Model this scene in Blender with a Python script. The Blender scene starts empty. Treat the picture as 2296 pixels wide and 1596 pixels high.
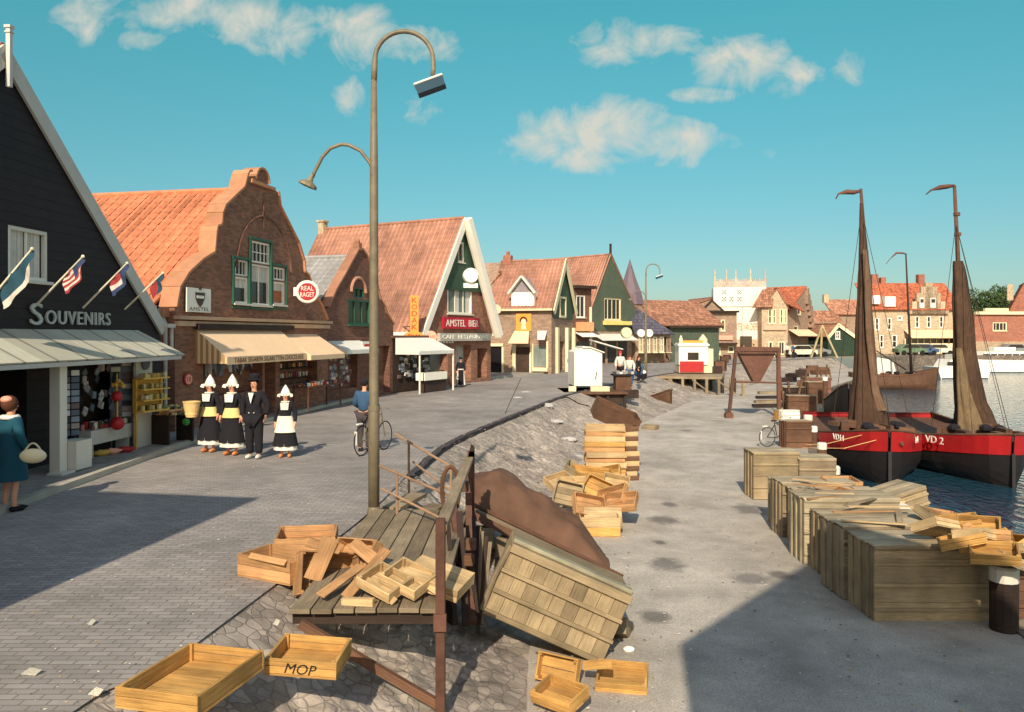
import bpy, math, random
from mathutils import Vector, Matrix, noise
from mathutils.geometry import tessellate_polygon
R = math.radians
V = Vector
rnd = random.Random(11)
sc = bpy.context.scene
col = sc.collection

# ---------------------------------------------------------------- camera, sky, sun, exposure
CX, CY, F, HC = 1148.0, 750.0, 1800.0, 2.7      # survey constants: principal column, horizon row, focal length, eye height
cam = bpy.data.cameras.new('camera'); co = bpy.data.objects.new('camera', cam); col.objects.link(co)
co.location = (0, 0, HC); co.rotation_euler = (R(90), 0, 0)
cam.sensor_width = 36; cam.lens = F / 2296 * 36; cam.shift_y = -48 / 2296
cam.clip_start = 0.1; cam.clip_end = 6000
sc.camera = co
SUN_EL, SUN_AZ = 35.0, 9.0        # the sun stands behind the camera and a little to its left
d = V((math.sin(R(SUN_AZ)) * math.cos(R(SUN_EL)), math.cos(R(SUN_AZ)) * math.cos(R(SUN_EL)), -math.sin(R(SUN_EL))))
sl = bpy.data.lights.new('sun', 'SUN'); so = bpy.data.objects.new('sun', sl); col.objects.link(so)
sl.energy = 4.0; sl.angle = R(0.5); sl.color = (1.0, 0.88, 0.72)
so.rotation_euler = d.to_track_quat('-Z', 'Y').to_euler(); so.location = (-20, -60, 50)
sc.view_settings.view_transform = 'Standard'; sc.view_settings.look = 'None'
sc.view_settings.exposure = 0.35; sc.view_settings.gamma = 1.0

def lin(r, g, b):
    f = lambda c: (c / 255 / 12.92) if c <= 10 else ((c / 255 + 0.055) / 1.055) ** 2.4
    return (f(r), f(g), f(b), 1)

world = bpy.data.worlds.new('World'); sc.world = world; world.use_nodes = True
wn, wl = world.node_tree.nodes, world.node_tree.links
wn.clear()
def wnode(t, **k):
    n = wn.new(t)
    for a, b in k.items(): setattr(n, a, b)
    return n
def wmath(op, a, b=None, clamp=False):
    n = wnode('ShaderNodeMath', operation=op, use_clamp=clamp)
    for i, v in enumerate((a, b)):
        if v is None: continue
        if isinstance(v, (int, float)): n.inputs[i].default_value = v
        else: wl.new(v, n.inputs[i])
    return n.outputs[0]
sky = wnode('ShaderNodeTexSky', sky_type='NISHITA'); sky.sun_disc = False
sky.sun_elevation = R(SUN_EL); sky.sun_rotation = R(180 + SUN_AZ); sky.air_density = 1.0; sky.dust_density = 0.6; sky.ozone_density = 2.0
tc = wnode('ShaderNodeTexCoord'); sx = wnode('ShaderNodeSeparateXYZ'); wl.new(tc.outputs['Generated'], sx.inputs[0])
yy = wmath('MAXIMUM', sx.outputs[1], 0.05)
uu = wmath('DIVIDE', sx.outputs[0], yy); vv = wmath('DIVIDE', sx.outputs[2], yy)
# tint of the sky by elevation
ramp = wnode('ShaderNodeValToRGB'); wl.new(sx.outputs[2], ramp.inputs[0])
e = ramp.color_ramp.elements
e[0].position = 0.0; e[0].color = (0.31, 0.335, 0.345, 1)
e[1].position = 0.62; e[1].color = (0.95, 0.95, 0.80, 1)
e2 = e.new(0.12); e2.color = (0.28, 0.43, 0.385, 1)
e3 = e.new(0.38); e3.color = (0.225, 0.70, 0.50, 1)
tint = wnode('ShaderNodeMix', data_type='RGBA', blend_type='MULTIPLY'); tint.inputs[0].default_value = 1
sb = wnode('ShaderNodeVectorMath', operation='SCALE'); sb.inputs['Scale'].default_value = 1.75; wl.new(sky.outputs[0], sb.inputs[0])
wl.new(sb.outputs[0], tint.inputs[6]); back = wmath('MULTIPLY', wmath('SUBTRACT', 0.35, sx.outputs[1]), 2.2, True)
bmx = wnode('ShaderNodeMix', data_type='RGBA'); wl.new(back, bmx.inputs[0]); wl.new(ramp.outputs[0], bmx.inputs[6]); bmx.inputs[7].default_value = (1.0, .86, .68, 1); wl.new(bmx.outputs[2], tint.inputs[7])
# clouds: ragged cumulus banks at their own bearings
cv = wnode('ShaderNodeCombineXYZ'); wl.new(uu, cv.inputs[0]); wl.new(vv, cv.inputs[1])
ns = wnode('ShaderNodeTexNoise'); ns.inputs['Scale'].default_value = 16; ns.inputs['Detail'].default_value = 9; ns.inputs['Roughness'].default_value = 0.62; ns.inputs['Distortion'].default_value = 0.5
wl.new(cv.outputs[0], ns.inputs['Vector'])
CL = [(400, 25, 160, 50, .9), (570, 50, 110, 55, .88), (200, 40, 90, 60, .6), (320, 90, 60, 26, .75), (640, 80, 90, 60, .95), (790, 75, 95, 75, .95), (920, 105, 110, 45, .8), (780, 215, 36, 48, .8), (950, 245, 60, 40, .55),
      (1360, 95, 75, 60, .95), (1480, 100, 110, 42, .85), (1650, 145, 100, 62, 1), (1720, 120, 50, 50, .7), (1600, 212, 90, 20, .85), (1800, 160, 55, 34, .8), (1910, 140, 60, 50, .7), (1740, 185, 90, 40, .5),
      (1230, 310, 85, 62, 1.15), (1370, 300, 130, 75, 1.25), (1500, 320, 130, 50, 1.1), (1360, 345, 210, 38, 1.0), (1735, 345, 30, 22, .5)]
acc = None
for (px, py, rx, ry, am) in CL:
    a = wmath('MULTIPLY', wmath('SUBTRACT', uu, (px - CX) / F), F / rx)
    b = wmath('MULTIPLY', wmath('SUBTRACT', vv, (CY - py) / F), F / ry)
    q = wmath('SQRT', wmath('ADD', wmath('MULTIPLY', a, a), wmath('MULTIPLY', b, b)))
    mk = wmath('MULTIPLY', wmath('SUBTRACT', 1.45, q, clamp=True), am)
    acc = mk if acc is None else wmath('MAXIMUM', acc, mk)
nz = wmath('MULTIPLY', wmath('SUBTRACT', ns.outputs[0], 0.5), 3.2)
cm = wmath('SUBTRACT', wmath('ADD', acc, wmath('MULTIPLY', nz, wmath('MINIMUM', wmath('MULTIPLY', acc, 2.5), 1.0))), 0.36, clamp=True)
cm = wmath('MULTIPLY', cm, 0.95, clamp=True)
cm = wmath('MULTIPLY', cm, wmath('GREATER_THAN', sx.outputs[1], 0.06))
cmx = wnode('ShaderNodeMix', data_type='RGBA'); wl.new(cm, cmx.inputs[0]); wl.new(tint.outputs[2], cmx.inputs[6]); cmx.inputs[7].default_value = (5.4, 5.3, 4.6, 1)
bg = wnode('ShaderNodeBackground'); bg.inputs[1].default_value = 0.10; wl.new(cmx.outputs[2], bg.inputs[0])
wo = wnode('ShaderNodeOutputWorld'); wl.new(bg.outputs[0], wo.inputs[0])

# ---------------------------------------------------------------- helpers
def gp(px, py, z=0.0):
    "point of the plane z that was surveyed at column px, row py"
    Y = F * (HC - z) / (py - CY); return V(((px - CX) / F * Y, Y, z))
def at(px, py, Y): return V(((px - CX) / F * Y, Y, HC - (py - CY) / F * Y))

class MB:
    def __init__(s): s.v = []; s.f = []; s.uv = {}; s.var = []; s.m = Matrix.Identity(4); s.cur = None
    def add(s, vs, fs, uvs=None, var=None):
        o = len(s.v); s.v += [s.m @ V(p) for p in vs]
        r = rnd.random() if var is None else var
        for i, f in enumerate(fs):
            if uvs: s.uv[len(s.f)] = uvs[i]
            s.f.append([o + k for k in f]); s.var.append(r)
        return s
    def box(s, c, d, rot=None, var=None, taper=0.0):
        c = V(c); hx, hy, hz = d[0] / 2, d[1] / 2, d[2] / 2
        P = [V((a * hx * (1 - taper * (e > 0)), b * hy * (1 - taper * (e > 0)), e * hz)) for a in (-1, 1) for b in (-1, 1) for e in (-1, 1)]
        F6 = [(0, 1, 3, 2), (4, 6, 7, 5), (0, 4, 5, 1), (2, 3, 7, 6), (0, 2, 6, 4), (1, 5, 7, 3)]
        ax = max(range(3), key=lambda i: d[i]); off = (rnd.random() * 30, rnd.random() * 30); uvs = []
        for k, f in enumerate(F6):
            n = k // 2; pl = [i for i in range(3) if i != n]
            u_ = ax if ax in pl else pl[0]; v_ = [i for i in pl if i != u_][0]
            uvs.append([(P[i][u_] + off[0], P[i][v_] + off[1] + n * .37) for i in f])
        if rot is not None: P = [rot @ p for p in P]
        return s.add([c + p for p in P], F6, uvs, var)
    def beam(s, a, b, w, h, up=(0, 0, 1), var=None):
        a, b = V(a), V(b); x = (b - a); L = x.length; x.normalize(); y = V(up).cross(x)
        if y.length < 1e-4: y = V((0, 1, 0)).cross(x)
        y.normalize(); z = x.cross(y)
        return s.box((a + b) / 2, (L, w, h), Matrix((x, y, z)).transposed(), var)
    def tube(s, pts, r, n=8, cap=True, var=None):
        pts = [V(p) for p in pts]; rs = r if isinstance(r, (list, tuple)) else [r] * len(pts)
        vs, fs, uvs = [], [], []; pn = None; L = 0; o = rnd.random() * 9
        for i, p in enumerate(pts):
            t = (pts[min(i + 1, len(pts) - 1)] - pts[max(i - 1, 0)]).normalized()
            if pn is None: pn = t.cross(V((0, 0, 1)) if abs(t.z) < .9 else V((1, 0, 0))).normalized()
            pn = (pn - t * pn.dot(t)).normalized(); q = t.cross(pn)
            for k in range(n): a = 2 * math.pi * k / n; vs.append(p + (pn * math.cos(a) + q * math.sin(a)) * rs[i])
        for i in range(len(pts) - 1):
            l2 = L + (pts[i + 1] - pts[i]).length
            for k in range(n):
                k2 = (k + 1) % n; fs.append((i * n + k, i * n + k2, (i + 1) * n + k2, (i + 1) * n + k))
                w = 2 * math.pi * rs[i] / n; uvs.append([(o + L, k * w), (o + L, k * w + w), (o + l2, k * w + w), (o + l2, k * w)])
            L = l2
        if cap:
            fs += [tuple(range(n))[::-1], tuple(range((len(pts) - 1) * n, len(pts) * n))]; uvs += [[(0, 0)] * n] * 2
        return s.add(vs, fs, uvs, var)
    def lathe(s, prof, c=(0, 0, 0), n=16, sy=1.0, var=None, rot=None):
        c = V(c); vs, fs = [], []
        for (r, z) in prof:
            for k in range(n):
                a = 2 * math.pi * k / n; p = V((r * math.cos(a), r * math.sin(a) * sy, z)); vs.append(c + (rot @ p if rot else p))
        for i in range(len(prof) - 1):
            for k in range(n): k2 = (k + 1) % n; fs.append((i * n + k, i * n + k2, (i + 1) * n + k2, (i + 1) * n + k))
        fs += [tuple(range(n))[::-1], tuple(range((len(prof) - 1) * n, len(prof) * n))]
        return s.add(vs, fs, None, var)
    def ball(s, c, r, n=10, sz=(1, 1, 1), var=None):
        m = n // 2 + 1; pr = [(max(math.sin(math.pi * i / m), 1e-3) * r, -math.cos(math.pi * i / m) * r * sz[2]) for i in range(m + 1)]
        vs, fs = [], []
        for (a, z) in pr:
            for k in range(n): t = 2 * math.pi * k / n; vs.append(V(c) + V((a * math.cos(t) * sz[0], a * math.sin(t) * sz[1], z)))
        for i in range(m):
            for k in range(n): k2 = (k + 1) % n; fs.append((i * n + k, i * n + k2, (i + 1) * n + k2, (i + 1) * n + k))
        return s.add(vs, fs, None, var)
    def prism(s, poly, off, var=None):
        poly = [V(p) for p in poly]; off = V(off); n = len(poly)
        tri = tessellate_polygon([poly]); vs = poly + [p + off for p in poly]
        nrm = sum(((poly[t[1]] - poly[t[0]]).cross(poly[t[2]] - poly[t[0]]) for t in tri), V())
        flip = nrm.dot(off) > 0
        fs = [tuple(t) if not flip else tuple(t)[::-1] for t in tri] + [tuple(i + n for i in (t[::-1] if not flip else t)) for t in tri]
        fs += [((i, (i + 1) % n, n + (i + 1) % n, n + i) if flip else (i, n + i, n + (i + 1) % n, (i + 1) % n)) for i in range(n)]
        return s.add(vs, fs, None, var)
    def slab(s, q, th, var=None):
        q = [V(p) for p in q]; n = (q[1] - q[0]).cross(q[-1] - q[0]).normalized()
        return s.prism(q, -n * th, var)
    def quad(s, *q, var=None): return s.add(q, [tuple(range(len(q)))], None, var)
    def panel(s, o, u, v, outline, holes, dep, deps=None):
        "a flat wall with real openings, reveals going inward"
        o, u, v = V(o), V(u), V(v); deps = deps or [dep] * len(holes)
        loops = [[V((a, b, 0)) for a, b in l] for l in [outline] + holes]
        flat = [o + u * p.x + v * p.y for l in loops for p in l]; fs = []
        for t in tessellate_polygon(loops):
            a, b, c = (flat[i] for i in t)
            fs.append(t if (b - a).cross(c - a).dot(u.cross(v)) > 0 else t[::-1])
        s.add(flat, fs, None, .5)
        for h, dp in zip(holes, deps):
            inn = -(u.cross(v)) * dp; P = [o + u * a + v * b for a, b in h]
            for i in range(len(P)): a, b = P[i], P[(i + 1) % len(P)]; s.add([a, b, b + inn, a + inn], [(0, 1, 2, 3)], None, .5)
        return s
    def build(s, name, mat, parent=None, smooth=False, loc=None, bevel=0, weld=False):
        me = bpy.data.meshes.new(name); me.from_pydata([tuple(p) for p in s.v], [], s.f)
        uvl = me.uv_layers.new(name='UVMap'); at_ = me.attributes.new('var', 'FLOAT', 'FACE')
        at_.data.foreach_set('value', s.var)
        Z = V((0, 0, 1)); buf = [0.0] * (len(me.loops) * 2)
        for p in me.polygons:
            if p.index in s.uv: c = s.uv[p.index]
            else:
                n = p.normal
                if abs(n.z) > .85: c = [(s.v[i].x, s.v[i].y) for i in p.vertices]
                else:
                    t = Z.cross(n).normalized(); w = n.cross(t); c = [(s.v[i].dot(t), s.v[i].dot(w)) for i in p.vertices]
            for j, li in enumerate(p.loop_indices): buf[2 * li] = c[j][0]; buf[2 * li + 1] = c[j][1]
        uvl.data.foreach_set('uv', buf)
        if smooth: me.polygons.foreach_set('use_smooth', [True] * len(me.polygons))
        me.materials.append(mat); me.update()
        ob = bpy.data.objects.new(name, me); col.objects.link(ob)
        if parent: ob.parent = parent
        if loc is not None: ob.location = loc
        if bevel:
            b = ob.modifiers.new('bevel', 'BEVEL'); b.width = bevel; b.segments = 1; b.limit_method = 'ANGLE'
        return ob

def tag(o, label=None, cat=None, group=None, kind=None):
    for k, v in (('label', label), ('category', cat), ('group', group), ('kind', kind)):
        if v: o[k] = v
    return o
def empty(name, loc, rz=0.0, label=None, cat=None, group=None, rot=None):
    o = bpy.data.objects.new(name, None); col.objects.link(o); o.location = loc; o.empty_display_size = .2
    o.rotation_euler = rot if rot is not None else (0, 0, rz)
    return tag(o, label, cat, group)
def dup(o, label=None, parent=None):
    c = o.copy(); col.objects.link(c)
    if parent: c.parent = parent
    if label: c['label'] = label
    for ch in list(o.children): dup(ch, None, c)
    return c

_tc = {}
def text_mb(mb, txt, o, u, v, w, h=None, th=.01, spacing=1.0):
    "letters standing in the plane o + a*u + b*v, w wide, raised th"
    if (txt, spacing) not in _tc:
        cu = bpy.data.curves.new('t', 'FONT'); cu.body = txt; cu.space_character = spacing; cu.resolution_u = 3; cu.extrude = .5
        ob = bpy.data.objects.new('t', cu); col.objects.link(ob)
        me = ob.evaluated_get(bpy.context.evaluated_depsgraph_get()).to_mesh()
        _tc[(txt, spacing)] = ([tuple(p.co) for p in me.vertices], [tuple(p.vertices) for p in me.polygons])
        ob.to_mesh_clear(); bpy.data.objects.remove(ob); bpy.data.curves.remove(cu)
    vs, fs = _tc[(txt, spacing)]
    x0 = min(p[0] for p in vs); x1 = max(p[0] for p in vs); y0 = min(p[1] for p in vs); y1 = max(p[1] for p in vs)
    k = w / (x1 - x0); kh = k if h is None else h / (y1 - y0); u, v, o = V(u), V(v), V(o); n = u.cross(v)
    mb.add([o + u * (p[0] - x0) * k + v * (p[1] - y0) * kh + n * (p[2] * th) for p in vs], fs, None, .5)
    return mb

# ---------------------------------------------------------------- materials
_mc = {}
def mat(name, c=(150, 150, 150), rough=.75, kind='plain', amt=.25, scale=3.0, bump=.15, bscale=40, spec=.3, metal=0.0, c2=None, var=.35, p=None):
    if name in _mc: return _mc[name]
    m = bpy.data.materials.new(name); m.use_nodes = True; nt = m.node_tree; N, Lk = nt.nodes, nt.links; N.clear()
    def nd(t, **k):
        n = N.new(t)
        for a, b in k.items(): setattr(n, a, b)
        return n
    def S(s_, x):
        if isinstance(x, (int, float, tuple)): s_.default_value = x
        else: Lk.new(x, s_)
    def mt(op, a, b=0.0, cl=False):
        n = nd('ShaderNodeMath', operation=op, use_clamp=cl); S(n.inputs[0], a); S(n.inputs[1], b); return n.outputs[0]
    def mix(f, a, b, bt='MIX'):
        n = nd('ShaderNodeMix', data_type='RGBA', blend_type=bt); S(n.inputs[0], f); S(n.inputs[6], a); S(n.inputs[7], b); return n.outputs[2]
    def noi(vec, sc_, det=5, ro=.6, dist=0.0):
        n = nd('ShaderNodeTexNoise'); Lk.new(vec, n.inputs['Vector']); n.inputs['Scale'].default_value = sc_; n.inputs['Detail'].default_value = det
        n.inputs['Roughness'].default_value = ro; n.inputs['Distortion'].default_value = dist; return n.outputs[0]
    def mapv(vec, s_):
        n = nd('ShaderNodeMapping'); Lk.new(vec, n.inputs[0]); n.inputs['Scale'].default_value = s_; return n.outputs[0]
    T = nd('ShaderNodeTexCoord'); O, U = T.outputs['Object'], T.outputs['UV']
    b = nd('ShaderNodeBsdfPrincipled'); out = nd('ShaderNodeOutputMaterial'); Lk.new(b.outputs[0], out.inputs[0])
    base = lin(*c); at_ = nd('ShaderNodeAttribute', attribute_name='var').outputs['Fac']
    n1 = noi(O, scale); big = noi(O, scale * .23, 3)
    hgt = noi(O, bscale, 4)
    if kind == 'wood':
        g = noi(mapv(U, (1.3, 26, 1)), 2.2, 6, .65, .6); g2 = noi(mapv(U, (.5, 5, 1)), 1.5, 3, .5)
        dark = tuple(x * .42 for x in base[:3]) + (1,)
        cc = mix(mt('MULTIPLY', mt('SUBTRACT', g, .30), 1.7, True), dark, base); kn = noi(O, 14, 4, .7); cc = mix(mt('MULTIPLY', mt('SUBTRACT', kn, .60), 3.0, True), cc, dark)
        cc = mix(mt('MULTIPLY', mt('SUBTRACT', g2, .45), 2.0, True), cc, lin(*(c2 or (c[0] * .8, c[1] * .82, c[2] * .85))))
        hgt = g
    elif kind in ('brick', 'paver'):
        bt = nd('ShaderNodeTexBrick'); Lk.new(U, bt.inputs['Vector']); w, h, mo = p or (.21, .068, .009)
        bt.inputs['Scale'].default_value = 1; bt.inputs['Brick Width'].default_value = w; bt.inputs['Row Height'].default_value = h
        bt.inputs['Mortar Size'].default_value = mo; bt.inputs['Mortar Smooth'].default_value = .3; bt.inputs['Bias'].default_value = -.1
        lo_, hi_ = (.84, 1.1) if kind == 'paver' else (.68, 1.25)
        bt.inputs['Color1'].default_value = tuple(x * lo_ for x in base[:3]) + (1,); bt.inputs['Color2'].default_value = tuple(min(1, x * hi_) for x in base[:3]) + (1,)
        bt.inputs['Mortar'].default_value = lin(*(c2 or (150, 140, 125)))
        cc = bt.outputs['Color']; hgt = mt('ADD', mt('MULTIPLY', mt('SUBTRACT', 1, bt.outputs['Fac']), 1.0), mt('MULTIPLY', noi(O, 60), .35))
    elif kind == 'tile':
        sp = nd('ShaderNodeSeparateXYZ'); Lk.new(U, sp.inputs[0]); w, h = p or (.25, .34)
        a = mt('FRACT', mt('DIVIDE', sp.outputs[0], w)); r_ = mt('FRACT', mt('DIVIDE', sp.outputs[1], h))
        wav = mt('SINE', mt('MULTIPLY', a, 2 * math.pi)); bt = nd('ShaderNodeTexBrick'); Lk.new(U, bt.inputs['Vector']); bt.offset = 0
        bt.inputs['Scale'].default_value = 1; bt.inputs['Brick Width'].default_value = w; bt.inputs['Row Height'].default_value = h; bt.inputs['Mortar Size'].default_value = .02
        bt.inputs['Color1'].default_value = tuple(x * .6 for x in base[:3]) + (1,); bt.inputs['Color2'].default_value = tuple(min(1, x * 1.35) for x in base[:3]) + (1,); bt.inputs['Mortar'].default_value = tuple(x * .35 for x in base[:3]) + (1,)
        cc = bt.outputs['Color']; hgt = mt('ADD', wav, mt('MULTIPLY', r_, -.8))
    elif kind == 'board':
        sp = nd('ShaderNodeSeparateXYZ'); Lk.new(U, sp.inputs[0]); w = p or .18
        a = mt('FRACT', mt('DIVIDE', sp.outputs[1], w)); line = mt('GREATER_THAN', mt('ABSOLUTE', mt('SUBTRACT', a, .5)), .44)
        g = noi(mapv(U, (1, 20, 1)), 2.0, 5, .6)
        cc = mix(g, tuple(x * .6 for x in base[:3]) + (1,), tuple(min(1, x * 1.25) for x in base[:3]) + (1,)); cc = mix(mt('MULTIPLY', line, .6), cc, tuple(x * .25 for x in base[:3]) + (1,)); hgt = mt('SUBTRACT', a, mt('MULTIPLY', line, 1))
    elif kind == 'vboard':
        sp = nd('ShaderNodeSeparateXYZ'); Lk.new(U, sp.inputs[0]); w = p or .15
        a = mt('FRACT', mt('DIVIDE', sp.outputs[0], w)); line = mt('GREATER_THAN', mt('ABSOLUTE', mt('SUBTRACT', a, .5)), .45)
        g = noi(mapv(U, (14, 1, 1)), 2.0, 5, .6)
        cc = mix(g, tuple(x * .6 for x in base[:3]) + (1,), tuple(min(1, x * 1.25) for x in base[:3]) + (1,)); cc = mix(mt('MULTIPLY', line, .7), cc, tuple(x * .3 for x in base[:3]) + (1,)); hgt = mt('MULTIPLY', line, -1)
    elif kind == 'stone':
        vo = nd('ShaderNodeTexVoronoi', feature='DISTANCE_TO_EDGE'); vv_ = nd('ShaderNodeVectorMath', operation='ADD'); Lk.new(O, vv_.inputs[0])
        nn = nd('ShaderNodeTexNoise'); Lk.new(O, nn.inputs['Vector']); nn.inputs['Scale'].default_value = 4
        sc2 = nd('ShaderNodeVectorMath', operation='SCALE'); Lk.new(nn.outputs['Color'], sc2.inputs[0]); sc2.inputs['Scale'].default_value = .12; Lk.new(sc2.outputs[0], vv_.inputs[1])
        Lk.new(vv_.outputs[0], vo.inputs['Vector']); vo.inputs['Scale'].default_value = p or 3.2
        v2 = nd('ShaderNodeTexVoronoi'); Lk.new(vv_.outputs[0], v2.inputs['Vector']); v2.inputs['Scale'].default_value = p or 3.2
        sp = nd('ShaderNodeSeparateColor'); Lk.new(v2.outputs['Color'], sp.inputs[0])
        edge = mt('MULTIPLY', vo.outputs['Distance'], 14, True)
        fn = noi(O, 30, 6, .75); fs_ = noi(O, 9, 5, .7)
        cc = mix(mt('ADD', mt('MULTIPLY', sp.outputs[0], .45), mt('MULTIPLY', mt('ADD', fn, fs_), .32)), tuple(x * .5 for x in base[:3]) + (1,), tuple(min(1, x * 1.5) for x in base[:3]) + (1,))
        cc = mix(edge, lin(*(c2 or (70, 66, 62))), cc); hgt = mt('ADD', mt('MULTIPLY', edge, .8), mt('MULTIPLY', noi(O, 25), .6))
    elif kind == 'sand':
        n2 = noi(O, .5, 8, .72, .3); n3 = noi(O, 22, 6, .7)
        cc = mix(mt('MULTIPLY', mt('SUBTRACT', n2, .30), 3.4, True), lin(*(c2 or (160, 150, 136))), base)
        n4 = noi(O, 60, 3, .8); cc = mix(mt('MULTIPLY', mt('SUBTRACT', n4, .42), 3.0, True), cc, lin(120, 110, 98))
        v5 = nd('ShaderNodeTexVoronoi'); Lk.new(O, v5.inputs['Vector']); v5.inputs['Scale'].default_value = .32; pd = mt('MULTIPLY', mt('SUBTRACT', .13, mt('ADD', v5.outputs['Distance'], mt('MULTIPLY', mt('SUBTRACT', noi(O, 2.5, 4), .5), .12))), 16, True); cc = mix(mt('MULTIPLY', pd, .6), cc, lin(96, 92, 92))
        sp = mt('MULTIPLY', mt('SUBTRACT', n3, .58), 5, True); cc = mix(mt('MULTIPLY', sp, .35), cc, lin(90, 85, 78)); hgt = mt('ADD', n3, n2)
        sxy = nd('ShaderNodeSeparateXYZ'); Lk.new(O, sxy.inputs[0]); wob = mt('MULTIPLY', mt('SUBTRACT', noi(O, 3.0, 5, .65), .5), 1.5); dm = None
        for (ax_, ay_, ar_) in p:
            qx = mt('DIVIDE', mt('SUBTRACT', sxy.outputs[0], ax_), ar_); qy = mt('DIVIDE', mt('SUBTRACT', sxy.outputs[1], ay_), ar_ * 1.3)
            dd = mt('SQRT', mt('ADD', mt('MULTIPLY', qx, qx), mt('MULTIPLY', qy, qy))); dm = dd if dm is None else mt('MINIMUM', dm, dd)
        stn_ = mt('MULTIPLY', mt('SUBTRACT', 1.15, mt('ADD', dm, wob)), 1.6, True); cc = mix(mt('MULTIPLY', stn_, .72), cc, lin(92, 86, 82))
        vo = nd('ShaderNodeTexVoronoi'); Lk.new(O, vo.inputs['Vector']); vo.inputs['Scale'].default_value = 5
        sh = mt('LESS_THAN', vo.outputs['Distance'], .055); cc = mix(mt('MULTIPLY', sh, .6), cc, lin(215, 210, 195))
    elif kind == 'multi':
        r_ = nd('ShaderNodeValToRGB'); r_.color_ramp.interpolation = 'CONSTANT'; Lk.new(at_, r_.inputs[0]); el = r_.color_ramp.elements
        el[1].position = 1.0; el[0].position = 0.0; el[0].color = lin(*p[0]); el[1].color = lin(*p[-1])
        for i, q in enumerate(p[1:]): el.new((i + 1) / len(p)).color = lin(*q)
        cc = r_.outputs[0]
    elif kind == 'stripe':
        sp = nd('ShaderNodeSeparateXYZ'); Lk.new(U, sp.inputs[0]); a = mt('FRACT', mt('DIVIDE', sp.outputs[0], p or .16))
        cc = mix(mt('GREATER_THAN', a, .5), base, lin(*c2))
    else: cc = base
    if kind not in ('multi',):
        cc = mix(1.0, cc, mt('ADD', mt('MULTIPLY', mt('SUBTRACT', at_, .5), var), 1.0), 'MULTIPLY') if var else cc
    vr = mt('ADD', mt('MULTIPLY', mt('ADD', mt('SUBTRACT', n1, .5), mt('SUBTRACT', big, .5)), amt * 2.4), 1.0)
    cc = mix(1.0, cc, vr, 'MULTIPLY')
    S(b.inputs['Base Color'], cc); b.inputs['Roughness'].default_value = rough; b.inputs['Metallic'].default_value = metal
    b.inputs['Specular IOR Level'].default_value = spec
    if bump:
        bp = nd('ShaderNodeBump'); bp.inputs['Strength'].default_value = bump; bp.inputs['Distance'].default_value = .02; S(bp.inputs['Height'], hgt); Lk.new(bp.outputs[0], b.inputs['Normal'])
    _mc[name] = m; return m

def sun_wood(n, c, **k): return mat(n, c, .8, 'wood', bump=.45, amt=.42, scale=2.4, var=.5, **k)
W_ORANGE = sun_wood('crate_wood', (222, 168, 112)); W_LIGHT = sun_wood('fresh_crate_wood', (238, 202, 146)); W_YEL = sun_wood('yellow_crate_wood', (232, 178, 100))
W_GREY = sun_wood('weathered_wood', (180, 158, 124)); W_DECK = sun_wood('deck_wood', (164, 144, 114)); W_OLIVE = sun_wood('box_wood', (190, 166, 126)); W_BROWN = sun_wood('brown_wood', (128, 92, 68)); W_DARK = sun_wood('dark_wood', (72, 56, 46))
RUST = mat('rust_brown_paint', (98, 66, 52), .7, amt=.4, scale=9, bump=.3); IRON = mat('lamp_iron', (120, 108, 84), .55, amt=.35, scale=8, spec=.5)
RAIL = mat('rusty_rail', (150, 120, 92), .6, amt=.35, scale=9)
WHITE = mat('white_paint', (232, 226, 208), .55, amt=.08, scale=2, bump=.05); CREAM = mat('cream_paint', (228, 214, 172), .6, amt=.1, bump=.05)
BLACKB = mat('black_boards', (44, 38, 40), .7, 'board', p=.2, bump=.4, amt=.3); BARGE = mat('grey_white_paint', (196, 192, 180), .6, amt=.12)
BRICK_R = mat('red_brown_brick', (152, 104, 80), .9, 'brick', bump=.25, c2=(132, 108, 92)); BRICK_D = mat('dark_brick', (122, 80, 64), .9, 'brick', bump=.25, c2=(116, 96, 82)); BRICK_B = mat('buff_brick', (166, 132, 106), .9, 'brick', bump=.2)
BRICK_P = mat('pale_brick', (206, 178, 142), .9, 'brick', bump=.2); BRICK_C = mat('red_brick', (172, 92, 64), .9, 'brick', bump=.2)
TILE_O = mat('orange_pantiles', (192, 120, 84), .8, 'plain', amt=.3, scale=6, bump=.1, var=1.0); TILE_P = mat('pinkish_pantiles', (160, 114, 92), .8, 'plain', amt=.45, scale=1.5, bump=.1, var=.75); TILE_G = mat('grey_slate_tiles', (150, 146, 140), .6, 'plain', amt=.25, scale=6, bump=.1, var=.5)
TILE_F = mat('far_pantiles', (176, 124, 96), .85, 'tile', bump=.5); TILE_FO = mat('far_orange_pantiles', (198, 112, 78), .85, 'tile', bump=.5); TILE_B = mat('far_blue_slates', (96, 92, 104), .7, 'tile', bump=.4)
GREEN = mat('green_boards', (62, 88, 66), .6, 'vboard', p=.22, bump=.3, amt=.15); GREENP = mat('green_paint', (46, 92, 70), .5, amt=.1); GREENF = mat('far_green_boards', (88, 98, 80), .65, 'vboard', p=.22, bump=.3)
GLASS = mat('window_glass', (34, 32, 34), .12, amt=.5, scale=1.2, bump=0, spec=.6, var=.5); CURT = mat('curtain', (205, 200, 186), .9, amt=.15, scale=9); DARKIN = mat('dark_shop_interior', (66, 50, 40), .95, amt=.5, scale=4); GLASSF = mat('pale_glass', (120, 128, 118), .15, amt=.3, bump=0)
AWN_Y = mat('yellow_canvas', (242, 206, 164), .9, amt=.08); AWN_S = mat('striped_canvas', (232, 200, 150), .9, 'stripe', c2=(176, 136, 92), p=.17, amt=.08, bump=.05, var=0); AWN_W = mat('white_canvas', (226, 224, 210), .9, amt=.08); CANOPY = mat('canopy_sheet', (206, 200, 176), .7, 'vboard', p=.9, bump=.2, amt=.1)
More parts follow.
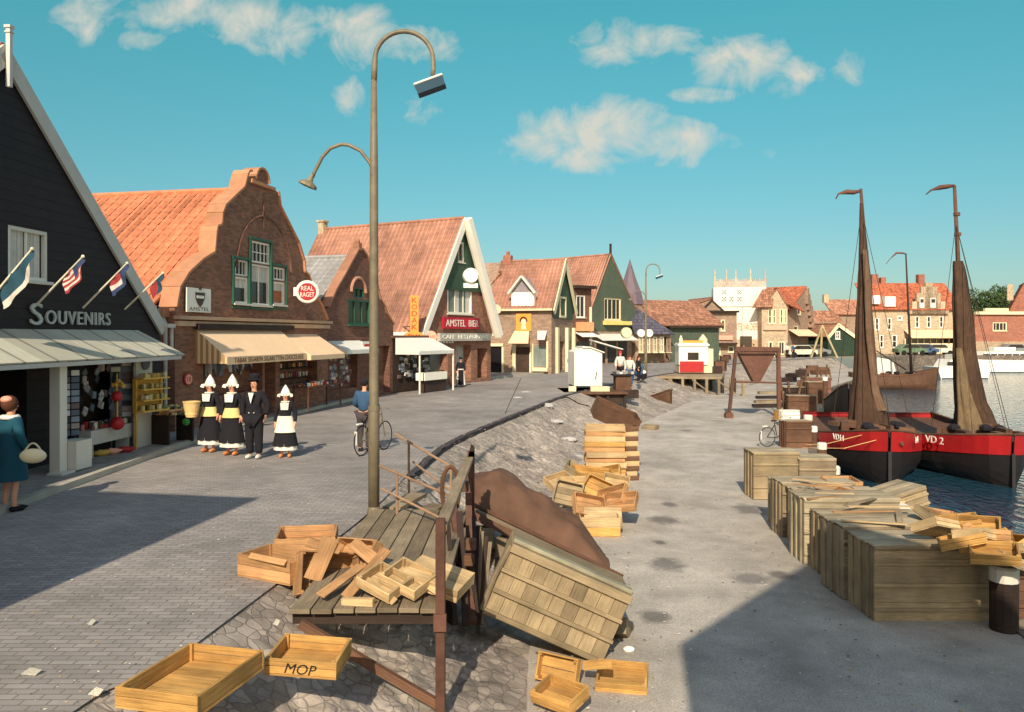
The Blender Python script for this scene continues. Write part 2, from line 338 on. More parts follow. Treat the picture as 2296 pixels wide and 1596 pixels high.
ASPH = mat('road_pavers', (156, 148, 140), .85, 'paver', p=(.2, .09, .008), c2=(124, 114, 104), bump=.4, amt=.4, scale=.9); PAVE = mat('pavement_slabs', (158, 150, 138), .85, 'paver', p=(.3, .3, .008), c2=(100, 95, 88), bump=.3, amt=.25, scale=1.5)
KERB = mat('kerb_stone', (176, 168, 150), .85, amt=.25); KERB_SHADE = mat('edge_shade_stone', (72, 66, 66), .9, amt=.3); STONE = mat('dike_stone', (160, 148, 134), .95, 'stone', bump=.45, amt=.5, scale=2.6, p=7, c2=(134, 124, 113)); SAND = mat('quay_gravel', (200, 190, 174), .95, 'sand', p=[(*gp(a, b, -1.2).xy, r) for a, b, r in ((1490, 1166, .34), (1500, 1132, .2), (1497, 1266, .33), (1466, 1384, .24), (1682, 1142, .45), (1480, 1215, .14), (1750, 1290, .2))], bump=.7, amt=.28, scale=1.7); GRND = mat('far_ground', (150, 142, 122), .95, amt=.3, scale=.5)
SKIN = mat('skin', (222, 160, 126), .6, amt=.05, bump=0, var=0); BLK = mat('black_cloth', (34, 32, 36), .9, amt=.2, scale=8, var=0); NAVY = mat('blue_cloth', (58, 88, 116), .9, amt=.2, scale=8, var=0); TEAL = mat('teal_coat', (28, 78, 92), .9, amt=.2, scale=8, var=0)
REDP = mat('red_paint', (176, 30, 30), .5, amt=.25, var=0, spec=.5); HULLB = mat('black_tar_hull', (42, 36, 34), .55, 'wood', bump=.3, var=0, spec=.5); SAIL = mat('brown_sail', (84, 62, 46), .9, 'vboard', amt=.4, scale=3, bump=.5, var=.3, p=.11); TARP = mat('brown_tarpaulin', (104, 76, 58), .85, amt=.35, scale=3, bump=.6, bscale=6, var=0)
ORNG = mat('orange_sign', (240, 160, 70), .5, amt=.06, var=0); PINK = mat('pink_sign', (238, 168, 140), .5, amt=.1, var=0); SIGNW = mat('sign_white', (238, 234, 216), .5, amt=.04, var=0, bump=0); YELL = mat('yellow_paint', (222, 178, 80), .6, amt=.2); HAIR = mat('hair', (96, 56, 36), .8, amt=.3, scale=30)
GOODS = mat('mixed_goods', kind='multi', p=[(190, 60, 50), (225, 215, 190), (70, 80, 110), (210, 170, 90), (60, 90, 70), (235, 230, 215), (120, 80, 60), (90, 90, 96), (200, 130, 110)], rough=.7, amt=.15, bump=0)
CARDS = mat('postcards', kind='multi', p=[(205, 205, 200), (90, 100, 110), (150, 140, 130), (60, 60, 66), (180, 170, 160), (110, 90, 90), (225, 220, 210), (130, 140, 150)], rough=.5, amt=.15, bump=0)
STRAW = mat('straw', (226, 188, 124), .9, amt=.25, scale=20, bump=.5, bscale=50); FRUIT = mat('potted_goods', kind='multi', p=[(206, 190, 120), (190, 160, 80), (120, 120, 70), (220, 205, 160), (170, 140, 90), (90, 80, 56)], rough=.7, bump=0)
LEAF = mat('leaves', kind='multi', p=[(58, 78, 38), (72, 92, 46), (44, 62, 32), (86, 102, 54)], rough=.8, bump=0); BARK = mat('bark', (80, 66, 52), .9)
AX, AY, AZ = V((1, 0, 0)), V((0, 1, 0)), V((0, 0, 1))
# ---------------------------------------------------------------- ground, road, dike, quay, water
KL = [(-5.4, -30), (-5.5, 2), (-6.9, 7.5), (-7.6, 11.5), (-7.8, 16), (-7.86, 21), (-7.3, 27), (-6.5, 32.5), (-5.6, 37.8), (-3.6, 43.4), (-.9, 49.5), (3.0, 57), (7.2, 71.5), (12, 79), (20, 91), (33, 98.5)]
CR = [(-3.6, -30), (-3.3, 2), (-2.8, 6.5), (-2.5, 9), (-2.15, 12.2), (-1.95, 16.2), (-1.6, 20), (-.65, 24.3), (.8, 30), (2.3, 35.5), (5.2, 43), (8.6, 51.2), (12.6, 59), (19.2, 72), (28, 84), (38, 95)]
TO = [(-1.4, -30), (-.5, 2), (.0, 6.5), (.1, 9), (.3, 12.2), (.7, 16.2), (1.15, 20), (1.95, 24.3), (3.2, 29), (5.3, 34.5), (8.0, 41), (11, 48), (15.5, 56.5), (22.5, 69), (30.5, 81), (39, 93)]
QE = [(6.3, -30), (6.4, 2), (6.5, 6.5), (6.7, 9), (7.2, 12.2), (7.7, 16.2), (8.3, 20.3), (9.4, 24.3), (11, 29), (12.8, 34.5), (15.4, 41), (18, 48), (22, 56), (28.5, 67), (35, 78), (42, 90)]
def curve(P, n):
    out = []; m = len(P) - 1
    for i in range(n + 1):
        t = i / n * m; k = min(int(t), m - 1); f = t - k
        p0, p1, p2, p3 = (V((*P[max(0, min(m, k + j))], 0)) for j in (-1, 0, 1, 2))
        out.append(.5 * ((2 * p1) + (p2 - p0) * f + (2 * p0 - 5 * p1 + 4 * p2 - p3) * f * f + (3 * p1 - p0 - 3 * p2 + p3) * f ** 3))
    return out
def strip(mb, A, B, za, zb, nv, fn=None):
    vs, fs = [], []
    for a, b in zip(A, B):
        for j in range(nv + 1):
            t = j / nv; p = a.lerp(b, t); p.z = za + (zb - za) * t
            if fn: p = fn(p, t)
            vs.append(p)
    for i in range(len(A) - 1):
        for j in range(nv): k = i * (nv + 1) + j; fs.append((k, k + 1, k + nv + 2, k + nv + 1))
    mb.add(vs, fs, None, .5)
def off(P, dx): # shift a line sideways
    out = []
    for i, p in enumerate(P):
        t = (P[min(i + 1, len(P) - 1)] - P[max(i - 1, 0)]).normalized(); out.append(p + V((t.y, -t.x, 0)) * dx)
    return out
NR = 450
K, C, T, Q = (curve(P, NR) for P in (KL, CR, TO, QE))
def st(name, mb, m, **k): return tag(mb.build(name, m, **k), kind='structure')
mb = MB(); strip(mb, K, off(C, -.02), 0, 0, 3); st('road', mb, ASPH)
mb = MB(); strip(mb, off(K, -2.6), off(K, -.14), .09, .09, 1); st('pavement', mb, PAVE)
mb = MB(); strip(mb, off(K, -.14), K, .11, .11, 1); strip(mb, K, K, .11, -.05, 1); st('kerb', mb, KERB)
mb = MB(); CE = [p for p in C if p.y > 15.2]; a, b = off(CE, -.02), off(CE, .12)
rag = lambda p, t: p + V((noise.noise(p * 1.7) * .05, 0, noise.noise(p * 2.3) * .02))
strip(mb, a, a, -.05, .02, 1); strip(mb, a, b, .02, .0, 2, rag); strip(mb, b, b, .0, -.2, 1); st('road_edge_shade', mb, KERB_SHADE)  # kerb strip coloured dark to stand in for the shade along the crest
def lump(p, t):
    e = min(t * 3, (1 - t) * 4); e = min(1, e); n_ = noise.noise(p * 1.1) * .09 + noise.noise(p * 3.7) * .06 + noise.noise(p * 9) * .035
    return p + V((0, 0, -abs(0) + n_ * e - .10 * math.sin(math.pi * t)))
Cn, Tn = curve(CR[:10], 1100), curve(TO[:10], 1100)
Cn = [p for p in Cn if p.y > 2]; Tn = Tn[-len(Cn):]
mb = MB(); strip(mb, off(Cn, -.05), off(Tn, .1), -.012, -1.21, 44, lump)
Cf, Tf = curve(CR[9:], 200), curve(TO[9:], 200); strip(mb, off(Cf, .1), off(Tf, .1), -.02, -1.21, 16, lump)
strip(mb, curve(CR[:2], 10), curve(TO[:2], 10), -.02, -1.21, 4); st('embankment', mb, STONE)
def bumpy(p, t): return p + V((0, 0, noise.noise(p * .5) * .03 * min(1, 4 * min(t, 1 - t))))
mb = MB(); strip(mb, off(T, -.25), off(Q, -.32), -1.2, -1.2, 24, bumpy); st('quay', mb, SAND)
mb = MB(); strip(mb, off(Q, -.32), off(Q, -.02), -1.17, -1.17, 1); strip(mb, off(Q, -.33), off(Q, -.32), -1.3, -1.17, 1); strip(mb, off(Q, -.02), off(Q, .0), -1.17, -3.2, 1)
far_edge = [V((42, 90, 0)), V((44, 97, 0)), V((52, 103, 0)), V((60, 104, 0)), V((900, 104, 0))]
strip(mb, far_edge, far_edge, .02, -3.2, 1); st('quay_wall', mb, mat('quay_masonry', (120, 108, 94), .9, 'stone', p=2, amt=.3))
poly = [V((p.x - .4, p.y, -.03)) for p in C[::6]] + [V((42.2, 90, -.03)), V((44, 97, -.03)), V((52, 103, -.03)), V((60, 104, -.03)), V((900, 104, -.03)), V((1500, 3000, -.03)), V((-2500, 3000, -.03)), V((-2500, -80, -.03))]
mb = MB(); t3 = tessellate_polygon([poly]); mb.add(poly, [tuple(t)[::-1] for t in t3], None, .5)
g = mb.build('ground', GRND); tag(g, kind='structure')
g.data.polygons.foreach_get
bm_flip = sum(p.normal.z for p in g.data.polygons)
if bm_flip < 0: g.data.flip_normals()
# water
wm = bpy.data.materials.new('harbour_water'); wm.use_nodes = True; nt = wm.node_tree; pb = nt.nodes['Principled BSDF']
pb.inputs['Base Color'].default_value = (.015, .05, .075, 1); pb.inputs['Roughness'].default_value = .06; pb.inputs['IOR'].default_value = 1.33
tcw = nt.nodes.new('ShaderNodeTexCoord'); mpw = nt.nodes.new('ShaderNodeMapping'); mpw.inputs['Scale'].default_value = (1.0, .45, 1); nt.links.new(tcw.outputs['Object'], mpw.inputs[0])
nw = nt.nodes.new('ShaderNodeTexNoise'); nw.inputs['Scale'].default_value = 3.2; nw.inputs['Detail'].default_value = 4; nw.inputs['Distortion'].default_value = .6; nt.links.new(mpw.outputs[0], nw.inputs['Vector'])
bw = nt.nodes.new('ShaderNodeBump'); bw.inputs['Strength'].default_value = .8; bw.inputs['Distance'].default_value = .14; nt.links.new(nw.outputs[0], bw.inputs['Height']); nt.links.new(bw.outputs[0], pb.inputs['Normal'])
WZ = -2.2
mb = MB(); mb.quad((-3, -40, WZ), (900, -40, WZ), (900, 110, WZ), (-3, 110, WZ)); st('water', mb, wm)

# ---------------------------------------------------------------- houses
def corrugated(mb, A, B, Cc, D, cw=.25, rh=.34, h=.035, sub=4):
    "pantile surface: A-B along the eaves, D-C along the ridge"
    A, B, Cc, D = V(A), V(B), V(Cc), V(D); n = (B - A).cross(D - A).normalized()
    if n.z < 0: n = -n
    nc = max(1, round((B - A).length / cw)) * sub; nr = max(1, round((D - A).length / rh)); colv = [rnd.random() * .4 for _ in range(nc + 1)]
    for r in range(nr):
        vs, fs, vv_ = [], [], []
        for i in range(nc + 1):
            s_ = i / nc; w = math.sin(s_ * nc / sub * 2 * math.pi) * h
            for (t, dz) in ((r / nr, .02), ((r + 1) / nr + .01, .0)):
                lo = A.lerp(B, s_); hi = D.lerp(Cc, s_); vs.append(lo.lerp(hi, t) + n * (w + dz))
        base = len(mb.v); mb.v += vs
        for c_ in range(nc // sub):
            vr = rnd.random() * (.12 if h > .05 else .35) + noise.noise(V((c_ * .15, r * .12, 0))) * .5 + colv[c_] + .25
            for j in range(sub): k = (c_ * sub + j) * 2; mb.f.append([base + k, base + k + 2, base + k + 3, base + k + 1]); mb.var.append(vr + .1 if j % sub not in (2, 3) else vr - (.9 if h > .05 else .5))  # valley faces tinted darker: shade of the troughs put into the tile colour
        o_ = base
        for i in range(nc): # little lip under each course
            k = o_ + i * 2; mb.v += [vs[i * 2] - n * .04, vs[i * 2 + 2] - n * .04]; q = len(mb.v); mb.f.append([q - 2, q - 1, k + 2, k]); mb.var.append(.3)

class House:
    def __init__(s, kind, label, cat, X0, Y0, th, group=None):
        s.X0, s.Y0, s.th = X0, Y0, R(th); s.root = empty(kind, (X0, Y0, 0), R(90 - th), label, cat, group); s.holes = []; s.deps = []
        s.M = Matrix.Translation((X0, Y0, 0)) @ Matrix.Rotation(R(90 - th), 4, 'Z')
    def L(s, px, py, p=0.0):
        "facade coordinates (along, up) of a surveyed column and row, p metres in front of the wall"
        X0, Y0 = s.X0 + p * math.cos(s.th), s.Y0 - p * math.sin(s.th)
        k = (px - CX) / F; t = (k * Y0 - X0) / (math.sin(s.th) - k * math.cos(s.th)); return t, HC - (py - CY) / F * (Y0 + t * math.cos(s.th))
    def rect(s, a, b, c, d):
        t0, _ = s.L(a, b); t1, _ = s.L(c, b); m_ = (a + c) / 2; _, z1 = s.L(m_, b); _, z0 = s.L(m_, d); return t0, z0, t1, z1
    def part(s, name, m, fn, parent=None, **k):
        mb = MB(); fn(mb); return mb.build(name, m, parent or s.root, **k)
    def win(s, r, cols=2, rows=2, fm=None, pane=None, fw=.06, y=0.0, hole=True, dep=.12, name='window', trans=None, sill=True, curtain=None, panel_axis=None):
        x0, z0, x1, z1 = r; fm = fm or WHITE; pane = pane or GLASS
        if hole: s.holes.append([(x0, z0), (x1, z0), (x1, z1), (x0, z1)]); s.deps.append(dep)
        yi = dep * .55; mb = MB()
        mb.box(((x0 + x1) / 2, yi - .02, z0 + fw / 2), (x1 - x0, .08, fw)); mb.box(((x0 + x1) / 2, yi - .02, z1 - fw / 2), (x1 - x0, .08, fw))
        for x in (x0 + fw / 2, x1 - fw / 2): mb.box((x, yi - .022, (z0 + z1) / 2), (fw, .08, z1 - z0 - 2 * fw))
        for i in range(1, cols): mb.box((x0 + (x1 - x0) * i / cols, yi - .005, (z0 + z1) / 2), (fw * .5, .04, z1 - z0 - 2 * fw))
        zr = trans if trans else z1
        for i in range(1, rows): mb.box(((x0 + x1) / 2, yi - .008, z0 + (z1 - z0) * i / rows), (x1 - x0 - 2 * fw, .04, fw * .5))
        if sill: mb.box(((x0 + x1) / 2, -.04, z0 - .03), (x1 - x0 + .12, .12, .06))
        w = mb.build(name, fm, s.root)
        pb_ = MB(); pb_.box(((x0 + x1) / 2, yi + .04, (z0 + z1) / 2), (x1 - x0, .03, z1 - z0)); pb_.build('pane', pane, w)
        if curtain:
            for (a, b, c, d_) in curtain:
                cb = MB(); xs = [x0 + fw + (x1 - x0 - 2 * fw) * (a + (c - a) * i / 10) for i in range(11)]; zz = (z0 + (z1 - z0) * b, z0 + (z1 - z0) * d_)
                for i in range(10): cb.quad((xs[i], yi + .018 + .004 * (i % 2), zz[0]), (xs[i + 1], yi + .018 + .004 * ((i + 1) % 2), zz[0]), (xs[i + 1], yi + .018 + .004 * ((i + 1) % 2), zz[1]), (xs[i], yi + .018 + .004 * (i % 2), zz[1]))
                cb.build('curtain', CURT, w)
        return w
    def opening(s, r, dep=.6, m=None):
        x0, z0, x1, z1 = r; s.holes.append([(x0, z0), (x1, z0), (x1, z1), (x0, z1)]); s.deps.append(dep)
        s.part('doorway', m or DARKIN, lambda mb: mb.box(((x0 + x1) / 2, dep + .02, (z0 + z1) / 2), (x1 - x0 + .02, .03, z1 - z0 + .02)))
    def body(s, outline, wall, D, name='wall'):
        mb = MB(); mb.panel((0, 0, 0), AX, AZ, outline, s.holes, .12, s.deps); n = len(outline)
        for i in range(n):
            (a, b), (c, d_) = outline[i], outline[(i + 1) % n]
            mb.quad((c, 0, d_), (a, 0, b), (a, D, b), (c, D, d_), var=.5)
        mb.prism([(a, D, b) for a, b in outline], (0, .05, 0), var=.5)
        return mb.build(name, wall, s.root)
    def roof(s, xl, zl, xr, zr, xa, za, D, m, geo=False, over=.2, y0=-.15, cw=.25):
        def f(mb):
            for (x, z, sg) in ((xl, zl, -1), (xr, zr, 1)):
                dx, dz = xa - x, za - z; L = math.hypot(dx, dz); ex, ez = x - dx / L * over, z - dz / L * over; up = .06
                q = [(ex, y0, ez + up), (ex, D + .15, ez + up), (xa, D + .15, za + up), (xa, y0, za + up)]
                if sg > 0: q = [q[1], q[0], q[3], q[2]]
                mb.slab([q[1], q[0], q[3], q[2]] if sg < 0 else [q[1], q[0], q[3], q[2]], .05, var=.5)
                if geo: corrugated(mb, q[0], q[1], q[2], q[3], cw, h=.04 if geo is True else geo)
            mb.tube([(xa, y0, za + .09), (xa, D + .15, za + .09)], .09, 8, var=.7)
        return s.part('roof', m, f)
    def barge(s, pts, w, m, y=-.22, th=.06, name='barge_board'):
        def f(mb):
            for (a, b), (c, d_) in zip(pts, pts[1:]):
                u = V((c - a, 0, d_ - b)).normalized(); n = V((-u.z, 0, u.x)); n = n if n.z > 0 else -n
                mb.prism([V((a, y, b)) + n * .08, V((c, y, d_)) + n * .08, V((c, y, d_)) - n * (w - .08), V((a, y, b)) - n * (w - .08)], (0, -th, 0))
        return s.part(name, m, f)
    def sign(s, kind, label, m, r, y=-.05, th=.04, cat='sign'):
        x0, z0, x1, z1 = r; o = empty(kind, s.M @ V((x0, y, z0)), R(90) - s.th, label, cat); mb = MB()
        mb.box(((x1 - x0) / 2, 0, (z1 - z0) / 2), (x1 - x0, th, z1 - z0)); mb.build('board', m, o); return o, x1 - x0, z1 - z0

# === black boarded souvenir house
h = House('black_house', 'black boarded gable house with white barge boards, nearest on the left', 'house', -9.81, 9.33, 4)
xa, za = h.L(28, 128); xr, zr = 11.6, 2.87; zl = 2.87; xa = 5.8
xa = 5.52; zr = zl = 2.95; top = [(0, 0), (11.3, 0), (11.3, zr), (xa, za), (0, zl)]
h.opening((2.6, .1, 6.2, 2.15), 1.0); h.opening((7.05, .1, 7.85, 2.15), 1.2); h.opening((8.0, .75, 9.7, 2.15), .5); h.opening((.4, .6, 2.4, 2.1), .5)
h.part('window_display', GOODS, lambda mb: [mb.box((rnd.uniform(2.7, 6.1), .9, rnd.uniform(.5, 2.0)), (.12 + .1 * rnd.random(), .05, .12)) for i in range(70)])['kind'] = 'stuff'
h.win(h.rect(18, 512, 106, 628), 2, 1, WHITE, GLASS, .07, curtain=[(.08, 0, .46, 1), (.54, 0, .95, 1)])
h.body(top, BLACKB, 9)
h.roof(0, zl, 11.3, zr, xa, za, 9, TILE_O, over=.05, y0=-.02)
h.barge([(-.15, zl - .1), (xa, za + .06), (11.38, zr - .08)], .32, BARGE, y=-.03)
h.part('gable_finial', BARGE, lambda mb: (mb.box((xa, -.14, za - .1), (.08, .08, 1.1)), mb.box((xa, -.14, za + .46), (.13, .12, .05)), mb.box((xa, -.14, za + .36), (.12, .11, .03))))
h.part('gutter', BARGE, lambda mb: (mb.box((11.5, -.1, zr - .02), (.4, .2, .1)), mb.tube([(11.65, -.12, zr - .05), (11.65, -.12, 2.2), (11.35, -.1, 2.1)], .045)))
def f(mb):
    for i, (x0, x1) in enumerate([(-1.5, 3.1), (3.1, 5.0), (5.0, 6.8), (6.8, 8.6), (8.6, 10.15)]):
        s_ = .0; mb.slab([(x0, -.02, 2.78), (x1, -.02, 2.78), (x1 + .1 * (x1 > 10), -1.15, 2.2), (x0, -1.15, 2.2)], .03)
h.part('canopy', CANOPY, f)
h.part('canopy_beam', BARGE, lambda mb: (mb.box((4.3, -1.13, 2.15), (11.6, .05, .08)),))
h.part('pillar', WHITE, lambda mb: mb.box((9.96, -.10, 1.05), (.42, .18, 2.1)))
t0, z0 = h.L(68, 728, .05); t1, _ = h.L(247, 728, .05)
h.part('lettering', mat('dull_white', (186, 190, 182), .7), lambda mb: (text_mb(mb, 'S', (t0, -.05, z0), AX, AZ, .36, .43, .04), text_mb(mb, 'OUVENIRS', (t0 + .46, -.05, z0 + .02), AX, AZ, t1 - t0 - .46, .28, .04, 1.15)))
# flags on the black house
def flag(px0, py0, px1, py1, colors, label, ln=.38, drop=.48):
    t, z = h.L(px0, py0); base = h.M @ V((t, -.02, z)); tip = at(px1, py1, base.y - .3); o = empty('flagpole', base, 0, label, 'flag', 'flags above the souvenir canopy')
    v_ = tip - base; mb = MB(); mb.tube([(0, 0, 0), v_], [.022, .018], 8); mb.ball(v_, .035); mb.build('pole', mat('pale_pole', (232, 222, 190), .6), o)
    n = 10; a0 = v_ * (1 - ln); mb = MB(); rows = 7
    for k in range(rows):
        P = []
        for i in range(n + 1):
            q = i / n; top_ = v_.lerp(a0, q); P.append([top_ + V((.035 * math.sin(r_ * .8 + i * .9), .03 * math.cos(i * 1.3 + r_ * .5), -drop * (r_ / rows) * (.55 + .45 * q * (1.2 - q) * 2))) for r_ in (k, k + 1)])
        for i in range(n):
            mb.add([P[i][0], P[i + 1][0], P[i + 1][1], P[i][1]], [(0, 1, 2, 3)], None, colors(i / n, k / rows))
    mb.build('flag', mat('flag_cloth', kind='multi', p=[(160, 60, 58), (206, 200, 184), (58, 70, 104), (44, 78, 92)], rough=.9, bump=0, amt=.1), o, smooth=True)
flag(75, 688, 186, 575, lambda q, r: (.6 if q < .5 and r < .5 else (.1 if int(r * 7) % 2 == 0 else .35)), 'stars and stripes flag on a pole above the big S of the shop lettering')
flag(184, 690, 285, 590, lambda q, r: (.1, .35, .6)[min(2, int(r * 3))] if q > .3 else .6, 'furled red, white and blue flag on the pole right of the striped flag', .35, .5)
flag(278, 693, 365, 612, lambda q, r: .1 if q > .4 else .85, 'flag rightmost of those above the souvenir canopy, against the white barge board', .3, .45)
flag(-40, 690, 72, 558, lambda q, r: .85 if r < .7 else .35, 'dark blue flag hanging in front of the curtained window', .6, .6)

# === red brown brick house with the curved gable
h = House('brick_house', 'red brown brick house with curved Dutch gable, orange pantiles and cream awnings', 'house', -9.07, 21.6, 12)
W2 = 9.5
prof = [(392, 712), (392, 690), (400, 645), (420, 612), (452, 582), (478, 566), (482, 520), (484, 508), (494, 504), (496, 478), (503, 460), (524, 440), (545, 420), (552, 392), (556, 384), (562, 384)]
left = [h.L(*p) for p in prof]; xa = h.L(586, 384)[0]; za = h.L(586, 379)[1]
dome = [(xa + .42 * math.cos(a) , za - .42 + .42 * math.sin(a)) for a in [math.pi - math.pi * i / 10 for i in range(11)]]
right_px = [(622, 430), (626, 462), (640, 490), (655, 520), (668, 545), (680, 585), (682, 610), (690, 618), (700, 650), (722, 690), (733, 716)]
right = [h.L(*p) for p in right_px]
out = [(0, 0), (W2, 0), (W2, 3.2)] + right[::-1][1:] + dome[::-1] + left[::-1][2:]
out = out[:-1] + [(0, 3.2)]
gw = GREENP
def r2(*a): return h.rect(*a)
h.win(r2(523, 583, 555, 618), 4, 1, WHITE, GLASS, .05, sill=False); h.win(r2(523, 621, 555, 680), 1, 1, WHITE, GLASS, .06, curtain=[(0, .6, 1, 1)])
h.win(r2(561, 543, 604, 590), 5, 2, WHITE, GLASS, .05, sill=False); h.win(r2(561, 594, 604, 684), 2, 1, WHITE, GLASS, .06, curtain=[(0, .58, 1, 1)])
h.win(r2(610, 600, 638, 628), 4, 1, WHITE, GLASS, .05, sill=False); h.win(r2(610, 632, 638, 683), 1, 1, WHITE, mat('orange_glass', (160, 96, 56), .2, amt=.2, bump=0), .06, curtain=[(0, .62, 1, 1)])
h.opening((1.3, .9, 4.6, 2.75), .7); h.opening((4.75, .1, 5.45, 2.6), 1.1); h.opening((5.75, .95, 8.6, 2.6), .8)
h.body(out, BRICK_R, .45, 'gable_wall')
h.part('wall', BRICK_R, lambda mb: mb.prism([(0.02, .46, 0), (W2 - .02, .46, 0), (W2 - .02, .46, 3.5), (xa, .46, 7.3), (.02, .46, 3.5)], (0, 11.0, 0)))
zr_ = h.L(556, 412)[1] - .1
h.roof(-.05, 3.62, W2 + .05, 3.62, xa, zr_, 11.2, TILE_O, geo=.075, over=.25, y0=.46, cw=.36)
h.part('gutter', BARGE, lambda mb: (mb.box((-.28, 5.7, 3.42), (.16, 10.6, .12)), mb.tube([(-.2, .35, 3.4), (-.12, .2, 3.0), (-.12, .2, .1)], .05)))
def f(mb): # coping stones along the curved top
    pts = [(a, b) for a, b in left] ; pts2 = right
    for P in (pts, pts2, dome):
        for (a, b), (c, d_) in zip(P, P[1:]):
            if abs(b - d_) + abs(a - c) > .03: mb.beam((a, .2, b + .02), (c, .2, d_ + .02), .56, .07)
    mb.box((xa, .2, za - .52), (1.5, .62, .1)); mb.box((xa - .62, .2, za - .46), (.2, .6, .05))
h.part('coping', mat('coping_stone', (188, 134, 98), .9, amt=.25), f)
def f(mb): # relief arch and keel
    c = ((h.L(555, 0)[0] + h.L(612, 0)[0]) / 2, ); x1, z1 = h.L(530, 590); x2, z2 = h.L(652, 612); cx_ = (x1 + x2) / 2; rr = (x2 - x1) / 2
    pts = [(cx_ + rr * math.cos(a), -.0, z1 - .1 + rr * 1.02 * math.sin(a)) for a in [math.pi * i / 14 for i in range(15)]]
    mb.tube(pts, .05, 6); x, z = h.L(590, 480); mb.box((x, -.02, z), (.07, .06, .9)); mb.box((x, -.02, z), (.16, .06, .18))
h.part('relief_arch', BRICK_D, f)
def f(mb): # green frame around the triple window
    for (a, b, c, d_) in ((521, 581, 557, 684), (559, 540, 606, 687), (608, 597, 640, 686)):
        x0, z0, x1, z1 = r2(a, b, c, d_)
        for q in (((x0 + x1) / 2, z1 + .03, x1 - x0 + .12, .07), ((x0 + x1) / 2, z0 - .08, x1 - x0 + .14, .06), (x0, (z0 + z1) / 2, .08, z1 - z0), (x1, (z0 + z1) / 2, .08, z1 - z0)): mb.box((q[0], -.03, q[1]), (q[2], .07, q[3]))
h.part('window_surround', GREENP, f)
xc, zc = h.L(405, 712); h.part('cornice', mat('cornice_stone', (196, 164, 130), .8), lambda mb: (mb.box((W2 / 2, -.09, zc), (W2 + .1, .2, .1)), mb.box((W2 / 2, -.05, zc - .16), (W2, .12, .14))))
h.part('fascia', W_DARK, lambda mb: mb.box((3.6, -.14, 2.93), (5.6, .14, .16)))
def awning(x0, x1, zt, zb, pr, m, ms, par, valance=True, curve_=0.0, name='awning'):
    def f(mb):
        n = 8; P = [(-pr * math.sin(math.pi / 2 * i / n) ** (1 - curve_ * .5) if curve_ else -pr * i / n, zt + (zb - zt) * ((i / n) if not curve_ else 1 - math.cos(math.pi / 2 * i / n))) for i in range(n + 1)]
        for (a, b), (c, d_) in zip(P, P[1:]): mb.quad((x0, a, b), (x0, c, d_), (x1, c, d_), (x1, a, b), var=.5)
        if valance: mb.slab([(x0, -pr, zb - .16), (x1, -pr, zb - .16), (x1, -pr, zb), (x0, -pr, zb)], .01, var=.5)
    a = h.part(name, m, f)
    def g_(mb):
        n = 8; P = [(-pr * math.sin(math.pi / 2 * i / n) ** (1 - curve_ * .5) if curve_ else -pr * i / n, zt + (zb - zt) * ((i / n) if not curve_ else 1 - math.cos(math.pi / 2 * i / n))) for i in range(n + 1)]
        for (a_, b_), (c_, d_) in zip(P, P[1:]): mb.quad((xx, a_, b_), (xx, c_, d_), (xx, c_, zb - .16), (xx, a_, zb - .16), var=.5)
    for xx in (x0, x1): h.part('awning_side', ms, g_)
    return a
awning(.9, 5.7, 2.88, 2.05, 1.0, AWN_Y, AWN_S, h, curve_=.0)
h.part('awning_valance', AWN_Y, lambda mb: mb.slab([(.9, -1.005, 1.86), (5.7, -1.005, 1.86), (5.7, -1.005, 2.08), (.9, -1.005, 2.08)], .01, var=.5))
h.part('lettering', mat('dark_lettering', (110, 84, 52), .8, var=0), lambda mb: text_mb(mb, 'TABAK SIGAREN SIGARETTEN-CHOCOLADE', (1.25, -1.022, 1.9), AX, AZ, 4.2, .15, .006, 1.1))
awning(5.75, 8.5, 2.72, 2.0, 1.15, AWN_Y, AWN_Y, h, valance=True)
# shop goods under the awnings
def f(mb):
    for i in range(26): x = 1.4 + i * .12; mb.slab([(x, .3 + .1 * rnd.random(), 1.75 - .35 * rnd.random()), (x + .09, .3, 1.7 - .3 * rnd.random()), (x + .08, .3, 2.6), (x, .3, 2.6)], .01)
h.part('hanging_goods', CARDS, f)
for z in (1.15, 1.5, 1.85, 2.2): h.part('shop_shelf', W_DARK, lambda mb: mb.box((7.15, .45, z), (2.8, .5, .04)))
def f(mb):
    for z in (1.17, 1.52, 1.87, 2.22):
        for i in range(24): mb.box((5.9 + i * .112, .3 + .1 * rnd.random(), z + .09), (.08, .08, .1 + .12 * rnd.random()))
h.part('shop_goods', GOODS, f)
t = h
def table(fr, x0, x1, y0, y1, z, kind, label, goods=None, legm=None, topm=None, group=None, ng=60):
    o = empty(kind, fr.M @ V(((x0 + x1) / 2, (y0 + y1) / 2, .09)), R(90) - fr.th, label, 'table', group); w, dd = x1 - x0, y1 - y0
    mb = MB(); mb.box((0, 0, z), (w, dd, .05)); mb.build('table_top', topm or RUST, o); mb = MB()
    for a in (-1, 1):
        for b in (-1, 1): l = MB(); l.box((a * (w / 2 - .05), b * (dd / 2 - .05), z / 2), (.05, .05, z)); l.build('leg', legm or RUST, o)
    if goods:
        mb = MB()
        for i in range(ng): mb.box((rnd.uniform(-w / 2 + .08, w / 2 - .08), rnd.uniform(-dd / 2 + .05, dd / 2 - .05), z + .03 + rnd.random() * .05), (.05 + rnd.random() * .08, .05 + rnd.random() * .06, .05 + rnd.random() * .12), Matrix.Rotation(rnd.random() * 3, 3, 'Z'))
        mb.build('trinkets', goods, o)
    return o
table(h, 5.9, 8.6, -1.0, -.35, .82, 'trinket_table', 'long red table of trinkets under the plain right-hand awning', GOODS, ng=110)
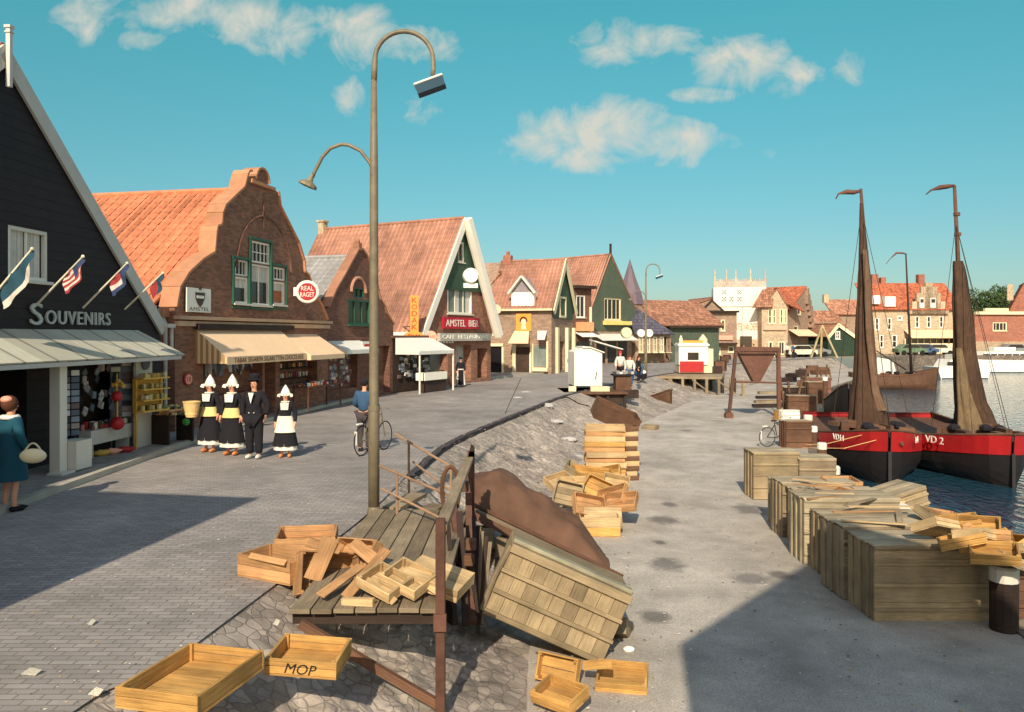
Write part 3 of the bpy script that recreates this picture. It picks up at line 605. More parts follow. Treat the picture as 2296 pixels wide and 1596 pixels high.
# square sign with a shield, round red sign, little round sign
s_, w_, h_ = h.sign('square_sign', 'square white sign with a dark shield on the left of the curved gable', SIGNW, h.rect(412, 646, 466, 700), y=-.08)
mb = MB(); k = w_ * .2; cx_, cz_ = w_ * .52, h_ * .55
mb.prism([V((cx_ + a * k, -.03, cz_ + b * k)) for a, b in ((-1, .8), (1, .8), (.95, .1), (.5, -.6), (0, -1), (-.5, -.6), (-.95, .1))], (0, -.01, 0)); mb.box((cx_, -.03, cz_ + k * 1.35), (k * .5, .02, k * .4)); mb.build('emblem', mat('emblem_dark', (84, 66, 60), .6), s_)
mb = MB(); mb.box((cx_, -.042, cz_ + k * .25), (k * 1.5, .012, k * .35)); mb.build('emblem_band', SIGNW, s_)
mb = MB(); text_mb(mb, 'AMSTEL', (w_ * .08, -.025, h_ * .06), AX, AZ, w_ * .84, h_ * .15, .006, 1.05); mb.build('lettering', mat('sign_grey', (120, 104, 92), .6), s_)
def disc_sign(kind, label, c, nrm, r, rim, face, txts, txtm=None, th=.12, ring=.8):
    o = empty(kind, c, math.atan2(nrm.x, -nrm.y), label, 'sign'); rot = Matrix.Rotation(R(90), 3, 'X')
    mb = MB(); mb.lathe([(r * .9, -th / 2), (r, -th / 3), (r, th / 3), (r * .9, th / 2)], n=28, rot=rot); mb.build('rim', rim, o, smooth=False)
    if face: mb = MB(); mb.lathe([(r * ring, th / 2 - .01), (r * ring, th / 2 + .012)], n=28, rot=rot); mb.build('face', face, o)
    if txts:
        mb = MB()
        for (s2, w2, h2, dz) in txts: text_mb(mb, s2, (-w2 / 2, -th / 2 - .014, dz), AX, AZ, w2, h2, .004)
        mb.build('lettering', txtm or SIGNW, o)
    return o
P_ = at(689, 654, 28.2); o = disc_sign('round_sign', 'round red sign with white rim hung from the right shoulder of the curved gable', P_, V((.25, -1, 0)), .4, SIGNW, REDP, [('REAL', .42, .16, .04), ('RAGET', .48, .16, -.18)], th=.16, ring=.76)
mb = MB(); mb.box((-.42, .0, 0), (.1, .12, .3)); mb.build('bracket', SIGNW, o)
P_ = h.M @ V((h.L(417, 850)[0], -.06, h.L(417, 850)[1])); disc_sign('round_sign', 'small round pink and red sign on the brick pier behind the costumed group', P_, V((1, -.3, 0)), .17, REDP, PINK, [('18', .14, .14, -.07)], REDP, th=.05)

# === small brick house with slate roof
h = House('small_brick_house', 'small brick house with grey slates and pointed gable behind the lamp post', 'house', -7.4, 31.0, 18)
W3 = 6.27; xa, za = h.L(806, 560); zc = 3.2; zl = h.L(722, 690)[1]
pr = [(882, 728), (866, 702), (862, 688), (852, 672), (838, 610), (822, 575), (812, 560)]
out = [(0, 0), (W3, 0)] + [h.L(*p) for p in pr] + [(xa - .12, za)] + [h.L(*p) for p in ((775, 610), (752, 650), (735, 690))] + [(0, zl - .4)]
gl = mat('dark_green_glass', (52, 62, 46), .15, amt=.3, bump=0)
h.win(h.rect(780, 672, 830, 728), 3, 1, GREENP, gl, .08); h.win(h.rect(792, 645, 816, 668), 2, 1, GREENP, gl, .06, sill=False)
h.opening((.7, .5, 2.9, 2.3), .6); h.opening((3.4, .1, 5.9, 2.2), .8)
h.body(out, BRICK_D, .3, 'gable_wall'); h.part('wall', BRICK_D, lambda mb: mb.prism([(.02, .31, 0), (W3, .31, 0), (W3, .31, zl - .2), (xa, .31, za - .9), (.02, .31, zl - .2)], (0, 8, 0)))
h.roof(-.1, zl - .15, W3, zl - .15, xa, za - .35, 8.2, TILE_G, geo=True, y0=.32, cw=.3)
h.part('coping', mat('coping_stone2', (168, 120, 92), .9), lambda mb: [mb.beam((a, .14, b + .03), (c, .14, d_ + .03), .42, .08) for (a, b), (c, d_) in zip(out[2:], out[3:-1])] + [mb.box((xa + .0, .1, za + .12), (.26, .3, .34)), mb.ball((xa, .1, za + .36), .12)])
x, z = h.L(803, 650); h.part('window_arch', mat('arch_stone', (206, 152, 122), .9), lambda mb: mb.tube([(x + .62 * math.cos(a), -.02, z - .1 + .62 * math.sin(a)) for a in [math.pi * i / 10 for i in range(11)]], .07, 6))
awning(.5, 3.1, 2.45, 2.1, .9, AWN_W, AWN_W, h)
s_, w_, h_ = h.sign('stall_sign', 'small white and red sign leaning over the left stall awning of the slate-roofed house', SIGNW, h.rect(782, 765, 812, 785), y=-.6)
mb = MB(); mb.box((w_ / 2, -.03, h_ / 2), (w_ * .7, .01, h_ * .4)); mb.build('red_band', REDP, s_)
h.part('goods', CARDS, lambda mb: [mb.box((rnd.uniform(.7, 2.9), .3, rnd.uniform(.6, 2.1)), (.18, .05, .14)) for i in range(60)])

# === big house with white barge boards
h = House('white_trimmed_house', 'tall brick house with green gable peak and broad white barge boards', 'house', -4.51, 41.0, 28)
W4 = 6.95; xa, za = h.L(1035, 492); zl = h.L(950, 736)[1]
h.win(h.rect(1003, 642, 1058, 704), 3, 1, WHITE, GLASSF, .1, curtain=[(.35, 0, .5, 1), (.8, 0, 1, 1)]); h.win(h.rect(1026, 542, 1040, 588), 1, 1, WHITE, GLASS, .1)
h.opening((.35, .6, 2.3, 2.0), .5, GLASSF); h.opening((3.1, .1, 4.7, 2.1), .5, mat('grey_glass', (170, 168, 156), .3, amt=.3)); h.opening((5.4, .2, 6.5, 1.9), .8)
h.body([(0, 0), (W4, 0), (W4, zl), (xa, za), (0, zl)], BRICK_R, 10)
zg = h.L(1035, 650)[1]; zz = lambda z: (xa * (z - zl) / (za - zl), W4 - (W4 - xa) * (z - zl) / (za - zl))
a, b = zz(zg); wx0, _, wx1, _ = h.rect(1026, 542, 1040, 588); _, wz0, _, wz1 = h.rect(1026, 542, 1040, 588)
h.part('gable_boards', GREEN, lambda mb: (mb.panel((0, -.04, 0), AX, AZ, [(a, zg), (b, zg), (xa, za)], [[(wx0, wz0), (wx1, wz0), (wx1, wz1), (wx0, wz1)]], .04), mb.box(((a + b) / 2, -.05, zg), (b - a, .08, .1))))
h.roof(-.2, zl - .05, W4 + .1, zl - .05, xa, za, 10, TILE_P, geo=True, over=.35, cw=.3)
h.barge([(-.45, zl - .35), (xa, za + .05), (W4 + .3, zl - .35)], .38, WHITE, y=-.2, th=.08)
h.barge([(xa, za + .05), (W4 + .3, zl - .35)], .4, WHITE, y=-.30, th=.35, name='rake_soffit')
h.part('gutter', WHITE, lambda mb: (mb.box((-.5, 4.6, zl - .28), (.2, 10, .18)), mb.box((-.35, -.2, zl - .28), (.7, .2, .2)), mb.box((W4 + .25, -.2, zl - .3), (.5, .2, .18))))
h.part('chimney', BRICK_P, lambda mb: (mb.box((xa, 9.9, za + .1), (.4, .4, .9)), mb.box((xa, 9.9, za + .55), (.55, .55, .1))))
x0, z0, x1, z1 = h.rect(978, 747, 1092, 764); h.part('shop_fascia', mat('fascia_grey', (176, 170, 156), .6), lambda mb: mb.box(((x0 + x1) / 2 , -.16, (z0 + z1) / 2), (x1 - x0, .2, z1 - z0)))
h.part('lettering', SIGNW, lambda mb: text_mb(mb, 'CAFE  RESTAURANT', (x0 + .2, -.27, z0 + .12), AX, AZ, (x1 - x0) - .5, (z1 - z0) * .5, .02))
s_, w_, h_ = h.sign('beer_sign', 'red sign with white AMSTEL lettering under the upper window', mat('sign_red', (186, 34, 52), .5, var=0), h.rect(989, 712, 1070, 737), y=-.12, th=.12)
mb = MB(); text_mb(mb, 'AMSTEL  BIER', (w_ * .05, -.07, h_ * .2), AX, AZ, w_ * .9, h_ * .6, .01); mb.build('lettering', SIGNW, s_)
def f(mb):
    for i in range(9): mb.box((.5 + i * .28, .02, 2.42), (.2, .05, .35))
h.part('transom_lights', WHITE, f)
def kod():
    c = at(929, 702, 39.6); o = empty('vertical_sign', (c.x, c.y, 0), R(10), 'tall narrow orange sign reading KODAK above an oval film plate', 'sign')
    z0, z1 = at(929, 744, 39.6).z, at(929, 662, 39.6).z; mb = MB(); mb.box((0, 0, (z0 + z1) / 2), (.4, .12, z1 - z0)); mb.build('board', ORNG, o)
    mb = MB(); lz = (z1 - z0 - .16) / 5
    for i, ch in enumerate('KODAK'): text_mb(mb, ch, (-.13, -.065, z1 - .08 - lz * (i + 1) + lz * .12), AX, AZ, .26, lz * .76, .01)
    mb.build('lettering', REDP, o); e_ = MB(); zc = at(927, 754, 39.6).z
    e_.lathe([(.5, -.07), (.5, .07)], (-.03, 0, zc), 24, rot=Matrix.Rotation(R(90), 3, 'X') @ Matrix.Scale(.5, 3, V((0, 1, 0)))); e_.build('oval_plate', ORNG, o)
    mb = MB(); text_mb(mb, 'FILM', (-.3, -.085, zc - .11), AX, AZ, .56, .22, .01); mb.build('oval_lettering', REDP, o)
    mb = MB(); mb.tube([(0, .07, zc + .5), (-.6, 2.4, zc + .5)], .03); mb.build('bracket', IRON, o)
kod()
disc_sign('globe_sign', 'white globe sign with plate below it, beside the broad white barge board', at(1055, 618, 42), V((.2, -1, 0)), .4, SIGNW, None, None, th=.5)
o = empty('box_sign', at(1055, 640, 42), R(12), 'white box sign hanging right under the white globe', 'sign'); mb = MB(); mb.box((0, 0, 0), (.75, .2, .24)); mb.build('box', SIGNW, o); mb = MB(); mb.tube([(.3, .1, 0), (.7, 2.4, 0)], .03); mb.build('bracket', IRON, o)
disc_sign('round_sign', 'round pink sign between the film plate and the shop fascia', at(966, 755, 39.5), V((.2, -1, 0)), .3, PINK, PINK, [('CAFE', .4, .13, -.07)], REDP, th=.1)
disc_sign('cream_lamp_sign', 'cream drum sign at the foot of the right barge board', at(1112, 694, 50), V((.2, -1, 0)), .32, CREAM, None, None, th=.4)
# stall canopy between the small brick house and the white trimmed house
hh = House('market_stall', 'stall with white slanted canopy and low white counter left of the film sign', 'stall', -5.3, 36.9, 26)
h = hh; awning(-.1, 3.0, 2.55, 1.95, 1.3, AWN_W, AWN_W, h)
h.part('back_wall', W_DARK, lambda mb: mb.box((1.5, .25, 1.2), (3.2, .2, 2.4))); h.part('low_roof', W_BROWN, lambda mb: mb.box((1.5, 1.3, 2.6), (3.6, 2.6, .12)))
h.part('counter', WHITE, lambda mb: mb.box((1.6, -.9, .75), (2.0, .5, .35))); h.part('counter_base', W_DARK, lambda mb: mb.box((1.7, -.85, .3), (1.8, .4, .55)))
for x in (0, 3.0): h.part('post', WHITE, lambda mb: mb.box((x, -1.25, 1.0), (.06, .06, 2.0)))
h.part('goods', CARDS, lambda mb: [mb.box((rnd.uniform(.1, 2.9), .08, rnd.uniform(.7, 2.3)), (.22, .06, .16)) for i in range(70)])
o = empty('poster_board', gp(946, 862), R(8), 'white poster board topped by a pink drum, by the shop window', 'sign'); Yk = gp(946, 862).y
mb = MB(); mb.box((0, 0, 1.25), (.82, .08, 1.45)); mb.build('board', SIGNW, o); mb = MB(); mb.box((0, 0, 2.2), (.62, .3, .42)); mb.build('drum', PINK, o)
for x in (-.3, .3): mb = MB(); mb.box((x, 0, .27), (.06, .06, .54)); mb.build('leg', WHITE, o)
mb = MB()
for i in range(8): mb.box((rnd.uniform(-.28, .28), -.05, rnd.uniform(.8, 1.75)), (.12, .02, .1))
mb.build('pictures', mat('grey_pictures', (120, 118, 112), .6), o)
# === corner house with dormer
h = House('corner_house', 'buff brick corner house with white dormer, orange poster and cream door awning', 'house', 2.7, 55.0, 20)
W5 = 5.5; xa, za = h.L(1262, 584); zl = h.L(1237, 690)[1]
h.win(h.rect(1252, 665, 1266, 712), 1, 1, CREAM, CURT, .12); h.opening(h.rect(1256, 765, 1266, 830), .4); h.opening(h.rect(1272, 765, 1281, 825), .4)
h.body([(0, 0), (W5, 0), (W5, zl), (xa, za), (0, zl)], BRICK_B, 9)
zg = h.L(1262, 715)[1]
wr = h.rect(1252, 665, 1266, 712)
h.part('gable_boards', GREEN, lambda mb: mb.prism([(-.1, -.02, zl - .1), (xa, -.02, za + .0), (W5 + .1, -.02, zl - .1), (W5 - .4, -.02, zg), (.5, -.02, zg)], (0, -.05, 0)))
h.win(wr, 1, 1, CREAM, CURT, .14, y=-.1, hole=False, dep=-.16, name='gable_window')
h.roof(-.1, zl, W5 + .1, zl, xa, za, 4.6, TILE_P, geo=True, over=.3, cw=.28)
h.barge([(-.25, zl - .25), (xa, za + .1), (W5 + .25, zl - .25)], .42, CREAM, y=-.2, th=.1)
for px in (1247, 1269, 1284): h.part('door_surround', CREAM, lambda mb: mb.box((h.L(px, 800)[0], -.1, 1.6), (.35, .2, 3.2)))
# long side facing the viewer: own wall plane
q = House('tmp', 'x', 'x', *(h.M @ V((0, 4.48, 0))).xy, 0); sd = (h.M @ V((0, 0, 0)) - h.M @ V((0, 4.48, 0))); q.th = math.atan2(sd.x, sd.y)
def sloc(px, py, p=0.0): # (distance along the side wall from its far left end, height)
    return q.L(px, py, p)
bpy.data.objects.remove(q.root)
def srect(a, b, c, d): return q.rect(a, b, c, d)
def sbox(mb, r, y0, y1): # side-wall box, y0..y1 metres out of the wall
    x0, z0, x1, z1 = r; mb.box((-(y0 + y1) / 2, 4.48 - (x0 + x1) / 2, (z0 + z1) / 2), (abs(y1 - y0), x1 - x0, z1 - z0))
h.part('door', DARKIN, lambda mb: sbox(mb, srect(1157, 778, 1188, 836), .0, .03), h.root); h.part('door_frame', CREAM, lambda mb: (sbox(mb, srect(1150, 772, 1157, 838), .0, .12), sbox(mb, srect(1188, 790, 1192, 836), .0, .1)))
h.part('shop_window', GLASS, lambda mb: sbox(mb, srect(1098, 778, 1126, 838), .0, .04)); h.part('window_frame', CREAM, lambda mb: (sbox(mb, srect(1126, 770, 1130, 845), 0, .12), sbox(mb, srect(1096, 835, 1130, 842), 0, .2), sbox(mb, srect(1096, 770, 1130, 776), 0, .2)))
h.part('shop_window', GLASSF, lambda mb: sbox(mb, srect(1198, 775, 1228, 822), .0, .04)); h.part('window_frame', CREAM, lambda mb: (sbox(mb, srect(1226, 765, 1230, 828), 0, .12), sbox(mb, srect(1194, 770, 1197, 828), 0, .12), sbox(mb, srect(1196, 824, 1230, 832), 0, .3)))
r_ = srect(1158, 703, 1192, 742); o5 = empty('poster', h.M @ V((-.06, 4.48 - (r_[0] + r_[2]) / 2, r_[1])), 0, 'orange poster with a dark haired figure in a frame above the door awning', 'poster'); o5.rotation_euler = (0, 0, h.root.rotation_euler[2] - R(90))
mb = MB(); mb.box((0, 0, (r_[3] - r_[1]) / 2), (r_[2] - r_[0], .06, r_[3] - r_[1])); mb.build('board', ORNG, o5)
mb = MB(); mb.ball((0, -.04, .62), .2, 10, (1, .2, 1.1)); mb.build('figure_face', CREAM, o5); mb = MB(); mb.tube([(.24 * math.cos(a), -.05, .66 + .3 * math.sin(a)) for a in [math.pi * i / 8 for i in range(9)]], .06, 6); mb.build('figure_hair', HAIR, o5)
mb = MB(); mb.prism([(-.18, -.04, .1), (.2, -.04, .1), (.14, -.04, .5), (-.12, -.04, .5)], (0, -.02, 0)); mb.build('figure_dress', CREAM, o5)
def f(mb):
    x0, z0, x1, z1 = srect(1151, 742, 1196, 770); mb.slab([(-.02, 4.48 - x0 - .1, z1), (-.02, 4.48 - x1 + .3, z1), (-1.1, 4.48 - x1, z0), (-1.1, 4.48 - x0, z0)], .03)
h.part('awning', AWN_Y, f)
h.part('side_awning', AWN_W, lambda mb: mb.slab([(-.02, 4.48 - srect(1205, 750, 1235, 765)[0], srect(1205, 742, 1235, 765)[3]), (-.02, .3, srect(1205, 742, 1235, 765)[3]), (-.9, .2, srect(1205, 742, 1235, 762)[1]), (-.9, 4.48 - srect(1205, 750, 1235, 765)[0] - .3, srect(1205, 742, 1235, 762)[1])], .03))
h.part('eaves_board', CREAM, lambda mb: mb.box((-.3, 2.3, zl - .12), (.14, 4.9, .14)))
def f(mb):
    x0, z0, x1, z1 = srect(1147, 655, 1198, 686); zc = srect(1147, 622, 1198, 686)[3]; y0, y1 = 4.48 - x0, 4.48 - x1
    mb.prism([(-.05, y0, z0), (-.05, y1, z0), (-.05, y1, z1), (-.05, y0, z1)], (1.7, 0, 0)); return x0, z0, x1, z1
h.part('dormer', WHITE, f)
x0, z0, x1, z1 = srect(1147, 655, 1198, 686); zc = srect(1147, 622, 1198, 686)[3]; y0, y1 = 4.48 - x0, 4.48 - x1
h.part('dormer_gable', mat('grey_boards', (140, 130, 132), .8), lambda mb: mb.prism([(-.05, y0, z1), (-.05, y1, z1), (-.05, (y0 + y1) / 2, zc)], (2.4, 0, 0)))
h.part('dormer_trim', WHITE, lambda mb: (mb.beam((-.2, y0 + .15, z1 - .1), (-.2, (y0 + y1) / 2, zc + .08), .4, .12), mb.beam((-.2, y1 - .15, z1 - .1), (-.2, (y0 + y1) / 2, zc + .08), .4, .12), mb.box((-.1, y1 + .35, (z0 + z1) / 2), (.12, .12, z1 - z0))))
h.part('chimney', BRICK_C, lambda mb: (mb.box((xa, 4.2, za + .15), (.5, .6, .7)), mb.box((xa, 4.2, za + .6), (.2, .2, .4))))
# house behind it, hipped roof
def simple(kind, label, cat, pl, pr_, yb, Yd, th, apex, eave, wall, roofm, wins=(), fm=None, D=8, group=None, pane=None, geo=False, extra=None, over=.3, bargem=None, ridge=None):
    "gabled building given the columns of its facade corners; apex=(px,py) or None for a flat top"
    kL = (pl - CX) / F; hh = House(kind, label, cat, kL * Yd, Yd, th, group); W = hh.L(pr_, CY)[0]; z = hh.L(pl, eave)[1]
    for w in wins: hh.win(hh.rect(*w[:4]), w[4] if len(w) > 4 else 2, w[5] if len(w) > 5 else 2, fm or WHITE, pane, .1 if Yd < 70 else .14, dep=.15)
    if apex: xa, za = hh.L(*apex); hh.body([(0, -.0), (W, -.0), (W, z), (xa, za), (0, z)], wall, D); hh.roof(-.05, z, W + .05, z, xa, za, D, roofm, geo=geo, over=over, cw=.3)
    else: hh.body([(0, 0), (W, 0), (W, z), (0, z)], wall, D)
    if bargem: hh.barge([(-.2, z - .2), (xa, za + .08), (W + .2, z - .2)], .4, bargem, y=-.16)
    hh.W = W; hh.z = z; hh.apex = (xa, za) if apex else None
    return hh
h = simple('hipped_house', 'house with pinkish tiled roof showing left behind the dormer house', 'house', 1078, 1165, 0, 58, 80, (1122, 612), 668, BRICK_B, TILE_F, D=6)
h = simple('small_shop', 'narrow shop with dark eaves and white window between the corner house and green gable', 'shop', 1287, 1326, 0, 66, 50, None, 640, BRICK_D, TILE_F, wins=[(1292, 662, 1312, 712, 2, 1)], D=5)
h.part('eaves', W_DARK, lambda mb: mb.box((h.W / 2, -.2, h.z - .1), (h.W + .3, .6, .25))); h.part('corner_post', CREAM, lambda mb: mb.box((h.W - .15, -.05, 3.4), (.2, .12, 3.2)))
h.part('fascia', mat('orange_fascia', (226, 160, 110), .6), lambda mb: mb.box((h.W / 2, -.25, h.L(1300, 732)[1]), (h.W * .9, .3, .75))); h.part('awning', AWN_W, lambda mb: mb.slab([(0, -.02, 2.9), (h.W, -.02, 2.9), (h.W, -1, 2.5), (0, -1, 2.5)], .03)); h.part('shop_front', GLASS, lambda mb: mb.box((h.W / 2, -.04, 1.2), (h.W * .7, .06, 1.9)))
h = simple('green_gable_house', 'house with tall green boarded gable and yellow window sill', 'house', 1325, 1424, 0, 72, 45, (1367, 572), 690, BRICK_B, TILE_P, wins=[(1354, 668, 1392, 718, 4, 1)], fm=CREAM, D=9, geo=True, over=.1)
xa, za = h.apex; zb = h.L(1370, 742)[1]; wr = h.rect(1354, 668, 1392, 718)
h.part('green_gable', GREENF, lambda mb: mb.panel((0, -.05, 0), AX, AZ, [(-.1, zb), (h.W + .1, zb), (h.W + .1, h.z), (xa, za + .5), (-.1, h.z)], [[(wr[0], wr[1]), (wr[2], wr[1]), (wr[2], wr[3]), (wr[0], wr[3])]], .05))
h.part('yellow_sill', mat('sill_yellow', (236, 208, 120), .6), lambda mb: mb.box(((wr[0] + wr[2]) / 2 + .4, -.3, wr[1] - .25), (wr[2] - wr[0] + 1.2, .5, .35)))
h.part('awning', AWN_W, lambda mb: mb.slab([(0, -.06, 2.75), (h.W * .85, -.06, 2.75), (h.W * .8, -1.4, 2.15), (0, -1.4, 2.15)], .03)); h.part('shop_front', GLASS, lambda mb: [mb.box((h.W * a, -.06, 1.1), (1.2, .06, 1.9)) for a in (.2, .45, .7)])
h.part('finial', W_DARK, lambda mb: mb.box((xa, -.1, za + .6), (.16, .16, .9))); h.part('side_boards', GREENF, lambda mb: mb.box((-.05, 4, 2.7), (.08, 8, 4.4)))
# turret
o = empty('turret_house', (11.75, 80, 0), R(20), 'brick turret with pointed slate spire behind the green gable', 'tower'); mb = MB(); mb.lathe([(1.3, 0), (1.3, 5.8)], n=8); mb.build('wall', BRICK_B, o)
mb = MB(); mb.lathe([(1.45, 5.7), (1.2, 6.8), (.62, 8.3), (.2, 9.6), (.03, 10.2)], n=8); mb.build('spire', mat('spire_slate', (112, 98, 104), .7), o)
h = simple('low_slate_house', 'low house with dark slate roof sloping down right, behind the far lamp post', 'house', 1418, 1502, 0, 79, 62, (1420, 694), 748, BRICK_P, TILE_B, D=8)
h = House('slate_cottage', 'low cottage with white framed windows under a dark slate roof', 'house', *gp(1424, 814).xy, 68); Ws = h.L(1502, CY)[0]; zt = h.L(1460, 748)[1]
for i in range(5): h.win((.4 + i * Ws / 5, 1.0, .4 + i * Ws / 5 + Ws / 8, 2.5), 2, 2, CREAM, GLASSF, .1)
h.body([(0, 0), (Ws, 0), (Ws, zt), (0, zt)], BRICK_B, 6); zr = h.L(1420, 694)[1]; h.part('roof', TILE_B, lambda mb: mb.slab([(Ws + .3, -.4, zt - .1), (-.3, -.4, zt - .1), (-.3, 1.2, zt + 2.6), (.5, 1.2, zt + 2.65)], .12))
# long barn with green wall
h = House('green_barn', 'long tiled barn with plain green boarded wall behind the red and white kiosk', 'barn', *gp(1500, 812).xy, 66); Wb = h.L(1612, CY)[0]; zt = h.L(1530, 730)[1]; zr = h.L(1530, 679)[1]
h.body([(0, -.3), (Wb, -.3), (Wb, zt), (0, zt)], GREENF, 7); h.part('roof', TILE_F, lambda mb: mb.slab([(Wb + .3, -.4, zt - .05), (-3.5, -.4, zt - .05), (-3.5, 4, zr + .3), (Wb + .3, 4, zr + .3)], .15)); h.part('left_bay', BRICK_B, lambda mb: mb.box((-1.8, 2, zt / 2), (3.4, 3.5, zt))); h.part('gutter', W_DARK, lambda mb: mb.box((Wb / 2, -.45, zt - .12), (Wb + .4, .2, .2)))
# pedimented brick house
h = simple('pediment_house', 'small brick house with triangular pediment and three upper windows', 'house', 1562, 1652, 0, 93, 100, None, 700, BRICK_B, TILE_F, wins=[(1580, 716, 1590, 742, 1, 2), (1597, 716, 1608, 742, 1, 2), (1616, 716, 1626, 742, 1, 2), (1606, 778, 1616, 795, 1, 1), (1632, 776, 1646, 790, 1, 1)], fm=CREAM, D=8)
h.part('pediment', W_DARK, lambda mb: (mb.prism([(h.L(1566, 700)[0], -.2, h.z), (h.L(1628, 700)[0], -.2, h.z), (h.L(1596, 680)[0], -.2, h.z + 1.5)], (0, .4, 0)), mb.box((h.W / 2, -.2, h.z + .05), (h.W + .5, .6, .22)))); h.part('pediment_face', BRICK_B, lambda mb: mb.prism([(h.L(1578, 700)[0], -.25, h.z + .2), (h.L(1616, 700)[0], -.25, h.z + .2), (h.L(1596, 684)[0], -.25, h.z + 1.15)], (0, -.03, 0)))
h.part('fascia', PINK, lambda mb: mb.box((h.W * .6, -.1, h.L(1610, 757)[1]), (h.W * .6, .2, .5)))
h.part('dark_awning', W_DARK, lambda mb: mb.box((h.W * .65, -.5, h.L(1610, 770)[1]), (h.W * .7, 1.0, .2)))
h = simple('stepped_tile_house', 'tiled house end showing left of the white hotel', 'house', 1535, 1606, 0, 101, 80, (1601, 668), 690, BRICK_B, TILE_F, D=8)
# white hotel
h = simple('white_hotel', 'large white hotel wall with painted sign, crested parapet and five finials', 'hotel', 1600, 1718, 0, 99, 102, None, 643, mat('whitewashed_wall', (236, 228, 204), .85, amt=.1), TILE_F, D=7)
h.part('parapet', mat('parapet_stone', (190, 172, 156), .9, amt=.4, scale=2), lambda mb: [mb.box((h.W / 2, .1, h.z + .35), (h.W, .3, .7))] + [mb.box((h.W * i / 24, .1, h.z + .78), (h.W / 50, .3, .3)) for i in range(1, 24)])
for px in (1603, 1629, 1650, 1683, 1716): h.part('finial', mat('finial_stone', (196, 178, 150), .8), lambda mb: mb.lathe([(.2, 0), (.12, .5), (.07, .9), (.1, 1.1), (.02, 1.7)], (h.L(px, 640)[0], .1, h.z + .5), 8))
bl = mat('blue_grey_paint', (84, 106, 124), .6)
for (a, b) in ((1624, 655), (1658, 655), (1624, 670), (1640, 670), (1658, 670)): x, z = h.L(a, b); h.part('small_window', bl, lambda mb: [mb.box((x + i * .17, -.03, z + j * .17), (.16, .06, .13)) for i in (-1, 0, 1) for j in (-1, 0, 1) if (i + j) % 2 == 0])
h.part('string_course', mat('grey_line', (170, 168, 156), .8), lambda mb: (mb.box((h.W * .5, -.04, h.L(1660, 687)[1]), (h.W * .75, .08, .08)), mb.box((h.L(1664, 700)[0], -.05, h.L(1664, 720)[1]), (.1, .08, 3.6))))
x0, z0, x1, z1 = h.rect(1644, 724, 1704, 740); h.part('painted_lettering', mat('salmon_letters', (236, 120, 90), .6, var=0), lambda mb: text_mb(mb, 'HOTEL VAN DIEPEN', (x0, -.06, z0), AX, AZ, x1 - x0, z1 - z0, .03))
h.part('ground_floor', BRICK_P, lambda mb: mb.box((h.W * .62, -.1, h.L(1670, 780)[1] * .7), (h.W * .74, .2, h.L(1670, 748)[1] * .98))); h.part('dark_window', GLASS, lambda mb: mb.box((h.L(1680, 770)[0] - .4, -.25, h.L(1672, 770)[1]), (1.4, .1, 1.8)))
h.part('door', mat('door_salmon', (226, 120, 90), .6), lambda mb: (mb.box((h.L(1707, 780)[0], -.25, 1.2), (.9, .1, 2.6)),))
h.part('door_panel', CREAM, lambda mb: mb.box((h.L(1707, 780)[0], -.33, 1.2), (.5, .06, 2.1)))
# hotel wing, brick gable with orange roof
h = simple('hotel_wing', 'brick gabled wing with orange hipped roof right of the white hotel', 'hotel', 1708, 1766, 0, 96, 92, (1742, 648), 690, BRICK_P, TILE_F, wins=[(1722, 692, 1731, 726, 1, 2), (1732, 692, 1740, 726, 1, 2), (1748, 692, 1756, 726, 1, 2), (1757, 692, 1764, 726, 1, 2), (1723, 765, 1733, 795, 1, 1), (1745, 765, 1760, 795, 2, 1)], fm=CREAM, D=10)
h.part('slanted_roof', TILE_F, lambda mb: mb.slab([(1.2, -.3, h.z), (-1.3, -.3, h.z), (.2, .5, h.z + 2.2), (1.6, .6, h.z + 2.4)], .12)); h.part('fascia', PINK, lambda mb: mb.box((h.W * .5, -.15, h.L(1735, 735)[1]), (h.W * .9, .2, .5)))
h = simple('stepped_gable_house', 'orange roofed house with stepped brick gable at the end of the row', 'house', 1766, 1812, 0, 98, 40, (1806, 644), 700, BRICK_B, TILE_FO, wins=[(1788, 690, 1796, 706, 1, 1), (1780, 730, 1790, 745, 1, 1)], fm=CREAM, D=9)
h.part('orange_roof', TILE_FO, lambda mb: mb.slab([(2.2, -1.2, h.z + .0), (-2.2, -.6, h.z + .9), (-1.6, 1.0, h.z + 2.6), (2.2, 1.0, h.z + 2.6)], .15))
h.part('stepped_gable', BRICK_B, lambda mb: [mb.box((h.W + .1 - i * .0 + (i - 2) * .45, -.1, h.z + 2.2 - i * .75), (.5, .5, 2.0)) for i in range(5)])
h.part('awning', AWN_Y, lambda mb: mb.slab([(0, -.1, 3.3), (h.W, -.1, 3.3), (h.W, -1.4, 2.5), (0, -1.4, 2.5)], .05))
o = empty('tile_roofed_row', (36, 108, 0), 0, 'low terrace of reddish tiled roofs at the back between the hotels', 'house'); mb = MB(); mb.box((4.2, 2, 2.2), (9, 4, 4.4)); mb.build('wall', BRICK_B, o); mb = MB(); mb.slab([(9, -.3, 3.6), (-1.5, -.3, 3.6), (-1, 2.6, 5.9), (8.4, 2.6, 5.9)], .15); mb.build('roof', TILE_F, o)
h = simple('ridge_house', 'house with pale ridge and low pink roof left of the left mast', 'house', 1864, 1940, 0, 112, 88, None, 700, BRICK_B, TILE_F, D=6); h.part('roof', TILE_F, lambda mb: mb.slab([(h.W, -.3, h.z - .4), (0, -.3, h.z - .4), (0, 3, h.z + 1.8), (h.W, 3, h.z + 1.8)], .15)); h.part('chimney', BRICK_P, lambda mb: mb.box((.3, 2.6, h.z + 2), (.7, .7, 1.2)))
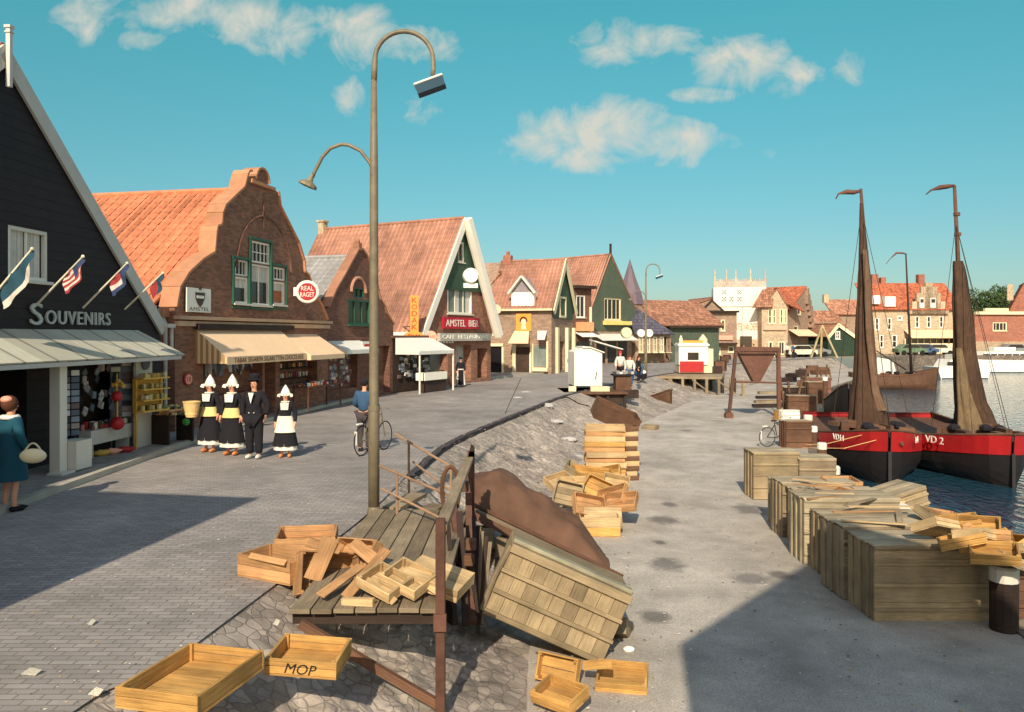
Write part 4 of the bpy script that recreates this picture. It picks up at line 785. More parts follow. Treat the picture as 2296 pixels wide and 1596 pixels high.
h = simple('green_cottage', 'little dark green boarded cottage with white rakes on the far quay', 'cottage', 1857, 1917, 0, 101, 80, (1878, 727), 752, mat('dark_green_boards', (48, 66, 50), .8, 'vboard', p=.3), TILE_F, wins=[(1873, 742, 1884, 760, 2, 2)], D=5, bargem=CREAM)
# big harbour hotel
h = House('harbour_hotel', 'large pale brick harbour hotel with stepped gable, orange roof and long awning', 'hotel', *V(((1948 - CX) / F * 112, 112)), 88); W = h.L(2150, CY)[0]; ze = h.L(2000, 694)[1]; zr = h.L(2000, 632)[1]
for (a, b, c_, d_) in ((1962, 712, 1972, 740), (1990, 712, 2000, 740), (2012, 707, 2024, 718), (2052, 708, 2062, 735), (2078, 708, 2088, 735), (2106, 708, 2116, 735), (1972, 750, 1982, 780), (2000, 750, 2012, 780)): h.win(h.rect(a, b, c_, d_), 1, 2, WHITE, None, .16, dep=.2)
h.body([(0, 0), (W, 0), (W, ze), (0, ze)], BRICK_P, 10); h.part('roof', TILE_FO, lambda mb: mb.slab([(W + .2, -.4, ze - .1), (-.2, -.4, ze - .1), (-.2, 4, zr), (W + .2, 4, zr)], .15))
def f(mb):
    for (a, b, t_) in ((2034, 2124, 694), (2042, 2116, 676), (2052, 2106, 657), (2062, 2098, 643), (2072, 2088, 634)): x0, z0, x1, z1 = h.rect(a, t_, b, t_ + 22); mb.box(((x0 + x1) / 2, -.15, (ze - .3 + z1) / 2 if False else z1 - (z1 - ze + .6) / 2), (x1 - x0, .5, z1 - ze + .6))
h.part('stepped_gable', BRICK_P, f)
for (a, b, c_, d_) in ((2058, 668, 2068, 690), (2082, 668, 2094, 690)): x0, z0, x1, z1 = h.rect(a, b, c_, d_); wv = h.part('window', WHITE, lambda mb: mb.box(((x0 + x1) / 2, -.44, (z0 + z1) / 2), (x1 - x0, .08, z1 - z0))); h.part('pane', GLASS, lambda mb: mb.box(((x0 + x1) / 2, -.5, z0 + (z1 - z0) * .7), ((x1 - x0) * .7, .06, (z1 - z0) * .35)), wv)
for px in (1991, 2010, 2098): h.part('chimney', BRICK_C, lambda mb: (mb.box((h.L(px, 630)[0], 4, zr + .4), (.9 if px > 2011 or px < 2000 else .7, .8, 1.9 if px != 2010 else 1.0)),))
h.part('dormer', WHITE, lambda mb: mb.box((h.L(1993, 676)[0], .6, h.L(1993, 676)[1]), (1.5, 2.0, 1.4))); h.part('dormer', WHITE, lambda mb: mb.box((h.L(1963, 672)[0], .6, h.L(1963, 672)[1]), (.9, 2.0, 1.2)))
x0, z0, x1, z1 = h.rect(2026, 740, 2138, 758); h.part('awning', AWN_Y, lambda mb: mb.slab([(x0, -.1, z1), (x1, -.1, z1), (x1, -2.2, z0), (x0, -2.2, z0)], .06)); h.part('terrace_window', GLASS, lambda mb: mb.box(((x0 + x1) / 2, -.3, z0 - .7), (x1 - x0, .1, 1.3))); h.part('terrace_wall', CREAM, lambda mb: mb.box(((x0 + x1) / 2, -2.4, .8), (x1 - x0 + 1, .3, 1.4)))
h.part('terrace_posts', CREAM, lambda mb: [mb.box((x0 + (x1 - x0) * i / 8, -.4, z0 - .7), (.15, .1, 1.3)) for i in range(9)])
# red brick pavilion far right
h = House('red_brick_pavilion', 'low red brick building with white window band at the right edge', 'building', *V(((2186 - CX) / F * 108, 108)), 88); W = h.L(2330, CY)[0]; ze = h.L(2200, 705)[1]
h.win(h.rect(2226, 722, 2258, 742), 4, 1, CREAM, None, .14, dep=.2); h.win(h.rect(2240, 775, 2260, 790), 2, 1, CREAM, None, .14, dep=.2)
h.body([(0, 0), (W, 0), (W, ze), (0, ze)], BRICK_C, 9); h.part('parapet', CREAM, lambda mb: (mb.box((W / 2, -.1, ze + .2), (W, .5, .4)), mb.box((h.L(2232, 700)[0], -.1, ze + .6), (3.2, .5, .5)))); h.part('plinth', BRICK_P, lambda mb: mb.box((W / 2, -.1, .8), (W, .2, 1.9)))
h = simple('red_gable_house', 'steep red roofed gable house at the far right behind the pavilion', 'house', 2262, 2330, 0, 120, 118, (2296, 636), 700, BRICK_C, TILE_FO, D=8); h.part('chimney', BRICK_P, lambda mb: mb.box((h.L(2266, 650)[0], 1, h.L(2266, 655)[1]), (.8, .8, 2.4)))

# trees beyond the pavilion
def tree(px, top, Yd, w, label, seed, group='trees beyond the harbour', pale=False):
    r_ = random.Random(seed); b = V(((px - CX) / F * Yd, Yd, 0)); H_ = HC - (top - CY) / F * Yd; o = empty('tree', b, 0, label, 'tree', group)
    mb = MB(); mb.tube([(0, 0, 0), (.1, 0, H_ * .4), (0, .1, H_ * .8)], [.3, .22, .06], 7); 
    for i in range(5): a = r_.random() * 6.28; mb.tube([(0, 0, H_ * (.35 + .08 * i)), (math.cos(a) * w * .3, math.sin(a) * w * .3, H_ * (.5 + .08 * i))], [.1, .03], 5)
    mb.build('trunk', BARK, o); mb = MB(); cl = [(V((r_.uniform(-.7, .7) * w / 2, r_.uniform(-.7, .7) * w / 2, H_ * r_.uniform(.42, .88))), w * r_.uniform(.16, .3)) for i in range(15)] + [(V((0, 0, H_ - w * .18)), w * .2)]
    for c_, rad in cl:
        for k in range(150):
            dv = V((r_.gauss(0, 1), r_.gauss(0, 1), r_.gauss(0, 1))).normalized() * rad * r_.uniform(.55, 1.08); p = c_ + dv; s_ = r_.uniform(.14, .3); u = V((r_.gauss(0, 1), r_.gauss(0, 1), r_.gauss(0, 1))).normalized(); v_ = u.orthogonal().normalized()
            mb.quad(p, p + u * s_, p + (u + v_) * s_, p + v_ * s_, var=r_.random())
    mb.build('crown', LEAF, o)
tree(2178, 646, 130, 6.5, 'round green tree touching the right mast, leftmost beyond the pavilion', 1); tree(2205, 652, 131, 6, 'broad tree of the row beyond the pavilion, second from the right mast', 2)
tree(2232, 640, 134, 4.5, 'narrow tree with taller top in the middle of the row beyond the pavilion', 3); tree(2254, 642, 133, 4, 'slim tree beside the chimney of the red gable house', 4); tree(2285, 665, 140, 7, 'tree at the right border behind the red gable', 5)
# neighbours behind the camera whose shadows fall into the street
def behind(kind, label, x0, x1, y0, y1, zb, zl, xa, za, wallm, turn=0):
    W = x1 - x0; o = empty(kind, (x1 - W * math.cos(R(turn)), y1 - W * math.sin(R(turn)), zb), R(turn), label, 'house'); D = y1 - y0; mb = MB()
    mb.prism([(0, 0, 0), (W, 0, 0), (W, 0, zl - zb), (xa - x0, 0, za - zb), (0, 0, zl - zb)], (0, -D, 0)); mb.build('wall', wallm, o)
    rb = MB(); rb.slab([(-.0, 0, zl - zb + .05), (xa - x0, 0, za - zb + .05), (xa - x0, -D, za - zb + .05), (0, -D, zl - zb + .05)], -.1); rb.slab([(W, -D, zl - zb + .05), (xa - x0, -D, za - zb + .05), (xa - x0, 0, za - zb + .05), (W, 0, zl - zb + .05)], -.1); rb.build('roof', TILE_F, o)
    for i in (1, 3):
        w = MB(); w.box((W * i / 4, .02, 1.9), (.9, .06, 1.3)); f_ = w.build('window', WHITE, o); w = MB(); w.box((W * i / 4, .06, 1.9), (.7, .04, 1.1)); w.build('pane', GLASS, f_)
    w = MB(); w.box((W / 2, .02, 1.05), (.95, .08, 2.1)); w.build('door', GREENP, o)
behind('net_loft', 'tarred net loft on the quay behind the viewpoint', .2, 5.1, -9, -2, -1.2, 7.35, 2.65, 10.0, BLACKB)
behind('street_house', 'brick house on the street side behind the viewpoint', -13.5, -5.95, -8, 2.0, 0, 7.95, -9.7, 7.97, BRICK_R, turn=-10)
# ---------------------------------------------------------------- people
def skin(name, J, E, m, parent, sub=1, root=0):
    ks = list(J); me = bpy.data.meshes.new(name); me.from_pydata([J[k][0] for k in ks], [(ks.index(a), ks.index(b)) for a, b in E], []); me.materials.append(m)
    ob = bpy.data.objects.new(name, me); col.objects.link(ob); ob.parent = parent
    md = ob.modifiers.new('skin', 'SKIN'); md.use_smooth_shade = True; md.use_x_symmetry = False
    for i, k in enumerate(ks): me.skin_vertices[0].data[i].radius = (J[k][1], J[k][1])
    for i in range(len(ks)): me.skin_vertices[0].data[i].use_root = (i == root)
    if sub: s_ = ob.modifiers.new('sub', 'SUBSURF'); s_.levels = sub; s_.render_levels = sub
    return ob
def person(label, loc, face, h=1.72, arms=None, legs=None, group=None):
    o = empty('person', loc, R(face), label, 'person', group); o.scale = (h / 1.72,) * 3
    J = {'pel': ((0, 0, .93), .125), 'bel': ((0, 0, 1.08), .115), 'che': ((0, 0, 1.28), .125), 'nk0': ((0, .01, 1.43), .06), 'nk1': ((0, 0, 1.5), .05), 'hd0': ((0, -.02, 1.56), .07), 'hd1': ((0, -.012, 1.63), .088), 'hd2': ((0, .0, 1.695), .06)}
    E = [('pel', 'bel'), ('bel', 'che'), ('che', 'nk0'), ('nk0', 'nk1'), ('nk1', 'hd0'), ('hd0', 'hd1'), ('hd1', 'hd2')]
    arms = arms or {}; legs = legs or {}
    for s_, nm in ((-1, 'l'), (1, 'r')):
        el, wr = arms.get(nm, ((.25, .03, 1.13), (.25, -.05, .90)))
        kn, an = legs.get(nm, ((.1, -.01, .48), (.1, .02, .09)))
        P = lambda p: (p[0] * s_, p[1], p[2])
        d_ = (V(wr) - V(el)).normalized(); hd = V(wr) + d_ * .07
        J.update({nm + 'sh': (P((.17, .01, 1.38)), .056), nm + 'el': (P(el), .04), nm + 'wr': (P(wr), .026), nm + 'hd': (P(hd), .03),
                  nm + 'hp': (P((.09, 0, .87)), .09), nm + 'kn': (P(kn), .056), nm + 'an': (P(an), .038), nm + 'he': (P((an[0], an[1] + .03, .05)), .035), nm + 'to': (P((an[0] + .01, an[1] - .16, .035)), .032)})
        E += [('che', nm + 'sh'), (nm + 'sh', nm + 'el'), (nm + 'el', nm + 'wr'), (nm + 'wr', nm + 'hd'), ('pel', nm + 'hp'), (nm + 'hp', nm + 'kn'), (nm + 'kn', nm + 'an'), (nm + 'an', nm + 'to')]
        J.pop(nm + 'he')
        side = V((0, 1, 0)) if abs(d_.y) < .7 else V((1, 0, 0))
        for k in range(4):
            a = hd + side * (k - 1.5) * .019; b = a + d_ * (.045 + (.008 if k in (1, 2) else 0)); c = b + d_ * .028 + V((-.014, 0, 0))
            J[nm + 'fa%d' % k] = (P(b), .0095); J[nm + 'fb%d' % k] = (P(c), .008); E += [(nm + 'hd', nm + 'fa%d' % k), (nm + 'fa%d' % k, nm + 'fb%d' % k)]
        th = hd - side * .045 + d_ * .012; J[nm + 'th'] = (P(th), .010); J[nm + 'tt'] = (P(th + d_ * .03), .009); E += [(nm + 'wr', nm + 'th'), (nm + 'th', nm + 'tt')]
    skin('body', J, E, SKIN, o)
    mb = MB(); mb.ball((-.033, -.098, 1.625), .011, 6); mb.ball((.033, -.098, 1.625), .011, 6); mb.build('eyes', BLK, o)
    mb = MB(); mb.prism([(-.014, -.095, 1.585), (.014, -.095, 1.585), (0, -.098, 1.62)], (0, -.022, 0)); mb.build('nose', SKIN, o); mb = MB(); mb.box((0, -.094, 1.555), (.04, .01, .008)); mb.build('mouth', mat('lips', (176, 84, 74), .6), o)
    o_J = J; return o, J
def garment(o, J, keys, edges, m, name, grow=.02, scale=1.0, sub=1):
    JJ = {k: (J[k][0], J[k][1] * scale + grow) for k in keys}; return skin(name, JJ, edges, m, o, sub)
def jacket(o, J, m, name='jacket', cuff=True, g=.018):
    K_ = ['pel', 'bel', 'che', 'nk0', 'lsh', 'lel', 'lwr', 'rsh', 'rel', 'rwr']; return garment(o, J, K_, [('pel', 'bel'), ('bel', 'che'), ('che', 'nk0'), ('che', 'lsh'), ('lsh', 'lel'), ('lel', 'lwr'), ('che', 'rsh'), ('rsh', 'rel'), ('rel', 'rwr')], m, name, g)
def trousers(o, J, m, g=.03): return garment(o, J, ['pel', 'lhp', 'lkn', 'lan', 'rhp', 'rkn', 'ran'], [('pel', 'lhp'), ('lhp', 'lkn'), ('lkn', 'lan'), ('pel', 'rhp'), ('rhp', 'rkn'), ('rkn', 'ran')], m, 'trousers', g)
def skirt(o, z0, r0, z1, r1, m, name='skirt', n=28, folds=10, sy=.75):
    mb = MB(); rows = 7; vs, fs = [], []
    for i in range(rows):
        t = i / (rows - 1); z = z1 + (z0 - z1) * t; r_ = r1 + (r0 - r1) * t ** .8
        for k in range(n): a = 2 * math.pi * k / n; q = r_ * (1 + .06 * t * math.cos(folds * a)); vs.append((q * math.cos(a), q * math.sin(a) * sy, z))
    for i in range(rows - 1):
        for k in range(n): k2 = (k + 1) % n; fs.append((i * n + k, (i + 1) * n + k, (i + 1) * n + k2, i * n + k2))
    mb.add(vs, fs, None, .5); return mb.build(name, m, o, smooth=True)
def shoes(o, J, m, name='clog'):
    for s_, nm in ((-1, 'l'), (1, 'r')):
        mb = MB(); p = V(J[nm + 'to'][0]); q = V(J[nm + 'an'][0]); mb.tube([(q.x, q.y + .05, .045), (q.x, q.y - .02, .055), (p.x, p.y + .03, .05), (p.x, p.y - .05, .055)], [.035, .05, .045, .015], 8); mb.build(name, m, o, smooth=True)
def cap(o, m=WHITE):
    mb = MB(); mb.lathe([(.125, 1.60), (.12, 1.68), (.085, 1.76), (.035, 1.84), (.008, 1.88)], (0, .02, 0), 14, sy=.95)
    for s_ in (-1, 1): mb.prism([(s_ * .11, -.02, 1.66), (s_ * .13, -.05, 1.56), (s_ * .2, -.09, 1.58), (s_ * .19, -.05, 1.64)], (0, .02, 0))
    mb.build('lace_cap', m, o, smooth=False); mb = MB(); mb.ball((0, .02, 1.61), .1, 10, (1, 1, 1)); mb.build('hair', HAIR, o)
def costume(label, loc, face, h, apron, arms=None, group='people in traditional costume'):
    o, J = person(label, loc, face, h, arms, None, group); jacket(o, J, BLK, g=.02)
    skirt(o, .3, .31, 1.02, .165, BLK); skirt(o, .2, .29, .5, .26, WHITE, 'underskirt', folds=8)
    mb = MB(); mb.prism([(-.09, -.145, 1.24), (.09, -.145, 1.24), (.11, -.13, 1.42), (-.11, -.13, 1.42)], (0, -.015, 0)); mb.build('white_bib', WHITE, o); mb = MB(); mb.tube([(.1 * math.cos(a), .09 * math.sin(a) - .01, 1.44) for a in [2 * math.pi * i / 12 for i in range(13)]], .02, 6); mb.build('collar', WHITE, o)
    if apron == 'yellow': skirt(o, .88, .215, 1.1, .155, mat('apron_yellow', (238, 214, 140), .9, var=0), 'apron_band', folds=0, sy=.9)
    else:
        mb = MB(); n = 8
        for i in range(n):
            a0, a1 = R(-160 + 140 * i / n), R(-160 + 140 * (i + 1) / n); mb.quad((.19 * math.cos(a0), .18 * math.sin(a0), 1.08), (.19 * math.cos(a1), .18 * math.sin(a1), 1.08), (.285 * math.cos(a1), .25 * math.sin(a1), .66), (.285 * math.cos(a0), .25 * math.sin(a0), .66), var=.5)
        mb.build('white_apron', mat('apron_white', (240, 234, 212), .9, var=0), o)
    shoes(o, J, mat('clog_orange', (224, 140, 84), .6)); cap(o); return o
Y1 = gp(470, 1013)
armbk = {'l': ((.24, .02, 1.13), (.17, -.16, .98)), 'r': ((.25, .02, 1.12), (.25, -.05, .92))}
costume('woman in black costume and white lace cap holding a straw basket', Y1, -12, 1.63, 'yellow', {'l': ((.24, -.02, 1.15), (.30, -.22, 1.05)), 'r': ((.25, .02, 1.12), (.26, -.05, .92))})
bk = V(Y1) + V((-.27, -.36, .84)); o = empty('basket', bk, 0, 'round straw coloured basket held at the hip of the left costumed woman', 'basket')
mb = MB(); mb.lathe([(.12, 0), (.16, .18), (.185, .34), (.165, .34), (.14, .05)], n=18); mb.build('basket_body', STRAW, o); mb = MB(); mb.tube([(.18 * math.cos(a), .18 * math.sin(a), .34) for a in [2 * math.pi * i / 18 for i in range(19)]], .016, 6); mb.build('rim', STRAW, o)
costume('woman in lace cap and yellow band between the basket carrier and the man', gp(520, 1020), -8, 1.66, 'yellow')
costume('small woman in white apron and pointed cap, standing apart on the right of the group', gp(640, 1025), 6, 1.46, 'white')
o, J = person('man in black suit and flat hat with white collar and pale shoes', gp(570, 1028), -4, 1.74, {'l': ((.27, .04, 1.14), (.25, -.03, .92)), 'r': ((.29, .05, 1.15), (.24, .02, .92))}, None, 'people in traditional costume'); jacket(o, J, BLK, g=.035); trousers(o, J, BLK, .05)
mb = MB(); mb.prism([(-.06, -.17, 1.43), (.06, -.17, 1.43), (0, -.185, 1.2)], (0, -.02, 0)); mb.build('shirt_front', WHITE, o); mb = MB(); mb.lathe([(.15, 1.695), (.155, 1.705), (.1, 1.72), (.115, 1.8), (.09, 1.83)], (0, .01, 0), 16); mb.build('hat', BLK, o); mb = MB(); mb.ball((0, .03, 1.64), .095, 10); mb.build('hair', BLK, o); shoes(o, J, WHITE, 'shoe')
skirt(o, .8, .2, 1.12, .16, BLK, 'coat_tails', folds=0)
mb = MB(); mb.ball((-.05, -.17, 1.0), .014, 6); mb.build('silver_button', WHITE, o); mb = MB(); mb.ball((.06, -.17, 1.0), .014, 6); mb.build('silver_button', WHITE, o)
# woman at the left edge, seen from behind
o, J = person('woman in teal coat with white collar seen from behind at the left edge', gp(24, 1146), 155, 1.72, {'l': ((.25, .02, 1.13), (.24, -.10, .93)), 'r': ((.25, .02, 1.13), (.20, -.2, .98))}); jacket(o, J, TEAL, 'coat', g=.035); skirt(o, .48, .25, 1.2, .19, TEAL, 'coat_skirt', folds=3, sy=.85)
mb = MB(); mb.tube([(.115 * math.cos(a), .1 * math.sin(a) + .01, 1.44) for a in [2 * math.pi * i / 14 for i in range(15)]], .038, 8); mb.build('collar', WHITE, o, smooth=True); mb = MB(); mb.ball((0, .02, 1.65), .115, 12, (1, 1.05, 1.1)); mb.build('hair', HAIR, o, smooth=True); mb = MB(); mb.ball((0, .06, 1.71), .1, 10, (1, .9, .6)); mb.build('headscarf', PINK, o, smooth=True); shoes(o, J, BLK, 'shoe')
hb = at(74, 1022, 11.9); o = empty('handbag', hb, R(10), 'rounded cream handbag carried beside the teal coat', 'handbag'); mb = MB(); mb.ball((0, 0, 0), .19, 14, (1, .4, .58)); mb.build('bag_body', CREAM, o, smooth=True); mb = MB(); mb.tube([(-.12 + .03 * i, 0, .06 + .13 * math.sin(math.pi * i / 8)) for i in range(9)], .014, 6); mb.build('handle', CREAM, o)
# bicycle and its pusher
def bicycle(label, loc, rz, m=IRON, sc_=1.0, group=None):
    o = empty('bicycle', loc, R(rz), label, 'bicycle', group); o.scale = (sc_,) * 3
    for x in (-.52, .52):
        w = MB(); w.tube([(x + .33 * math.cos(a), 0, .34 + .33 * math.sin(a)) for a in [2 * math.pi * i / 24 for i in range(25)]], .014, 6, cap=False); wo_ = w.build('wheel', BLK, o); s_ = MB()
        for i in range(14): a = 2 * math.pi * i / 14; s_.tube([(x, 0, .34), (x + .33 * math.cos(a), 0, .34 + .33 * math.sin(a))], .002, 3)
        s_.build('spokes', IRON, wo_)
    mb = MB()
    for a, b in (((-.52, 0, .34), (-.1, 0, .3)), ((-.1, 0, .3), (-.22, 0, .82)), ((-.22, 0, .82), (.36, 0, .86)), ((-.1, 0, .3), (.38, 0, .74)), ((-.52, 0, .34), (-.2, 0, .76)), ((.36, 0, .95), (.4, 0, .7)), ((.4, 0, .7), (.52, 0, .34))): mb.tube([a, b], .015, 6)
    mb.build('frame', m, o); mb = MB(); mb.ball((-.24, 0, .9), .1, 8, (1.3, .8, .4)); mb.build('saddle', W_DARK, o)
    mb = MB(); mb.tube([(.24, -.28, .98), (.36, -.15, 1.0), (.37, 0, 1.0), (.36, .15, 1.0), (.24, .28, .98)], .012, 6); mb.build('handlebar', IRON, o); mb = MB(); mb.box((-.62, 0, .72), (.2, .05, .03)); mb.box((-.78, 0, .42), (.03, .05, .3)); mb.build('mudguard', WHITE, o); return o
bicycle('bicycle being pushed along the road behind the lamp post', gp(838, 1015), 70)
o, J = person('man in blue jacket pushing a bicycle, seen from behind left of the lamp post', gp(817, 1012), 170, 1.66, {'l': ((.25, -.02, 1.15), (.26, -.25, 1.05)), 'r': ((.24, .0, 1.14), (.2, -.25, 1.05))}); jacket(o, J, NAVY, g=.045); trousers(o, J, mat('grey_trousers', (74, 66, 66), .9, var=0), .03); shoes(o, J, BLK, 'shoe'); mb = MB(); mb.ball((0, .015, 1.66), .1, 10); mb.build('hair', BLK, o)
# woman by the cafe door
o, J = person('small figure of a woman in black with long white apron by the cafe door', gp(1033, 866), 10, 1.5); jacket(o, J, BLK, g=.03); skirt(o, .08, .3, 1.05, .18, WHITE, 'white_skirt'); skirt(o, .1, .2, 1.0, .17, BLK, 'apron_front', sy=1.45); mb = MB(); mb.ball((0, .01, 1.66), .11, 8); mb.build('hair', BLK, o)
bicycle('bicycle leaning by the cafe window, left of the woman in black', gp(1000, 868), 40, sc_=.95)
def walker(label, loc, face, h, top, bot, hat=None, sk=False):
    o, J = person(label, loc, face, h); jacket(o, J, top, g=.035)
    if sk: skirt(o, .45, .26, 1.0, .18, bot)
    else: trousers(o, J, bot)
    shoes(o, J, BLK, 'shoe'); mb = MB(); mb.ball((0, .01, 1.66), .105, 8); mb.build('hair' if not hat else 'hat', hat or HAIR, o); return o
walker('distant person in blue between the corner house and the white cart', gp(1281, 843), 20, 1.55, NAVY, WHITE)
walker('person with a red hat standing behind the dark stand by the white cart', gp(1391, 862) , 10, 1.8, WHITE, BLK, REDP)
walker('person in white jacket standing right of the red hatted one', gp(1412, 866), -20, 1.62, WHITE, NAVY)
walker('dark clad person at the right edge of the stand near the parked scooter', gp(1432, 858), 60, 1.5, BLK, BLK)

# ---------------------------------------------------------------- souvenir shop stands on the pavement
hs = House('tmp', 'x', 'x', -9.81, 9.33, 4); bpy.data.objects.remove(hs.root)
def shop(kind, label, px, py, cat): b = gp(px, py, .09); return empty(kind, b, R(86), label, cat)
def cardrack(label, px, py, w, z0, z1, frame=WHITE, cols=3, face=86, tilt=0):
    o = empty('postcard_rack', gp(px, py, .09), R(face), label, 'rack', 'postcard racks outside the souvenir shop'); mb = MB(); mb.box((0, .03, (z0 + z1) / 2), (w, .03, z1 - z0)); mb.build('frame', frame, o); mb = MB(); n = int((z1 - z0) / .13)
    for j in range(n):
        for i in range(cols): mb.box((-w / 2 + w * (i + .5) / cols, -.0, z0 + .07 + j * .13), (w / cols * .85, .015, .105), var=rnd.random())
    mb.build('postcards', CARDS, o)
    for x in (-w / 2 + .03, w / 2 - .03): mb = MB(); mb.box((x, .04, z0 / 2), (.04, .04, z0)); mb.build('leg', frame, o)
    return o
o = empty('display_cabinet', gp(148, 1056, .09), R(86), 'tall white cabinet with square box foot carrying the first postcard column', 'cabinet')
mb = MB(); mb.box((-.2, .02, 1.05), (.22, .2, 2.1)); mb.build('side_panel', WHITE, o); mb = MB(); mb.box((.18, -.05, .3), (.5, .4, .55)); mb.build('box_foot', WHITE, o); mb = MB(); mb.box((-.3, -.1, .02), (.4, .3, .04)); mb.build('foot_plate', WHITE, o)
cardrack('tall narrow column of postcards standing on the white box foot', 158, 1050, .38, .62, 2.05, BLK, 2, 60)
cardrack('wide grey postcard rack hung right of the red balls', 284, 1003, .7, .7, 2.1, mat('grey_frame', (120, 118, 120), .6), 3, 40)
o = shop('window_table', 'low white display table full of souvenirs in front of the shop window', 235, 1015, 'table'); mb = MB(); mb.box((0, 0, .42), (1.6, .35, .3)); mb.build('table_front', BARGE, o); mb = MB()
for i in range(45): mb.box((rnd.uniform(-.75, .75), rnd.uniform(-.1, .15), .6 + rnd.random() * .05), (.1, .06, .06 + .14 * rnd.random()))
mb.build('souvenirs', GOODS, o); mb = MB()
for i in range(30): mb.box((rnd.uniform(-.6, .7), .1, .9 + rnd.random() * 1.0), (.13, .03, .15), Matrix.Rotation(rnd.random(), 3, 'Y'))
mb.build('hanging_souvenirs', CARDS, o)
for x in (-.7, .7): mb = MB(); mb.box((x, 0, .14), (.06, .3, .28)); mb.build('leg', BARGE, o)
for (px, py, r_, nm) in ((262, 888, .115, 'upper red ball hanging on the yellow cord'), (263, 949, .15, 'lower, larger red ball hanging on the yellow cord')):
    o = empty('red_ball', at(px, py, 17.6), 0, nm, 'ball', 'red balls on the cord'); mb = MB(); mb.ball((0, 0, 0), r_, 14); mb.build('ball', REDP, o, smooth=True); mb = MB(); mb.tube([(0, 0, r_ * .9), (0, 0, r_ + .38)], .018, 6); mb.build('cord', YELL, o)
o = empty('flower_garland', at(264, 861, 17.6), 0, 'small yellow bunch at the top of the ball cord', 'decoration'); mb = MB()
for i in range(14): mb.ball((rnd.uniform(-.12, .12), rnd.uniform(-.05, .05), rnd.uniform(-.05, .06)), .04, 6)
mb.build('flowers', YELL, o)
for (px, py, m_, lb) in ((228, 1022, YELL, 'yellow wooden shoe lying on the pavement under the display table'), (252, 1018, PINK, 'pink wooden shoe on the pavement, between the yellow and the red one'), (282, 1014, REDP, 'red wooden shoe lying on the pavement near the cabinet wall')):
    o = empty('wooden_shoe', gp(px, py, .09), rnd.random(), lb, 'shoe', 'wooden shoes on the pavement'); mb = MB(); mb.tube([(-.16, 0, .06), (-.05, 0, .07), (.08, 0, .06), (.2, 0, .08)], [.05, .07, .065, .01], 8); mb.build('shoe_body', m_, o, smooth=True); mb = MB(); mb.ball((-.07, 0, .115), .05, 8, (1, .8, .4)); mb.build('opening', BLK, o)
o = shop('white_door_panel', 'plain white panel with a round emblem right of the postcard rack', 330, 1000, 'panel'); mb = MB(); mb.box((0, .1, 1.0), (.72, .06, 2.0)); mb.build('panel', WHITE, o); mb = MB(); mb.lathe([(.17, 0), (.17, .03)], (0.02, .06, 1.95), 18, rot=Matrix.Rotation(R(90), 3, 'X')); mb.build('round_emblem', mat('grey_emblem', (110, 110, 112), .7), o)
o = empty('yellow_shelf', gp(341, 1002, .09), R(70), 'yellow shelf unit of small goods in front of the white panel', 'shelf'); mb = MB()
mb.box((0, .16, 1.2), (.8, .03, .8)); mb.build('back', YELL, o)
for z in (.85, 1.1, 1.35, 1.6): mb = MB(); mb.box((0, 0, z), (.8, .3, .03)); mb.build('shelf', YELL, o)
for x in (-.38, .38): mb = MB(); mb.box((x, .1, .8), (.05, .05, 1.6)); mb.build('leg', YELL, o)
mb = MB()
for i in range(60): mb.box((rnd.uniform(-.36, .36), rnd.uniform(-.1, .08), rnd.choice((.92, 1.17, 1.42, 1.66))), (.07, .07, .08 + .06 * rnd.random()))
mb.build('small_goods', FRUIT, o)
o = empty('tilted_tray', gp(388, 992, .09), R(70), 'slanting tray stand of potted goods beside the yellow shelf', 'stand'); mb = MB(); mb.box((0, 0, .72), (.85, .6, .05), Matrix.Rotation(R(-18), 3, 'X')); mb.build('tray', W_ORANGE, o); mb = MB()
for i in range(70): y = rnd.uniform(-.26, .26); mb.ball((rnd.uniform(-.38, .38), y, .78 - y * -.32), .045, 6)
mb.build('potted_goods', FRUIT, o)
for x in (-.4, .4): mb = MB(); mb.box((x, 0, .35), (.05, .5, .7)); mb.build('leg', W_DARK, o)
mb = MB(); mb.ball((.1, -.3, .5), .09, 8); mb.build('green_pot', mat('bright_green', (60, 140, 60), .6), o)

